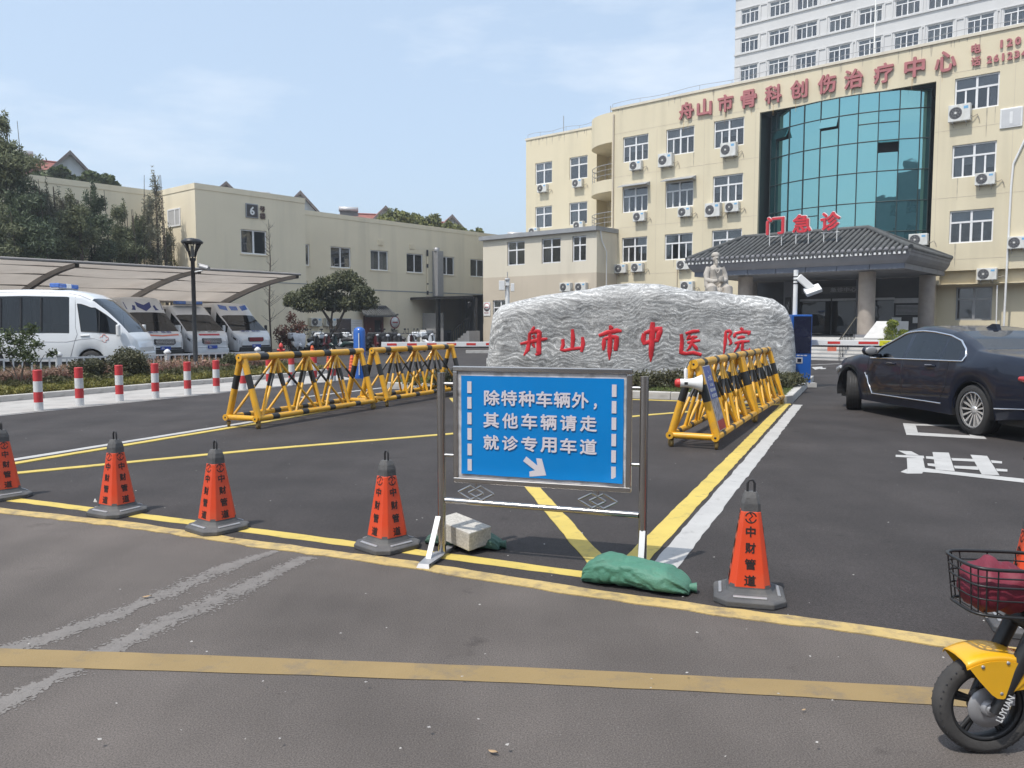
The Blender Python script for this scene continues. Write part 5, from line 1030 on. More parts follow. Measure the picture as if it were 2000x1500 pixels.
for i in range(1,20,2): m.tube(bot[i],bot[40-i] if i else bot[0],.0022,4)
bk=obj("basket",m,M['black_metal'],eb)
m=MB(); m.path([(-.20,0,.56),(-.235,0,.80)],.02,6); m.path([(-.16,-.09,.50),(-.14,-.06,.47)],.008,5); m.path([(-.16,.09,.50),(-.14,.06,.47)],.008,5); obj("basket_bracket",m,M['black_metal'],eb)
m=MB(); m.path([(-.36,-.30,1.02),(-.27,-.24,1.0),(-.30,0,.98),(-.27,.24,1.0),(-.36,.30,1.02)],.014,7); obj("handlebar",m,M['black_metal'],eb)
m=MB(); m.path([(-.17,0,.5),(-.32,0,.34),(-.6,0,.27),(-.85,0,.36),(-.95,0,.6)],[.05,.06,.065,.06,.05],10); m.path([(-.7,0,.36),(-1.12,-.07,.18)],[.035,.02],7); m.path([(-.7,0,.36),(-1.12,.07,.18)],[.035,.02],7); m.path([(-.9,0,.55),(-1.0,0,.66),(-1.32,0,.66)],.03,7); obj("frame",m,M['bike_yellow'],eb)
m=MB(); m.path([(-.80,0,.74),(-.95,0,.76),(-1.1,0,.76)],[.04,.10,.12],10,sq=1.0); m.tube((-.95,0,.55),(-.98,0,.74),.02); obj("saddle",m,M['black'],eb)
m=MB(); m.path([(-.5,-.11,.2),(-.5,.11,.2)],.025,8); m.cbox((-.44,.14,.16),(.1,.05,.02)); m.cbox((-.56,-.14,.24),(.1,.05,.02)); m.path([(-.75,.08,.22),(-.82,.13,.01)],.012,6); obj("pedal_crank",m,M['black_metal'],eb)
# bag lying in the basket
bg_=MB(); rows_=[]
for i in range(26):
    q=i/25; x=.095-.32*q; rr=max(.004,min(1,q*7+.0,(1-q)*7))**.5
    rows_.append([(x,.10*rr*math.cos(a)*(1+.12*mnoise.noise(Vector((q*6,math.cos(a)*2,math.sin(a)*2)))),.585+.072*rr*math.sin(a)*(1+.45*mnoise.noise(Vector((q*7+3,math.cos(a)*2.5,math.sin(a)*2.5))))+(.02*math.sin(q*5) if math.sin(a)>0 else 0)) for a in np.linspace(0,2*PI,25)[:-1]])
bg_.loft(rows_,0,True,True,True); o=obj("bag",bg_,M['bag'],None,(1.655,2.715,0),(0,0,PI)); tag(o,"burgundy cloth bag lying in the bicycle's wire basket","bag")
# ================================================================ things standing about
# ------------------------------------------------------------ the name stone
def rockmat():
    m=mat("veined grey rock",(.36,.355,.345),.75,.1,2); n=m.node_tree.nodes; l=m.node_tree.links; b=n["Principled BSDF"]; src=[x for x in n if x.type=='TEX_COORD'][0].outputs['Object']
    def noise(sc,det=4,vec=None,rough=.5):
        q=n.new("ShaderNodeTexNoise"); q.inputs['Scale'].default_value=sc; q.inputs['Detail'].default_value=det; q.inputs['Roughness'].default_value=rough; l.new(vec or src,q.inputs['Vector']); return q
    def warp(vec,sc,amt,det=3):
        q=noise(sc,det,vec); s=n.new("ShaderNodeVectorMath"); s.operation='SUBTRACT'; s.inputs[1].default_value=(.5,.5,.5); l.new(q.outputs['Color'],s.inputs[0])
        k=n.new("ShaderNodeVectorMath"); k.operation='SCALE'; k.inputs['Scale'].default_value=amt; l.new(s.outputs[0],k.inputs[0]); a=n.new("ShaderNodeVectorMath"); a.operation='ADD'; l.new(vec,a.inputs[0]); l.new(k.outputs[0],a.inputs[1]); return a.outputs[0]
    def wave_(sc,vec,ph):
        w_=n.new("ShaderNodeTexWave"); w_.wave_type='BANDS'; w_.bands_direction='Z'; w_.inputs['Scale'].default_value=sc; w_.inputs['Distortion'].default_value=2.2; w_.inputs['Detail'].default_value=4; w_.inputs['Detail Scale'].default_value=1.8; w_.inputs['Phase Offset'].default_value=ph; l.new(vec,w_.inputs['Vector']); return w_
    mp=n.new("ShaderNodeMapping"); mp.inputs['Scale'].default_value=(1,1,2.6); mp.inputs['Rotation'].default_value=(0,R(14),0); l.new(src,mp.inputs[0])
    v=warp(warp(mp.outputs[0],.55,2.2,2),1.8,.55,3)
    n1=noise(1.5,11,v,.70); n1.inputs['Distortion'].default_value=.7; n2_=noise(3.6,9,v,.66); n2_.inputs['Distortion'].default_value=1.1
    c1=n.new("ShaderNodeValToRGB"); e=c1.color_ramp.elements; e[0].position=.26; e[0].color=(.13,.13,.13,1); e[1].position=.78; e[1].color=(.64,.64,.63,1)
    for p_,c_ in ((.36,.25),(.42,.33),(.455,.36),(.47,.62),(.485,.38),(.53,.40),(.545,.60),(.56,.39),(.60,.42),(.615,.66),(.635,.44)): x=e.new(p_); x.color=(c_,c_*.995,c_*.975,1)
    l.new(n1.outputs['Fac'],c1.inputs[0])
    c2=n.new("ShaderNodeValToRGB"); e=c2.color_ramp.elements; e[0].position=.30; e[0].color=(.62,.62,.62,1); e[1].position=.70; e[1].color=(1.35,1.35,1.34,1)
    for p_,c_ in ((.44,.92),(.475,.95),(.49,1.45),(.505,.95),(.55,.98),(.565,.55),(.58,1.0)): x=e.new(p_); x.color=(c_,c_,c_,1)
    l.new(n2_.outputs['Fac'],c2.inputs[0])
    lo=noise(.7,3); lr=n.new("ShaderNodeMapRange"); lr.inputs[1].default_value=.38; lr.inputs[2].default_value=.62; lr.inputs[3].default_value=.2; lr.inputs[4].default_value=1; l.new(lo.outputs['Fac'],lr.inputs[0])
    mu=n.new("ShaderNodeMixRGB"); mu.blend_type='MULTIPLY'; l.new(lr.outputs[0],mu.inputs[0]); l.new(c1.outputs[0],mu.inputs[1]); l.new(c2.outputs[0],mu.inputs[2])
    v2=warp(warp(warp(src,.5,1.9,2),1.5,.65,3),6,.14,4); w1=wave_(3.0,v2,0); w2=wave_(8.5,v2,1.7)
    c3=n.new("ShaderNodeValToRGB"); e=c3.color_ramp.elements; e[0].position=0; e[0].color=(.62,.62,.62,1); e[1].position=1; e[1].color=(1.6,1.6,1.59,1)
    for p_,c_ in ((.10,.80),(.5,.97),(.80,1.02),(.90,1.25)): x=e.new(p_); x.color=(c_,c_,c_,1)
    l.new(w1.outputs['Fac'],c3.inputs[0]); m4=n.new("ShaderNodeMixRGB"); m4.blend_type='MULTIPLY'; l.new(mu.outputs[0],m4.inputs[1]); l.new(c3.outputs[0],m4.inputs[2])
    lo2=noise(1.6,4); lq=n.new("ShaderNodeMapRange"); lq.inputs[1].default_value=.36; lq.inputs[2].default_value=.6; lq.inputs[3].default_value=.5; lq.inputs[4].default_value=1; l.new(lo2.outputs['Fac'],lq.inputs[0]); l.new(lq.outputs[0],m4.inputs[0])
    c4=n.new("ShaderNodeMapRange"); c4.inputs[3].default_value=.80; c4.inputs[4].default_value=1.16; l.new(w2.outputs['Fac'],c4.inputs[0]); m5=n.new("ShaderNodeMixRGB"); m5.blend_type='MULTIPLY'; m5.inputs[0].default_value=.8; l.new(m4.outputs[0],m5.inputs[1]); l.new(c4.outputs[0],m5.inputs[2]); mu=m5
    g=noise(45,4); gr=n.new("ShaderNodeMapRange"); gr.inputs[1].default_value=.3; gr.inputs[2].default_value=.7; gr.inputs[3].default_value=.78; gr.inputs[4].default_value=1.22; l.new(g.outputs['Fac'],gr.inputs[0])
    m2=n.new("ShaderNodeMixRGB"); m2.blend_type='MULTIPLY'; m2.inputs[0].default_value=1; l.new(mu.outputs[0],m2.inputs[1]); l.new(gr.outputs[0],m2.inputs[2]); l.new(m2.outputs[0],b.inputs['Base Color'])
    ad=n.new("ShaderNodeMath"); ad.operation='ADD'; l.new(n1.outputs['Fac'],ad.inputs[0]); l.new(n2_.outputs['Fac'],ad.inputs[1])
    bp=n.new("ShaderNodeBump"); bp.inputs['Strength'].default_value=.3; bp.inputs['Distance'].default_value=.06; l.new(ad.outputs[0],bp.inputs['Height']); l.new(bp.outputs[0],b.inputs['Normal']); return m
M['rock']=rockmat()
YR=18.3; SCL=YR/FPX
ROCK=[(953,700),(957,650),(963,615),(978,597),(1010,588),(1060,577),(1115,569),(1150,565),(1185,557),(1230,553),(1290,555),(1330,563),(1365,569),(1400,569),(1440,576),(1480,578),(1505,583),(1525,597),(1538,625),(1543,665),(1546,700)]
prof_=[at(u,v,YR) for u,v in ROCK]; xl,xr=at(950,730,YR).x,at(1549,745,YR).x
def rtop(x): return float(np.interp(x,[p.x for p in prof_],[p.z for p in prof_]))
mb=MB(); NX,NZ=150,44; fr=[];bk_=[]
def rockdepth(x,z):
    ex=min(x-xl,xr-x)/(xr-xl); H=rtop(x); ez=(H-z); a=min(1,max(0,ex/.055)); b_=min(1,max(0,ez/.42)); rnd=(1-(1-a)**2.4)**.5*(1-(1-b_)**2.6)**.5
    return max(.004,.55*rnd)+.045*mnoise.noise(Vector((x*.9,z*1.2,3)))+.02*mnoise.noise(Vector((x*2.6,z*3.2,7)))
for j in range(NZ+1):
    f_=[];b_=[]
    for i in range(NX+1):
        q=i/NX; q=.5-.5*math.cos(PI*q) if True else q; q=.5*q+.5*(i/NX); x=xl+(xr-xl)*q; z=.05+(rtop(x)-.05)*(1-(1-j/NZ)**1.25)
        d=rockdepth(x,z); f_.append((x,YR-d,z)); b_.append((x,YR+d*.9+.1,z))
    fr.append(f_); bk_.append(b_)
mb.loft(fr,0,True); mb.loft([r[::-1] for r in bk_],0,True)
mb.loft([fr[-1],bk_[-1]],0,True); mb.loft([[r[0] for r in bk_],[r[0] for r in fr]],0,True); mb.loft([[r[-1] for r in fr],[r[-1] for r in bk_]],0,True)
rock=obj("name_stone",mb,M['rock']); weld(rock.data); tag(rock,"long grey veined boulder carved with six large red characters","rock")
# brush strokes of the six characters: points in a unit square with widths
ST={'舟':[[(.52,1,.03),(.46,.90,.05),(.38,.80,.02)],[(.33,.78,.04),(.32,.5,.05),(.26,.2,.06),(.10,.0,.02)],[(.33,.78,.04),(.62,.84,.06),(.72,.80,.07),(.70,.4,.07),(.70,.08,.075),(.60,.02,.03),(.55,.06,.01)],[(.46,.70,.05),(.54,.60,.03)],[(-.04,.40,.03),(.3,.46,.055),(.7,.54,.06),(1.04,.58,.03)],[(.46,.40,.05),(.54,.27,.03)]],
'山':[[(.50,.98,.05),(.53,.6,.075),(.50,.22,.06)],[(.12,.58,.055),(.14,.36,.06),(.06,.14,.05),(.20,.12,.05),(.5,.18,.055),(.86,.22,.05)],[(.90,.66,.05),(.93,.4,.075),(.86,.06,.05)]],
'市':[[(.50,1.02,.03),(.56,.93,.065),(.58,.88,.03)],[(.06,.70,.04),(.4,.80,.06),(.8,.86,.06),(.98,.84,.03)],[(.28,.62,.04),(.27,.45,.06),(.25,.24,.03)],[(.28,.60,.04),(.6,.66,.055),(.78,.64,.065),(.78,.45,.065),(.74,.26,.06),(.66,.30,.01)],[(.52,.84,.045),(.52,.5,.065),(.50,.2,.06),(.49,-.06,.015)]],
'中':[[(.20,.72,.05),(.16,.55,.06),(.22,.40,.045)],[(.20,.72,.04),(.5,.80,.05),(.88,.84,.075),(.80,.62,.06),(.74,.48,.04)],[(.22,.44,.045),(.5,.50,.05),(.76,.52,.045)],[(.56,1.04,.05),(.54,.8,.075),(.52,.4,.07),(.50,.1,.055),(.49,-.10,.012)]],
'医':[[(.26,.80,.04),(.6,.88,.055),(.86,.90,.04)],[(.46,.76,.035),(.40,.66,.05),(.32,.58,.02)],[(.40,.62,.035),(.6,.67,.05),(.78,.68,.03)],[(.34,.46,.035),(.6,.52,.055),(.90,.55,.03)],[(.60,.66,.045),(.54,.45,.05),(.44,.28,.045),(.32,.18,.015)],[(.58,.42,.035),(.72,.28,.06),(.80,.20,.03)],[(.08,.78,.05),(.12,.5,.06),(.08,.1,.065),(.3,.06,.05),(.6,.10,.055),(.96,.02,.05)]],
'院':[[(.08,.86,.04),(.24,.90,.05),(.30,.84,.045),(.20,.66,.035),(.26,.56,.045),(.30,.44,.045),(.22,.36,.02)],[(.10,.86,.04),(.09,.5,.055),(.04,.02,.02)],[(.64,1.02,.04),(.72,.92,.06)],[(.44,.80,.04),(.42,.70,.055),(.40,.64,.02)],[(.44,.80,.035),(.7,.86,.05),(.98,.84,.055),(.90,.74,.02)],[(.52,.62,.035),(.68,.66,.05),(.80,.66,.03)],[(.42,.42,.035),(.66,.48,.05),(.96,.50,.03)],[(.58,.48,.04),(.54,.28,.045),(.40,.08,.015)],[(.72,.48,.045),(.70,.2,.05),(.76,.10,.055),(.96,.12,.05),(.98,.24,.015)]]}
M['carved_red']=mat("carved red paint",(.62,.03,.04),.35,.14,6,.3,30,coat=.2)
for ch,(u0,u1,v0,v1) in zip("舟山市中医院",((1018,1067,638,694),(1093,1142,642,690),(1166,1214,637,699),(1248,1294,632,700),(1326,1371,641,694),(1410,1464,641,692))):
    x0_,x1_=(u0-1000)*SCL*.972,(u1-1000)*SCL*.972; zt_=at(0,v0,YR*.972).z; zb_=at(0,v1,YR*.972).z; mb=MB()
    for st in ST[ch]:
        P=[];W=[]
        for (a,b_),(c_,d_) in zip(zip(st[:-1],st[1:]),zip(st[:-1],st[1:])):
            for q in np.linspace(0,1,5)[:-1]: P.append((a[0]+(b_[0]-a[0])*q,a[1]+(b_[1]-a[1])*q)); W.append(a[2]+(b_[2]-a[2])*q)
        P.append(st[-1][:2]); W.append(st[-1][2]); pts=[]
        for (x,z) in P: X=x0_+(x1_-x0_)*x; Z=zb_+(zt_-zb_)*z; pts.append((X,YR-rockdepth(X,Z)-.006,Z))
        mb.path(pts,[w_*(zt_-zb_)*1.25 for w_ in W],8,0,sq=1.0,up=(0,1,0))
        k=len(pts)
    # flatten the strokes on the stone so that they read as carved and painted
    out=[]
    for (x,y,z) in mb.v: ys=YR-rockdepth(x,z); out.append((x,ys-.004+(y-ys)*.22,z))
    mb.v=out; obj("character",mb,M['carved_red'],rock)
# ------------------------------------------------------------ barricades
M['bar_yellow']=mat("yellow barricade paint",(.72,.37,.02),.38,.08,3,coat=.15,dirt=((.30,.20,.09),.55,9,(1,1,1))); M['bar_black']=mat("black barricade band",(.022,.022,.022),.45,.15,6); M['caster']=mat("caster",(.32,.22,.08),.5,.2,9,metal=.5)
def make_barricade():
    L,H,W,zb=2.95,1.02,.55,.15; t=thing("barricade","","barricade")
    def striped(name,a,b,r,bands,n=12,capl=True):
        a=Vector(a);b=Vector(b); mb=MB(); cur=0; segs=[]
        for s_,e_ in bands: segs+= [(cur,s_,0),(s_,e_,1)]; cur=e_
        segs.append((cur,1,0))
        for s_,e_,m_ in segs:
            if e_-s_>.001: mb.path([a.lerp(b,s_),a.lerp(b,e_)],r,n,m_,cap=True)
        return obj(name,mb,[M['bar_yellow'],M['bar_black']],t)
    lb=[(.13,.19),(.38,.44),(.63,.69),(.86,.92)]
    striped("top_rail",(0,-.04,H),(0,L+.04,H),.055,lb)
    for s in (-1,1): striped("base_rail",(s*W/2,0,zb),(s*W/2,L,zb),.042,[(.10,.15),(.33,.38),(.56,.61),(.80,.85)])
    for y in (.0,L): striped("cross_rail",(-W/2,y+.0,zb),(W/2,y+.0,zb),.040,[])
    for y in (.03,L-.03):
        for s in (-1,1): striped("leg",(s*.035,y,H-.03),(s*W/2,y,zb),.048,[(.26,.50)])
    for q in (.25,.5,.75):
        for s in (-1,1):
            striped("upright",(s*.03,L*q,H-.04),(s*W/2,L*q,zb),.026,[(.26,.50)],8)
            for e in (-1,1): striped("brace",(s*.03,L*q,H-.05),(s*(W/2),L*(q+e*.215),zb),.021,[(.26,.48)],8)
    for y in (.02,L-.02):
        for s in (-1,1):
            mb=MB(); mb.lathe([(.0,-.018),(.048,-.018),(.05,0),(.048,.018),(0,.018)],16,(0,0,.05),0,'x'); mb.cbox((-.024,0,.085),(.006,.05,.08)); mb.cbox((.024,0,.085),(.006,.05,.08)); mb.cbox((0,0,.122),(.07,.07,.012)); obj("caster",mb,M['caster'],t,(s*W/2,y,0),(0,0,rs.uniform(-.8,.8)))
    mb=MB()
    for x,z,r in ((0,H,.055),(-W/2,zb,.046),(W/2,zb,.046)):
        for y in (-.043 if z>1 else -.05,L+.043 if z>1 else L+.05): mb.lathe([(0,-.004),(.014,-.004),(.016,.004)],10,(x,y,z),1,'y'); mb.lathe([(r*1.02,-.003),(r*1.02,.01)],16,(x,y+(.002 if y<0 else -.002),z),0,'y')
    obj("end_cap",mb,[M['bar_yellow'],M['bar_black']],t)["kind"]="stuff"; return t
# near ends of the four barricades, measured on the ground
bl1=(gp(445,835)+gp(503,838))/2; br1=(gp(1305,872)+gp(1403,880))/2
bar=make_barricade(); bar.location=(bl1.x,bl1.y,0); bar.rotation_euler=(0,0,-R(24)); bar['label']="yellow and black pipe barricade nearest on the left lane line"; bar['group']="yellow and black rolling barricades"
d2=GV*3.35; dup(bar,(bl1.x+d2.x,bl1.y+d2.y,0),-R(24.5),"yellow and black pipe barricade behind the first one on the left lane line")
dup(bar,(br1.x,br1.y,0),-R(25.5),"yellow and black pipe barricade holding the megaphone and poster board")
d3=Vector((math.sin(R(25.5)),math.cos(R(25.5)),0))*3.06; dup(bar,(br1.x+d3.x,br1.y+d3.y,0),-R(26),"yellow and black pipe barricade behind the poster board, nearest the boulder")
# megaphone tied to the near leg frame
mg=thing("megaphone","white megaphone with red back cap hung on the barricade","megaphone",(br1.x-.06,br1.y-.10,.80),R(-6)); mb=MB(); mb.lathe([(.05,-.13),(.052,-.03),(.06,.03),(.10,.12),(.105,.13)],20,(0,0,0),0,'x',cap=False); obj("horn",mb,M['white'],mg); mb=MB(); mb.lathe([(0,-.19),(.035,-.185),(.05,-.165),(.052,-.128)],20,(0,0,0),0,'x',cap=False); obj("back_cap",mb,M['red'],mg)
mb=MB(); mb.lathe([(.096,.122),(.05,.08),(.001,.075)],20,(0,0,0),0,'x',cap=False); mb.lathe([(.106,.126),(.106,.136),(.098,.136)],20,(0,0,0),1,'x',cap=False); obj("mouth",mb,[M['alu'],M['black']],mg); mb=MB(); mb.path([(-.06,0,.03),(-.06,0,.16),(-.05,0,.17)],[.02,.024,.02],8); obj("handle",mb,M['white'],mg)
mb=MB(); mb.path([(-.06,0,.16),(-.03,.04,.24),(.02,.07,.30)],.005,5); mb.cbox((-.06,-.052,0),(.04,.004,.03)); obj("strap",mb,M['black'],mg)
# poster board leaning against the barricade
M['poster_blue']=mat("blue violet poster",(.10,.13,.36),.5,.12,3)
def postermat():
    m=mat("poster photograph",(.30,.28,.30),.5,.8,14,det=3); return m
M['poster_pic']=postermat(); M['poster_red']=mat("red poster foot",(.40,.06,.05),.5,.3,10)
pb=thing("poster_board","narrow blue violet poster board leaning on the barricade leg","poster",(br1.x+.22+.1,br1.y+.02+.2,.22),R(64)); H=.82; pbr=bpy.data.objects.new("board",MB().box(-.19,-.008,0,.19,.008,H).mesh("board",[M['silver']])); C.objects.link(pbr); pbr.parent=pb; pbr.rotation_euler=(R(-16),0,0)
o=obj("print",MB().box(-.18,-.012,.40,.18,-.0085,H-.012),M['poster_blue'],pbr); obj("print",MB().box(-.18,-.012,.13,.18,-.0085,.40),M['poster_pic'],pbr); obj("print",MB().box(-.18,-.012,.012,.18,-.0085,.13),M['poster_red'],pbr)
for tx_,z_,h_,w_ in (("大型",.66,.07,.2),("公益",.575,.04,.2),("国医名师",.51,.045,.28),("名医馆",.44,.045,.28),("七",.74,.03,.04)): letter(tx_,M['white'],pbr,(.0,-.0135,z_),UP,w_,h_,.02)
pb.location=(br1.x+.25+GP.x*.06+GV.x*.25,br1.y-.03+GV.y*.25,.20); 
# ------------------------------------------------------------ big traffic cones
M['cone_grey']=mat("dark grey rubber cone",(.085,.085,.088),.7,.12,4,.3,60,dirt=((.22,.20,.17),.45,6,(1,1,1))); M['cone_text']=mat("black cone print",(.02,.015,.015),.55,.2,9)
def make_cone():
    t=thing("traffic_cone","","traffic cone"); 
    def ring(hw,ch,z): return [(hw,-hw+ch,z),(hw,hw-ch,z),(hw-ch,hw,z),(-hw+ch,hw,z),(-hw,hw-ch,z),(-hw,-hw+ch,z),(-hw+ch,-hw,z),(hw-ch,-hw,z)]
    mb=MB(); mb.loft([ring(.178,.065,0),ring(.182,.066,.004),ring(.182,.066,.030),ring(.172,.06,.038),ring(.128,.04,.052),ring(.118,.034,.058),ring(.106,.031,.078),ring(.04,.012,.50)],0,False,True,True); 
    for a in (0,PI/2,PI,-PI/2): mb.cbox(Vector((math.cos(a)*.148,math.sin(a)*.148,.048)),(.018,.17,.010),1,Matrix.Rotation(a,3,'Z')@Matrix.Rotation(R(17),3,'Y'))
    obj("base",mb,[M['cone_grey'],M['alu']],t,bevel=.004)
    mb=MB(); mb.loft([ring(.104,.032,.082),ring(.105,.032,.088),ring(.051,.015,.470),ring(.049,.014,.474)],0,False,True); obj("sleeve",mb,M['orange'],t,bevel=.004)
    mb=MB(); mb.loft([ring(.049,.014,.472),ring(.048,.014,.515),ring(.042,.016,.545),ring(.030,.010,.572)],0,False,True,True); obj("top_cap",mb,M['cone_grey'],t)
    mb=MB(); mb.path([(-.018,0,.565),(-.018,0,.615),(-.010,0,.632),(.010,0,.632),(.018,0,.615),(.018,0,.565)],.0065,7); obj("loop_handle",mb,M['black'],t)
    sl_=(.105-.051)/(.470-.088); tl_=math.atan(sl_)
    for q in range(4):
        rot=Matrix.Rotation(q*PI/2,3,'Z')@Matrix.Rotation(PI/2-tl_,3,'X')
        for i,ch in enumerate(("中","财","管","道")):
            z=.372-i*.083; hw=.105-(z-.088)*sl_; o=letter(ch,M['cone_text'],t,Matrix.Rotation(q*PI/2,3,'Z')@Vector((0,-hw-.0012,z)),(0,0,0),.050+.003*i,.056,.026); o.rotation_euler=rot.to_euler()
        z=.444; hw=.105-(z-.088)*sl_; mb=MB()
        for a0,a1 in ((.25,2.9),(3.4,6.05)): mb.path([(.027*math.cos(a),.027*math.sin(a),0) for a in np.linspace(a0,a1,14)],.0036,5)
        mb.path([(-.005,.025,0),(.008,.008,0),(-.008,-.008,0),(.005,-.025,0)],.0036,5); o=obj("emblem",mb,M['cone_text'],t,Matrix.Rotation(q*PI/2,3,'Z')@Vector((0,-hw-.0005,z)),rot.to_euler()); o.scale=(1,1,.25)
    return t
cone=make_cone()
CN=[(8,972,-38,"large orange traffic cone cut off by the left edge of the yellow line row"),(230,1003,-28,"large orange traffic cone with a pale sticker at its foot"),(425,1034,-38,"large orange traffic cone in the middle of the row left of the blue sign"),(757,1069,-44,"large orange traffic cone just left of the blue sign"),(1462,1168,-14,"large orange traffic cone standing right of the green sandbag"),(2014,1229,-20,"large orange traffic cone behind the yellow bicycle")]
for i,(u,v,rz,lab) in enumerate(CN):
    p=gp(u,v); sc=1.03
    if i==0: o=cone; o.location=(p.x,p.y,.004); o.rotation_euler=(0,0,R(rz)); o['label']=lab
    else: o=dup(cone,(p.x,p.y,.004),R(rz),lab)
    o.scale=(sc,sc,sc); o['group']="large orange traffic cones along the yellow line"
    if i==1: q=MB(); q.add([(-.105,-.125,.10),(-.055,-.128,.105),(-.07,-.13,.125),(-.09,-.122,.13)],[(0,1,2,3)]); s_=obj("sticker",q,M['white'],o)
# small striped cones and a hydrant far back
M['cone_small']=mat("faded orange plastic",(.72,.12,.04),.5,.1,5)
def make_small(h,w,name,lab):
    t=thing(name,lab,"traffic cone"); mb=MB(); mb.box(-w*1.5,-w*1.5,0,w*1.5,w*1.5,.03); obj("base",mb,M['black'],t); mb=MB(); pr=[(w,.03)]; 
    for i in range(6): z=.03+(h-.03)*(i+1)/7; r=w*(1-.62*(i+1)/7); pr+=[(r,z-.01),(r*1.12,z),(r,z+.01)]
    pr.append((w*.3,h)); mb.lathe(pr,12); obj("body",mb,M['cone_small'],t); return t
for u,v,Y,h,w_,lab in ((641,723,25.5,.62,.07,"tall ribbed orange cone beside the end of the kerb"),(688,740,22.6,.62,.12,"orange cone with black foot left of the blue post"),(610,690,30,.7,.13,"orange cone behind the planting bed end")):
    p=at(u,v,Y); t=make_small(h,w_,"small_cone",lab); t.location=(p.x,Y,0)
p=at(549,690,34); t=thing("fire_hydrant","small red fire hydrant beside the scooters","hydrant",(p.x,34,0)); mb=MB(); mb.lathe([(.10,0),(.10,.05),(.07,.06),(.07,.5),(.10,.52),(.10,.56),(.06,.66),(.02,.70)],12); obj("body",mb,M['red'],t); mb=MB(); mb.tube((-.16,0,.4),(.16,0,.4),.05); obj("outlet",mb,M['red'],t)
# ------------------------------------------------------------ bollards
def make_bollard():
    t=thing("bollard","","bollard"); mb=MB(); h=.69
    for i,(a,b,m_) in enumerate(((0,.2,1),(.2,.46,0),(.46,.73,1),(.73,1.0,0))): mb.lathe([(.072,a*h),(.072,b*h)],18,(0,0,0),m_,cap=False)
    mb.lathe([(.072,h),(.066,h+.008),(.001,h+.010)],18,(0,0,0),0); obj("post",mb,[M['bol_red'],M['bol_white']],t); return t
M['bol_red']=mat("red reflective band",(.55,.045,.05),.45,.08,6); M['bol_white']=mat("white reflective band",(.66,.66,.66),.5,.06,6,dirt=((.3,.28,.26),.4,9,(1,1,1)))
BO=[(76,801),(156,792),(234,783.5),(304,777.5),(367,771.5),(423,766),(475,760.5),(526,756),(570,752),(614,748),(651,744)]
nb=["nearest the young leafy shrub","second from the shrub end of the row","third from the shrub end of the row","in front of the round clipped bush","in front of the black lamp post","left of the barricade end","behind the barricade's first leg","fourth from the far end, behind the barricade","third from the far end, behind the barricade","next to last at the far end","at the far end of the row by the kerb tip"]
bo=make_bollard()
for i,(u,v) in enumerate(BO):
    p=gp(u,v,.014); lab="red and white striped bollard "+nb[i]
    if i==0: o=bo; o.location=(p.x,p.y,.014); o['label']=lab
    else: o=dup(bo,(p.x,p.y,.014),rs.uniform(0,3),lab)
    o['group']="red and white bollards along the kerb"
# ------------------------------------------------------------ the blue notice stand
P0=Vector((-.455,5.10,0)); P1=Vector((.785,4.72,0)); sa=math.atan2(P1.y-P0.y,P1.x-P0.x); SW=(P1-P0).length
sg=thing("notice_stand","blue notice board with white characters on a stainless steel stand","sign",P0,sa)
mb=MB(); 
for x in (0,SW): mb.tube((x,0,.02),(x,0,1.19),.026,16); 
o=[obj("post",MB().tube((x,0,.02),(x,0,1.19),.026,18),M['steel'],sg) for x in (0,SW)]
obj("lower_rail",MB().tube((.026,0,.365),(SW-.026,0,.355),.019,14),M['steel'],sg)
bx0,bx1,bz0,bz1=.088,SW-.072,.49,1.235
mb=MB(); f=.032; mb.box(bx0,-.022,bz0,bx1,.022,bz0+f); mb.box(bx0,-.022,bz1-f,bx1,.022,bz1); mb.box(bx0,-.0215,bz0+f,bx0+f,.0215,bz1-f); mb.box(bx1-f,-.0215,bz0+f,bx1,.0215,bz1-f); obj("board_frame",mb,M['steel'],sg,bevel=.006,seg=3)
for z in (1.12,.66):
    for xa,xb in ((.02,bx0),(SW-.02,bx1)): obj("bracket",MB().tube((xa,0,z),(xb,0,z),.011,8),M['steel'],sg)
M['sign_blue']=mat("blue sign film",(.0,.21,.58),.32,.05,2,spec=.4,dirt=((.02,.25,.60),.35,3,(1,1,1))); M['sign_white']=mat("white sign print",(.66,.62,.66),.4,.04,3); M['old_film']=mat("peeled paper edge",(.58,.57,.58),.7,.15,18,.5,30,dirt=((.12,.11,.11),.8,12,(1,1,1)))
mb=MB(); mb.box(bx0+f,-.010,bz0+f,bx1-f,.016,bz1-f); bd=obj("backing_board",mb,M['old_film'],sg)
# film: slightly wrinkled sheet whose lower edge peels
gx0,gx1,gz0,gz1=bx0+.055,bx1-.048,bz0+.058,bz1-.060; rows_=[]
for j in range(25):
    q=j/24; row=[]
    for i in range(41):
        p_=i/40; x=gx0+(gx1-gx0)*p_+.003*mnoise.noise(Vector((q*6,p_*3,2)))*(p_ in (0,1)); z=gz0+(gz1-gz0)*q; y=-.0135+.0012*mnoise.noise(Vector((p_*5,q*4,1)))
        if j==0: z+=.004*mnoise.noise(Vector((p_*9,0,5)))-.004*p_; y-=.004+.006*max(0,mnoise.noise(Vector((p_*7,2,1)))); 
        if j==1: y-=.001
        if i>36 and j<4: y-=.010*(i-36)/4*(4-j)/4
        row.append((x,y,z))
    rows_.append(row)
mb=MB(); mb.loft(rows_,0,True); fm=obj("film",mb,M['sign_blue'],sg); W_=gx1-gx0; H_=gz1-gz0
def sp_(fx,fz): return (gx0+W_*fx,-.0175,gz1-H_*fz)
for fx in (.055,.945):
    for k in range(6): cz=.115+k*.158; q=MB(); q.box(-.014,-.0006,-.037,.014,.0006,.037); obj("dash",q,M['sign_white'],sg,sp_(fx,cz))
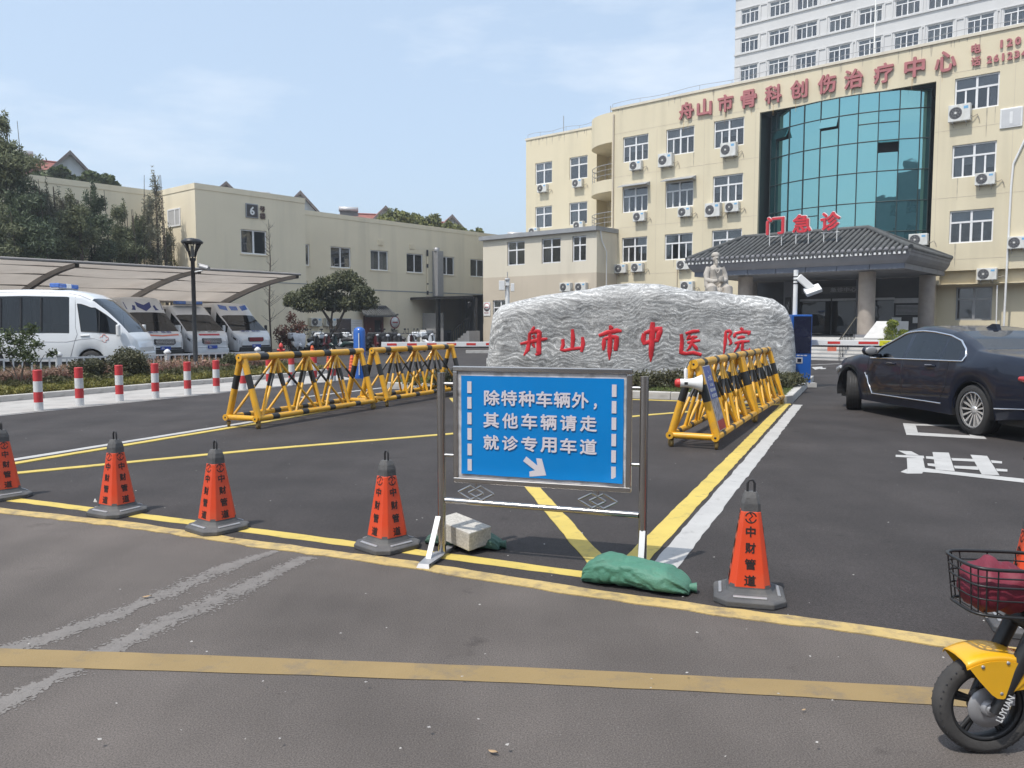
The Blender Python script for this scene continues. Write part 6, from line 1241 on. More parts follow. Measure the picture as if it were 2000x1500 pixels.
for row,(txt_,a,b,cz,hh) in enumerate((("除特种车辆外",.145,.80,.215,.155),("其他车辆请走",.135,.855,.440,.155),("就诊专用车道",.135,.855,.665,.15))):
    n_=len(txt_)
    for i,ch in enumerate(txt_): letter(ch,M['sign_white'],sg,sp_(a+(b-a)*(i+.5)/n_+(.0),cz),UP,W_*.100,H_*hh,.026,.0004,"character")
letter("，",M['sign_white'],sg,sp_(.835,.27),UP,W_*.02,H_*.06,.03,.0004,"character")
q=MB(); ar=[(-.075,.045),(-.058,.068),(.018,.012),(.006,.052),(.040,.052),(.066,-.052),(-.045,-.062),(-.038,-.036),(.000,-.026)]
ar=[(-.080,.030),(-.060,.060),(.012,.006),(.004,.052),(.040,.050),(.068,-.052),(-.038,-.066),(-.040,-.034),(-.004,-.024)]
q.prism(ar[::-1],-.0006,.0006,'y'); obj("arrow",q,M['sign_white'],sg,sp_(.475,.885))
for x in (.235,SW-.275):
    q=MB()
    for dx in (-.035,.035):
        for k,(s1,s2) in enumerate((((-1,0),(0,1)),((0,1),(1,0)),((1,0),(0,-1)),((0,-1),(-1,0)))): q.tube((x+dx+s1[0]*.085,0,.425+s1[1]*.046),(x+dx+s2[0]*.085,0,.425+s2[1]*.046),.0075,6)
    q.tube((x,0,.465),(x,0,.49),.008,6); q.tube((x,0,.362),(x,0,.385),.008,6); obj("knot_ornament",q,M['steel'],sg)
q=MB(); q.cbox((0,-.02,.012),(.05,.46,.022)); q.add([(-.035,-.30,.03),(.035,-.30,.03),(.05,-.10,.035),(-.05,-.10,.035),(-.045,-.32,.0),(.045,-.32,.0),(.03,-.02,.03),(-.03,-.02,.03)],[(0,1,2,3),(4,5,1,0),(3,2,6,7)]); obj("foot_plate",q,M['alu'],sg)
q=MB(); q.cbox((SW,0,.012),(.05,.42,.022)); obj("foot_plate",q,M['alu'],sg)
q=MB(); q.cbox((-.015,-.115,.135),(.034,.010,.31),0,Matrix.Rotation(R(-36),3,'X')); obj("brace",q,M['white'],sg)
q=MB(); q.cbox((SW+.002,-.07,.125),(.034,.012,.30),0,Matrix.Rotation(R(-20),3,'X')); obj("brace",q,M['white'],sg)
# sandbags and stone
M['bag_green']=mat("green woven sandbag",(.075,.225,.155),.6,.2,3,.4,90,dirt=((.10,.14,.10),.5,4,(1,1,1))); M['bag_green_dark']=mat("dusty green sandbag",(.06,.125,.095),.7,.25,4,.5,60); M['granite']=mat("speckled granite block",(.50,.475,.43),.85,.22,70,.3,60,dirt=((.26,.22,.18),.4,20,(1,1,1)))
def sandbag(name,lab,loc,rz,L,Wd,H,m,seed,taper):
    rows_=[]; n=70; a=np.linspace(0,2*PI,57)[:-1]
    for i in range(n+1):
        q=i/n; x=-L/2+L*q; en=min(1,q*4.5,(1-q)*5)**.5; hh=H*(taper[0]*(1-q)+taper[1]*q)*(.25+.75*en); ww=Wd*(.55+.45*en)*(1+.08*math.sin(q*7+seed)); r=[]
        for t_ in a:
            c_,s_=math.cos(t_),math.sin(t_); k=1+.045*(1-en)*math.sin(t_*11+seed)-.10*(1-min(1,7*abs(mnoise.noise(Vector((q*5+seed,c_*1.6+s_,s_*1.6+seed))))))+.10*mnoise.noise(Vector((q*5+seed,c_*1.6,s_*1.6)))+.025*mnoise.noise(Vector((q*22+seed,c_*6,s_*6))); r.append((x+.02*mnoise.noise(Vector((q*3,c_*2,seed))),ww/2*(abs(c_)**.8)*(1 if c_>0 else -1)*k,max(.004,hh*.5+hh*.5*(abs(s_)**.75)*(1 if s_>0 else -1)*k)))
        rows_.append(r)
    mb=MB(); mb.loft(rows_,0,True,True,True); mb.path([(L/2-.01,0,.03),(L/2+.03,.01,.03)],[.02,.03],7); o=obj(name,mb,m,None,loc,(0,0,rz)); tag(o,lab,"sandbag"); return o
p=gp(1246,1152); sandbag("sandbag","plump green sandbag lying at the right foot of the blue sign",(p.x,p.y+.06,.004),sa-R(6),.62,.24,.165,M['bag_green'],2,(1.12,.72))
p=gp(905,1060,.04); sandbag("sandbag","dusty green sandbag under the granite block at the left sign post",(p.x,p.y+.07,.004),sa-R(2),.54,.20,.10,M['bag_green_dark'],5,(1.0,1.0))
p=gp(903,1034,.13); mb=MB(); mb.box(-.175,-.10,-.062,.175,.10,.062); o=obj("granite_block",mb,M['granite'],None,(p.x,p.y,.118),(R(3),R(6),sa-R(27)),bevel=.006); tag(o,"pale granite block weighing down the sandbag by the sign post","stone block")
# ------------------------------------------------------------ lamp post with camera
p=at(382,700,23.5); lp=thing("street_lamp","black lamp post with a flared glass lantern and a small camera arm","street lamp",(p.x,23.5,0)); mb=MB(); mb.lathe([(.14,0),(.14,.32),(.10,.34),(.065,.40),(.062,2.0),(.058,3.32),(.09,3.36),(.09,3.42)],14); obj("post",mb,M['black_metal'],lp)
mb=MB(); mb.lathe([(.30,3.86),(.31,3.89),(.20,3.97),(.02,4.0)],20); mb.lathe([(.30,3.86),(.29,3.84)],20,cap=False)
for k in range(6): a=k*PI/3; mb.path([(.08*math.cos(a),.08*math.sin(a),3.42),(.13*math.cos(a),.13*math.sin(a),3.60),(.27*math.cos(a),.27*math.sin(a),3.86)],.014,5)
obj("lantern",mb,M['black_metal'],lp); mb=MB(); mb.lathe([(.07,3.46),(.12,3.62),(.24,3.84)],16,cap=False); obj("lantern_glass",mb,M['pane'],lp); mb=MB(); mb.lathe([(.05,3.45),(.06,3.6),(.04,3.75),(.001,3.78)],10); obj("bulb",mb,M['white'],lp)
cc=thing("security_camera","grey bullet camera on a white arm fixed to the lamp post","camera",(p.x,23.5,3.05)); mb=MB(); mb.tube((.05,0,-.03),(.30,-.08,0),.022,7); obj("arm",mb,M['white'],cc); mb=MB(); mb.path([(.24,-.06,.13),(.52,-.16,.05)],.065,12); mb.path([(.20,-.05,.19),(.50,-.15,.11)],.03,6); obj("housing",mb,M['alu'],cc)
# ------------------------------------------------------------ low white fence behind the bed
A0=Vector((-14.6,19.6,.1)); A1=Vector((-8.3,26.75,.1)); fd_=(A1-A0).normalized(); fn=thing("garden_fence","low white picket fence behind the planting bed","fence",A0,math.atan2(fd_.y,fd_.x)); FLn=(A1-A0).length
M['fence_white']=mat("white fence plastic",(.70,.70,.70),.5,.05,4)
posts=[ (Vector((-12.5,22,0))-A0).dot(fd_)+k*3.05 for k in range(-1,4)]; posts=[x for x in posts if -.1<x<FLn+.2]
for x in posts:
    mb=MB(); mb.box(-.06,-.06,0,.06,.06,.52); mb.lathe([(.10,.52),(.11,.56),(.06,.62),(.001,.65)],10); obj("post",mb,M['fence_white'],fn,(x,0,0))
for z in (.10,.44): obj("rail",MB().box(0,-.02,z,FLn,.02,z+.05),M['fence_white'],fn)
pk=MB().box(-.018,-.014,.15,.018,.014,.44).mesh("picket",[M['fence_white']])
for i in range(int(FLn/.22)):
    if all(abs(i*.22+.1-x)>.07 for x in posts): link("picket",pk,fn,(i*.22+.1,0,0))
# ------------------------------------------------------------ membrane canopy over the ambulances
M['membrane']=mat("beige membrane",(.56,.50,.44),.8,.06,1.2,trans=.45,dirt=((.36,.30,.25),.4,.8,(1,1,1))); M['steel_grey']=mat("grey painted steel",(.27,.25,.235),.5,.08,3)
cp=thing("parking_canopy","beige membrane canopy on curved steel ribs over the ambulances","canopy",AX*38+BX*T(431,592,38)[0],Z6)
def ribp(q): return -6.95*q, 2.63+1.12*(1-(1-q)**1.75)          # out from the wall side (0) to the front edge (1)
ribs=[.0,-4.75,-9.5,-14.25,-19.0]
for x in ribs:
    mb=MB(); pts=[ribp(q) for q in np.linspace(-.06,1.03,18)]
    for i in range(len(pts)-1):
        (ya,za),(yb,zb_)=pts[i],pts[i+1]; ha=.30-.16*i/len(pts); hb=.30-.16*(i+1)/len(pts)
        for s in (-1,1): mb.add([(x+s*.075,ya,za-ha),(x+s*.075,yb,zb_-hb),(x+s*.075,yb,zb_-.02),(x+s*.075,ya,za-.02)],[(0,1,2,3) if s<0 else (3,2,1,0)])
        mb.add([(x-.075,ya,za-ha),(x+.075,ya,za-ha),(x+.075,yb,zb_-hb),(x-.075,yb,zb_-hb)],[(0,1,2,3)]); mb.add([(x-.075,ya,za-.02),(x+.075,ya,za-.02),(x+.075,yb,zb_-.02),(x-.075,yb,zb_-.02)],[(3,2,1,0)])
    obj("rib",mb,M['steel_grey'],cp); mb=MB(); mb.path([(x,-.1,0),(x,-.1,2.0),(x,-.35,2.42)],[.13,.13,.15],10); obj("post",mb,M['steel_grey'],cp)
for xa,xb in zip(ribs[1:],ribs[:-1]):
    mb=MB(); mb.loft([[(x,ribp(q)[0],ribp(q)[1]+.01-.10*math.sin(PI*(x-xa)/(xb-xa))*math.sin(PI*q)) for x in np.linspace(xa,xb,13)] for q in np.linspace(0,1,18)],0,True); obj("membrane",mb,M['membrane'],cp)
for q,r in ((.0,.05),(.27,.03),(.55,.03),(.80,.022),(1.0,.055)):
    y,z=ribp(q); mb=MB(); mb.path([(ribs[-1],y,z-.04 if q<1 else z),(ribs[0],y,z-.04 if q<1 else z)],r,8); obj("purlin",mb,M['steel_grey'],cp)
# ------------------------------------------------------------ posts, kiosk, booms
p=gp(703,739); bp_=thing("blue_post","rounded blue barrier post with a white edge strip","barrier post",(p.x,p.y,0),R(-20)); M['blue']=mat("blue painted steel",(.012,.10,.40),.4,.07,4,coat=.3); mb=MB(); mb.path([(0,0,0),(0,0,1.30),(0,0,1.38),(0,0,1.42)],[.17,.17,.14,.05],18,sq=.8,up=(1,0,0)); obj("housing",mb,M['blue'],bp_); mb=MB(); mb.box(.06,-.155,.1,.075,-.10,1.25); mb.box(-.165,-.08,1.1,-.15,.0,1.28); obj("strip",mb,M['white'],bp_)
# right-hand ticket kiosk with its reader pole
p=at(1561,749,18.9); kx=p.x; ki=thing("ticket_kiosk","blue parking ticket kiosk with a dark screen beside the boulder","kiosk",(kx,18.9,.12),R(-6)); M['screen']=mat("dark screen",(.012,.014,.035),.12,.2,3,coat=.5)
obj("cabinet",MB().box(-.25,-.16,0,.22,.16,1.60),M['blue'],ki,bevel=.015); obj("screen",MB().box(-.20,-.172,.70,.20,-.161,1.56),M['screen'],ki); o=obj("ticket_slot",MB().box(-.13,-.17,.46,.02,-.161,.60),M['silver'],ki); obj("slot",MB().box(-.10,-.176,.49,-.01,-.171,.57),M['screen'],o); obj("plinth",MB().box(-.34,-.24,-.1,.34,.24,.004),M['kerb'],ki)
letter("停车场",M['white'],ki,(0,-.164,.645),UP,.24,.03,.02)
rp=thing("reader_pole","white pole with a tilted white plate reader above the blue kiosk","camera pole",(kx-.13,18.95,1.72),R(-10)); obj("pole",MB().tube((0,0,0),(0,0,1.05),.052,12),M['white'],rp); mb=MB(); mb.cbox((.20,-.05,.75),(.42,.12,.16),0,Matrix.Rotation(R(42),3,'Y')); mb.cbox((.37,-.10,.57),(.36,.26,.10),0,Matrix.Rotation(R(-20),3,'Y')@Matrix.Rotation(R(35),3,'X')); obj("reader",mb,M['white'],rp,bevel=.015); mb=MB(); 
for z in (.72,.80,.88): mb.lathe([(.058,z),(.058,z+.025)],12,cap=False)
obj("clamp",mb,M['black'],rp)
def boom(lab,a,b,segs,h=.13,extra=None):
    a=Vector(a);b=Vector(b); L=(b-a).length; t=thing("barrier_boom",lab,"barrier boom",a,math.atan2(b.y-a.y,b.x-a.x)); obj("arm",MB().box(0,-.03,-h/2,L,.03,h/2),M['white'],t,bevel=.008)
    for x in segs: obj("red_band",MB().box(L*x[0],-.034,-h*.20,L*x[1],-.031,h*.24),M['red'],t)
    obj("rubber_edge",MB().box(.05,-.015,-h/2-.035,L-.05,.015,-h/2-.002),M['black'],t); return t,L
bmr,L=boom("white and red barrier boom with yellow warning strip by the blue kiosk",(kx+.24,19.1,1.06),(kx+5.0,17.6,1.0),((.09,.145),(.225,.31),(.55,.60),(.68,.78))); M['warn_yellow']=mat("yellow warning strip",(.70,.66,.03),.5,.08,4); o=obj("warning_strip",MB().box(L*.315,-.036,-.06,L*.50,-.031,.06),M['warn_yellow'],bmr); letter("一车一杆 请勿跟车",M['black'],o,(L*.405,-.038,0),UP,.75,.075,.02); obj("tail_flag",MB().box(L*.09,-.02,-.20,L*.13,-.015,-.10),M['decal_orange'],bmr)
a=at(745,673,24.3); b=at(1010,666,24.3); boom("white and red barrier boom reaching out from behind the boulder toward the scooters",(a.x,24.3,a.z),(b.x,24.9,b.z),tuple((.04+i*.145,.11+i*.145) for i in range(6)),.15)
# equipment pole behind the stone
p=at(991,600,22); t=thing("equipment_pole","white pole carrying small white boxes above the left end of the boulder","pole",(p.x,22,0)); obj("pole",MB().tube((0,0,0),(0,0,2.75),.06,10),M['white'],t); mb=MB(); mb.cbox((-.15,-.05,2.55),(.16,.12,.26)); mb.cbox((.14,-.05,2.5),(.10,.10,.22)); mb.cbox((0,-.06,2.62),(.10,.10,.16)); obj("box",mb,M['white'],t,bevel=.01); mb=MB(); mb.tube((0,0,2.75),(0,0,2.92),.012,5); mb.cbox((0,-.1,2.70),(.14,.06,.03)); obj("aerial",mb,M['alu'],t)
# ------------------------------------------------------------ no entry signs, doorway and equipment at the beige block
def noentry(lab,loc,rz,r,board=None,txt_="禁止进入"):
    t=thing("no_entry_sign",lab,"sign",loc,rz)
    if board: obj("board",MB().box(-board[0],-.02,-board[1],board[0],0,r*1.25),M['white'],t)
    mb=MB(); mb.lathe([(.001,-.03),(r,-.03),(r,-.022)],32,(0,0,0),0,'y'); obj("disc",mb,M['sign_rim'],t); mb=MB(); mb.lathe([(.001,-.035),(r*.84,-.035),(r*.84,-.03)],32,(0,0,0),0,'y'); obj("face",mb,M['white'],t); obj("bar",MB().box(-r*.56,-.04,-r*.10,r*.56,-.036,r*.10),M['sign_rim'],t)
    letter(txt_,M['black'] if not board else M['sign_rim'],t,(0,-.025,-r*1.35),UP,r*1.55,r*.32,.03); return t
M['sign_rim']=mat("dark red sign rim",(.35,.04,.055),.5,.08,5)
noentry("round no entry sign fixed to the beige block wall right of the red doorway",wp(40.5,-.02,1.63),Z6,.47)
s_,z_=S(951.5,600,43.1); noentry("no entry sign on a white board at the corner of the annex",mw(s_,-2.42,z_),ZM,.30,(.33,.62))
dw=thing("side_doorway","dark red side doorway with a small tiled roof on the beige block","doorway",wp(38.35,0,0),Z6); M['maroon']=mat("maroon door frame",(.10,.028,.025),.5,.15,3)
mb=MB(); mb.box(-.85,-.25,0,-.68,-.01,2.1); mb.box(.68,-.25,0,.85,-.01,2.1); mb.box(-.85,-.25,1.78,.85,-.012,2.1); obj("frame",mb,M['maroon'],dw); obj("door",MB().box(-.68,-.12,0,.1,-.06,1.78),M['maroon'],dw); obj("opening_shade",MB().box(.1,-.05,0,.68,-.03,1.78),M['dark'],dw)  # last box is a dark sheet painting the shade inside the doorway
mb=MB(); mb.add([(-1.5,-1.0,2.12),(1.5,-1.0,2.12),(1.25,-.02,2.75),(-1.25,-.02,2.75),(-1.5,-1.0,2.02),(1.5,-1.0,2.02)],[(0,1,2,3),(4,5,1,0)]); mb.path([(-1.62,-1.05,2.22),(-1.45,-.9,2.2),(-1.25,-.05,2.8)],.07,6); mb.path([(1.62,-1.05,2.22),(1.45,-.9,2.2),(1.25,-.05,2.8)],.07,6); mb.path([(-1.25,-.05,2.8),(1.25,-.05,2.8)],.08,6)
for i in range(13): x=-1.4+i*.233; mb.path([(x,-1.02,2.15),(x*.86,-.05,2.77)],.05,6)
obj("tiled_roof",mb,M['tile'],dw)
db=thing("directory_board","white directory board with rows of small text beside the red doorway","sign",wp(36.85,-.02,1.32),Z6); obj("board",MB().box(-.5,-.04,-.62,.5,0,.50),M['white'],db)
for i in range(6): obj("text_row",MB().box(-.45,-.045,.40-i*.17-.008,.45,-.041,.40-i*.17),M['brown'],db)
ww=thing("dark_window","dark ground floor window left of the directory board","window",wp(35.6,-.02,.7),Z6); obj("pane",MB().box(-.72,-.05,0,.72,-.01,1.15),M['screen'],ww); obj("frame",MB().box(-.76,-.03,-.06,.76,0,1.2),M['grey_trim'],ww)
for i,(t_,z_,lab) in enumerate(((32.75,1.35,"upper air conditioner of the stacked pair at the foot of the beige block"),(32.75,.45,"lower air conditioner of the stacked pair at the foot of the beige block"),(34.0,1.35,"air conditioner behind the broadleaf tree trunk"))): put_ac(False,0,0,0,lab,(wp(t_,-.01,z_),Z6))
t=thing("equipment_cabinet","pale louvred equipment cabinet under the dark canopy edge","cabinet",wp(42.6,-1.2,0),Z6); obj("casing",MB().box(-.35,-.4,0,.35,.3,1.05),M['white'],t,bevel=.02); mb=MB()
for i in range(6): mb.box(-.25,-.42,.25+i*.09,.25,-.40,.29+i*.09)
obj("louvre",mb,M['black'],t)
t=thing("equipment_cabinet","wide grey equipment cabinet right of the pale louvred one","cabinet",wp(44.2,-1.0,0),Z6); obj("casing",MB().box(-1.1,-.3,0,1.1,.4,1.0),M['alu'],t,bevel=.02); obj("louvre",MB().box(-.95,-.31,.2,-.6,-.302,.8).box(.6,-.31,.2,.95,-.302,.8),M['black'],t)
t=thing("door_lamp","small black wall lamp under the passage canopy beside the annex corner","lamp",mw(-39.75,-3.4,2.7),ZM); mb=MB(); mb.lathe([(.05,0),(.16,.30),(.17,.33),(.03,.42)],8); obj("lantern",mb,M['black_metal'],t); obj("bracket",MB().tube((0,0,.4),(.35,.2,.75),.02),M['black_metal'],t)
# annex outside stairs and railing
t=thing("annex_stairs","dark outside stairs with black railing at the annex corner","stairs",mw(-40.6,-3.8,0),ZM); mb=MB(); 
for i in range(6): mb.box(i*.28,-.5,0,i*.28+.3,.6,.17*(i+1))
obj("step",mb,M['alu'],t); mb=MB(); a=Vector((0,-.5,.95)); b=Vector((1.7,-.5,2.0)); mb.path([Vector((0,-.5,0)),a,b],.03,6)
for i in range(9): q=a.lerp(b,i/8); mb.tube((q.x,q.y,q.z-.9),q,.014,5)
obj("railing",mb,M['black_metal'],t)
g=MB(); p=gp(910,690); q=gp(960,689); g.box(0,0,0,3.2,.25,.15); o=bpy.data.objects.new("kerb",g.mesh("kerb",[M['kerb']])); C.objects.link(o); o.location=(p.x,p.y,0); o.rotation_euler=(0,0,.1); o['kind']='structure'
# ------------------------------------------------------------ statue
def makestatue(loc,rz,scale):
    bm=MB()
    def chain(pts,rs_): bm.path(pts,rs_,14)
    bm.path([(0,.05,.0),(0,.05,.35),(0,.04,.62),(0,.0,.86),(0,-.01,.98)],[.30,.28,.245,.235,.11],18,sq=.78,up=(1,0,0))    # robed trunk
    bm.path([(0,-.01,.95),(0,-.02,1.08)],[.07,.065],12)
    for s in (-1,1):
        chain([(s*.20,0,.90),(s*.29,-.02,.68),(s*.30,-.10,.48),(s*.14,-.30,.43),(s*.05,-.36,.46)],[.105,.105,.10,.075,.05])
        chain([(s*.12,0,.16),(s*.22,-.28,.22),(s*.26,-.46,.20),(s*.25,-.48,-.05),(s*.24,-.48,-.40)],[.20,.17,.15,.15,.16]); bm.path([(s*.30,-.10,.47),(s*.32,-.14,.30),(s*.30,-.18,.18)],[.09,.08,.04],10)
        bm.sphere((s*.23,-.60,-.42),(.07,.13,.05),10,6)
    bm.path([(-.3,-.1,.1),(0,-.3,.05),(.3,-.1,.1)],[.18,.2,.18],12); bm.path([(0,-.42,.05),(0,-.46,-.42)],[.24,.30],12,sq=.5,up=(1,0,0)); bm.box(-.42,-.25,-.45,.42,.3,.05)
    bm.sphere((0,-.04,1.19),(.108,.115,.14),14,12); bm.path([(0,-.02,1.25),(0,-.01,1.30),(0,.0,1.35),(0,0,1.40)],[.132,.135,.125,.07],14)
    bm.path([(0,-.13,1.235),(0,-.165,1.19)],[.016,.026],8); 
    for s in (-1,1): bm.sphere((s*.092,-.03,1.19),(.015,.03,.04),8,6); bm.path([(s*.015,-.135,1.245),(s*.065,-.115,1.25)],.014,6); bm.path([(s*.005,-.142,1.145),(s*.05,-.13,1.12)],[.014,.008],6); bm.sphere((s*.04,-.115,1.205),(.022,.02,.012),8,6)
    bm.path([(0,-.10,1.12),(0,-.13,1.02),(0,-.15,.92)],[.062,.05,.015],10); bm.path([(-.10,-.20,.86),(0,-.24,.70)],[.02,.02],6); bm.path([(.10,-.20,.86),(0,-.24,.70)],[.02,.02],6)
    bm.lathe([(.062,.42),(.07,.60),(.058,.60)],14,(.06,-.42,0)); bm.sphere((.06,-.42,.60),(.05,.05,.012),10,4)
    for s in (-1,1):
        for k in range(4): bm.path([(s*.05+.03,-.37,.49+k*.024-.03),(s*.07+.06,-.44,.49+k*.024-.03),(.06+s*.02,-.487,.49+k*.024-.03)],[.014,.014,.010],6)
    me=bm.mesh("statue",[M['statue']]); o=bpy.data.objects.new("figure",me); C.objects.link(o)
    rm=o.modifiers.new("remesh",'REMESH'); rm.mode='VOXEL'; rm.voxel_size=.011; rm.use_smooth_shade=True; sm=o.modifiers.new("smooth",'SMOOTH'); sm.factor=.5; sm.iterations=2
    return o
M['statue']=mat("pale carved stone",(.43,.395,.35),.8,.10,4,.5,35,dirt=((.33,.29,.24),.45,3,(1,1,1)))
p=at(1396,575,21.6); t=thing("statue","pale stone statue of a seated bearded man in robe and cap holding a cup","statue",(p.x,21.6,0),R(6)); o=makestatue(0,0,1); o.parent=t; o.location=(0,0,2.27); o.scale=(.84,.84,.82); obj("pedestal",MB().box(-.5,-.62,0,.5,.36,1.91),M['granite'],t,bevel=.02)
# fallen leaves and litter on the asphalt
M['dry_leaf']=mat("dry leaf",(.40,.27,.15),.8,.2,20)
def dryleaf(u,v,s,rz,lab): 
    p=gp(u,v,.012); mb=MB(); n=9; mb.loft([[(s*(i/(n-1)-.5),-s*.22*math.sin(PI*i/(n-1)),s*.16*(i/(n-1))**2+.0) for i in range(n)],[(s*(i/(n-1)-.5),0,.02*s+s*.08*math.sin(PI*i/(n-1))) for i in range(n)],[(s*(i/(n-1)-.5),s*.20*math.sin(PI*i/(n-1)),s*.10*(i/(n-1))) for i in range(n)]],0,True); o=obj("fallen_leaf",mb,M['dry_leaf'],None,p,(0,0,rz)); tag(o,lab,"leaf")
dryleaf(963,1468,.042,-.6,"dry curled leaf lying on the road nearest the bottom edge"); dryleaf(1570,1386,.02,.3,"small dry leaf below the ochre stripe"); dryleaf(287,1165,.05,.4,"flat dry leaf on the scrubbed white marking"); dryleaf(452,1052,.05,-.2,"dry leaf beside the foot of the middle cone")
mb=MB(); rg=random.Random(5)
for i in range(170):
    u=rg.uniform(-100,2100); v=rg.uniform(800,1490) if i%3 else rg.uniform(770,1000); q=gp(u,v,.012); s=rg.uniform(.003,.009); a=rg.uniform(0,6); mb.add([(q.x+s*math.cos(a+k*1.57)*rg.uniform(.6,1.2),q.y+s*math.sin(a+k*1.57)*rg.uniform(.6,1.2),.0315 if k else .034) for k in range(4)],[(0,1,2,3)])
o=obj("litter",mb,M['concrete']); o['kind']='stuff'
# ================================================================ plants
def tree(name,lab,cat,base,clumps,n,size,leaf,trunks,seed,group=None,bark='bark',**k):
    """clumps: (dx,dy,z,rx,ry,rz) about the base; trunks: lists of points with radii"""
    t=thing(name,lab,cat,base,0,group); link("crown",leafmesh("crown",clumps,n,size,M[leaf],seed,**k),t)
    if trunks:
        mb=MB()
        for pts in trunks: mb.path([p[:3] for p in pts],[p[3] for p in pts],6)
        obj("trunk",mb,M[bark],t)
    return t
rp_=random.Random(8)
def wallplant(u,A_d): p=onp(u,600,AX,A_d); return Vector((p.x,p.y,0))
def bamboo(lab,u,vtop,vbot,wpx,A_d,leaf,n,size,seed,lean=0,group="bamboos and trees behind the canopy",vv=.9,dense=9,name="bamboo"):
    b=wallplant(u,A_d); k=b.y/FPX; zt=EYE+(633-vtop)*k; zb=max(.6,EYE+(633-vbot)*k); w=wpx*k/2; rg=random.Random(seed); cl=[];tr=[]
    for i in range(dense):
        q=(i+.5)/dense; z=zb+(zt-zb)*q; ww=w*(math.sin(PI*min(1,.18+q*.95))**.8)*(.6+.4*rg.random())
        for s in range(4): cl.append((rg.uniform(-1,1)*ww*.7+lean*q,rg.uniform(-.6,.6)*ww,z+rg.uniform(-.3,.3),ww*rg.uniform(.4,.72),ww*rg.uniform(.35,.6),(zt-zb)/dense*rg.uniform(.7,1.3)))
    for s in range(5): x=rg.uniform(-.6,.6)*w; tr.append([(x,rg.uniform(-.4,.4),0,.045),(x*1.1+lean*.3,0,zt*.5,.035),(x*.8+lean,0,zt*.93,.012)])
    return tree(name,lab,"tree" if name!="bamboo" else "bamboo",b,cl,int(n*2.1),size*.9,leaf,tr,seed,group,aspect=.24,droop=.5,shell=.6)
bamboo("tall feathery bamboo at the far left rising over the roofs",22,212,400,150,42.4,'leaf_bamboo',5200,.26,1)
bamboo("dark leafy tree under the tall feathery bamboo",52,330,520,150,41.6,'leaf_dark',6500,.24,2,name="evergreen_tree")
bamboo("dusty pale bamboo clump right of the dark leafy tree",100,345,510,95,42.6,'leaf_pale',4300,.22,3)
bamboo("brownish bamboo clump in the middle of the grove",145,372,515,90,41.8,'leaf_bamboo',4200,.22,4)
bamboo("low pale bamboo at the front edge of the canopy roof, far left",5,395,540,110,40.9,'leaf_bamboo',4500,.22,5)
bamboo("pointed dark evergreen rising against the beige wall",192,352,520,82,42.6,'leaf_dark',5600,.22,6,name="evergreen_tree")
bamboo("dark bushy bamboo left of the slender one",248,392,530,85,43.0,'leaf_bamboo',4800,.2,7)
bamboo("slender airy bamboo standing before the sunlit end wall",306,322,530,78,43.4,'leaf_pale',3000,.2,8)
bamboo("pale bamboo clump between the dark tree and the pointed evergreen",120,365,520,110,43.2,'leaf_pale',4200,.22,10)
bamboo("bushy bamboo filling the gap before the slender one",272,405,535,70,43.4,'leaf_bamboo',3800,.2,12)
bamboo("thin yellowish bamboo stems against the sunlit end wall",334,430,540,34,43.6,'leaf_olive',900,.16,9)
# trees on the hill
def hilltree(u,v,Y,wpx,hpx,leaf,lab,seed,n=2600,size=.42):
    p=at(u,v,Y); k=Y/FPX; w=wpx*k/2; h=hpx*k; rg=random.Random(seed); cl=[(rg.uniform(-.75,.75)*w,rg.uniform(-.5,.5)*w,h*rg.uniform(.1,.62)-h*.5,w*rg.uniform(.28,.45),w*.4,h*rg.uniform(.16,.3)) for _ in range(12)]
    zb=-(p.z-6); cl=[(a,b,c,d,e,f) for a,b,c,d,e,f in cl]
    tree("hill_tree",lab,"tree",p,cl,n,size,leaf,[[(0,0,zb,.16),(0,0,-h*.2,.1)]],seed,"trees on the hill behind the beige block",aspect=.6,shell=.45)
hilltree(735,440,72,80,52,'leaf_hill',"yellow green hill tree at the left end of the round row",21); hilltree(782,428,73,78,62,'leaf_hill',"tallest round yellow green hill tree behind the beige roof",22); hilltree(826,432,74,70,56,'leaf_hill',"round hill tree just left of the half hidden red roof",23)
hilltree(868,446,75,66,46,'leaf_hill',"hill tree in front of the house with the pointed gable",24); hilltree(900,457,76,50,34,'leaf_hill',"small hill tree at the right end of the round row",25,1600); hilltree(930,458,78,30,32,'leaf_hill',"lone dark hill tree near the annex roof",26,1200)
hilltree(95,343,66,90,40,'leaf_green',"dark green hillside tree under the red roof at the far left",27); hilltree(150,350,66,80,36,'leaf_green',"dark green hillside tree under the white blue gable",28); hilltree(205,352,66,60,28,'leaf_green',"dark green hillside tree at the right end of the gabled house",29)
# broadleaf tree by the scooters
b=at(645,690,43.0); b.z=0; k=43.0/FPX; cl=[]; rg=random.Random(3)
for u,v,ru,rv in ((585,585,28,18),(612,572,32,20),(640,560,30,22),(668,548,30,22),(690,556,28,22),(715,575,26,20),(730,592,20,15),(655,590,45,22),(700,592,36,18),(610,597,38,15),(680,536,16,12),(568,592,14,9)):
    cl.append(((u-645)*k,rg.uniform(-.9,.9),EYE+(633-v)*k,ru*k*.9,ru*k*.8,rv*k*.9))
tree("broadleaf_tree","wide bronze green broadleaf tree over the parked scooters","tree",b,cl,15000,.17,'leaf_brown',[[(.15,0,0,.13),(.1,0,.9,.11),(.05,0,1.6,.09),(-.5,.1,2.4,.05),(-1.2,0,3.0,.02)],[(.1,0,.8,.09),(.45,0,1.5,.075),(.9,0,2.4,.05),(1.3,0,3.2,.02)],[(.05,0,1.5,.06),(.2,.1,2.6,.04),(.4,0,3.4,.015)]],31,shell=.6,aspect=.5)
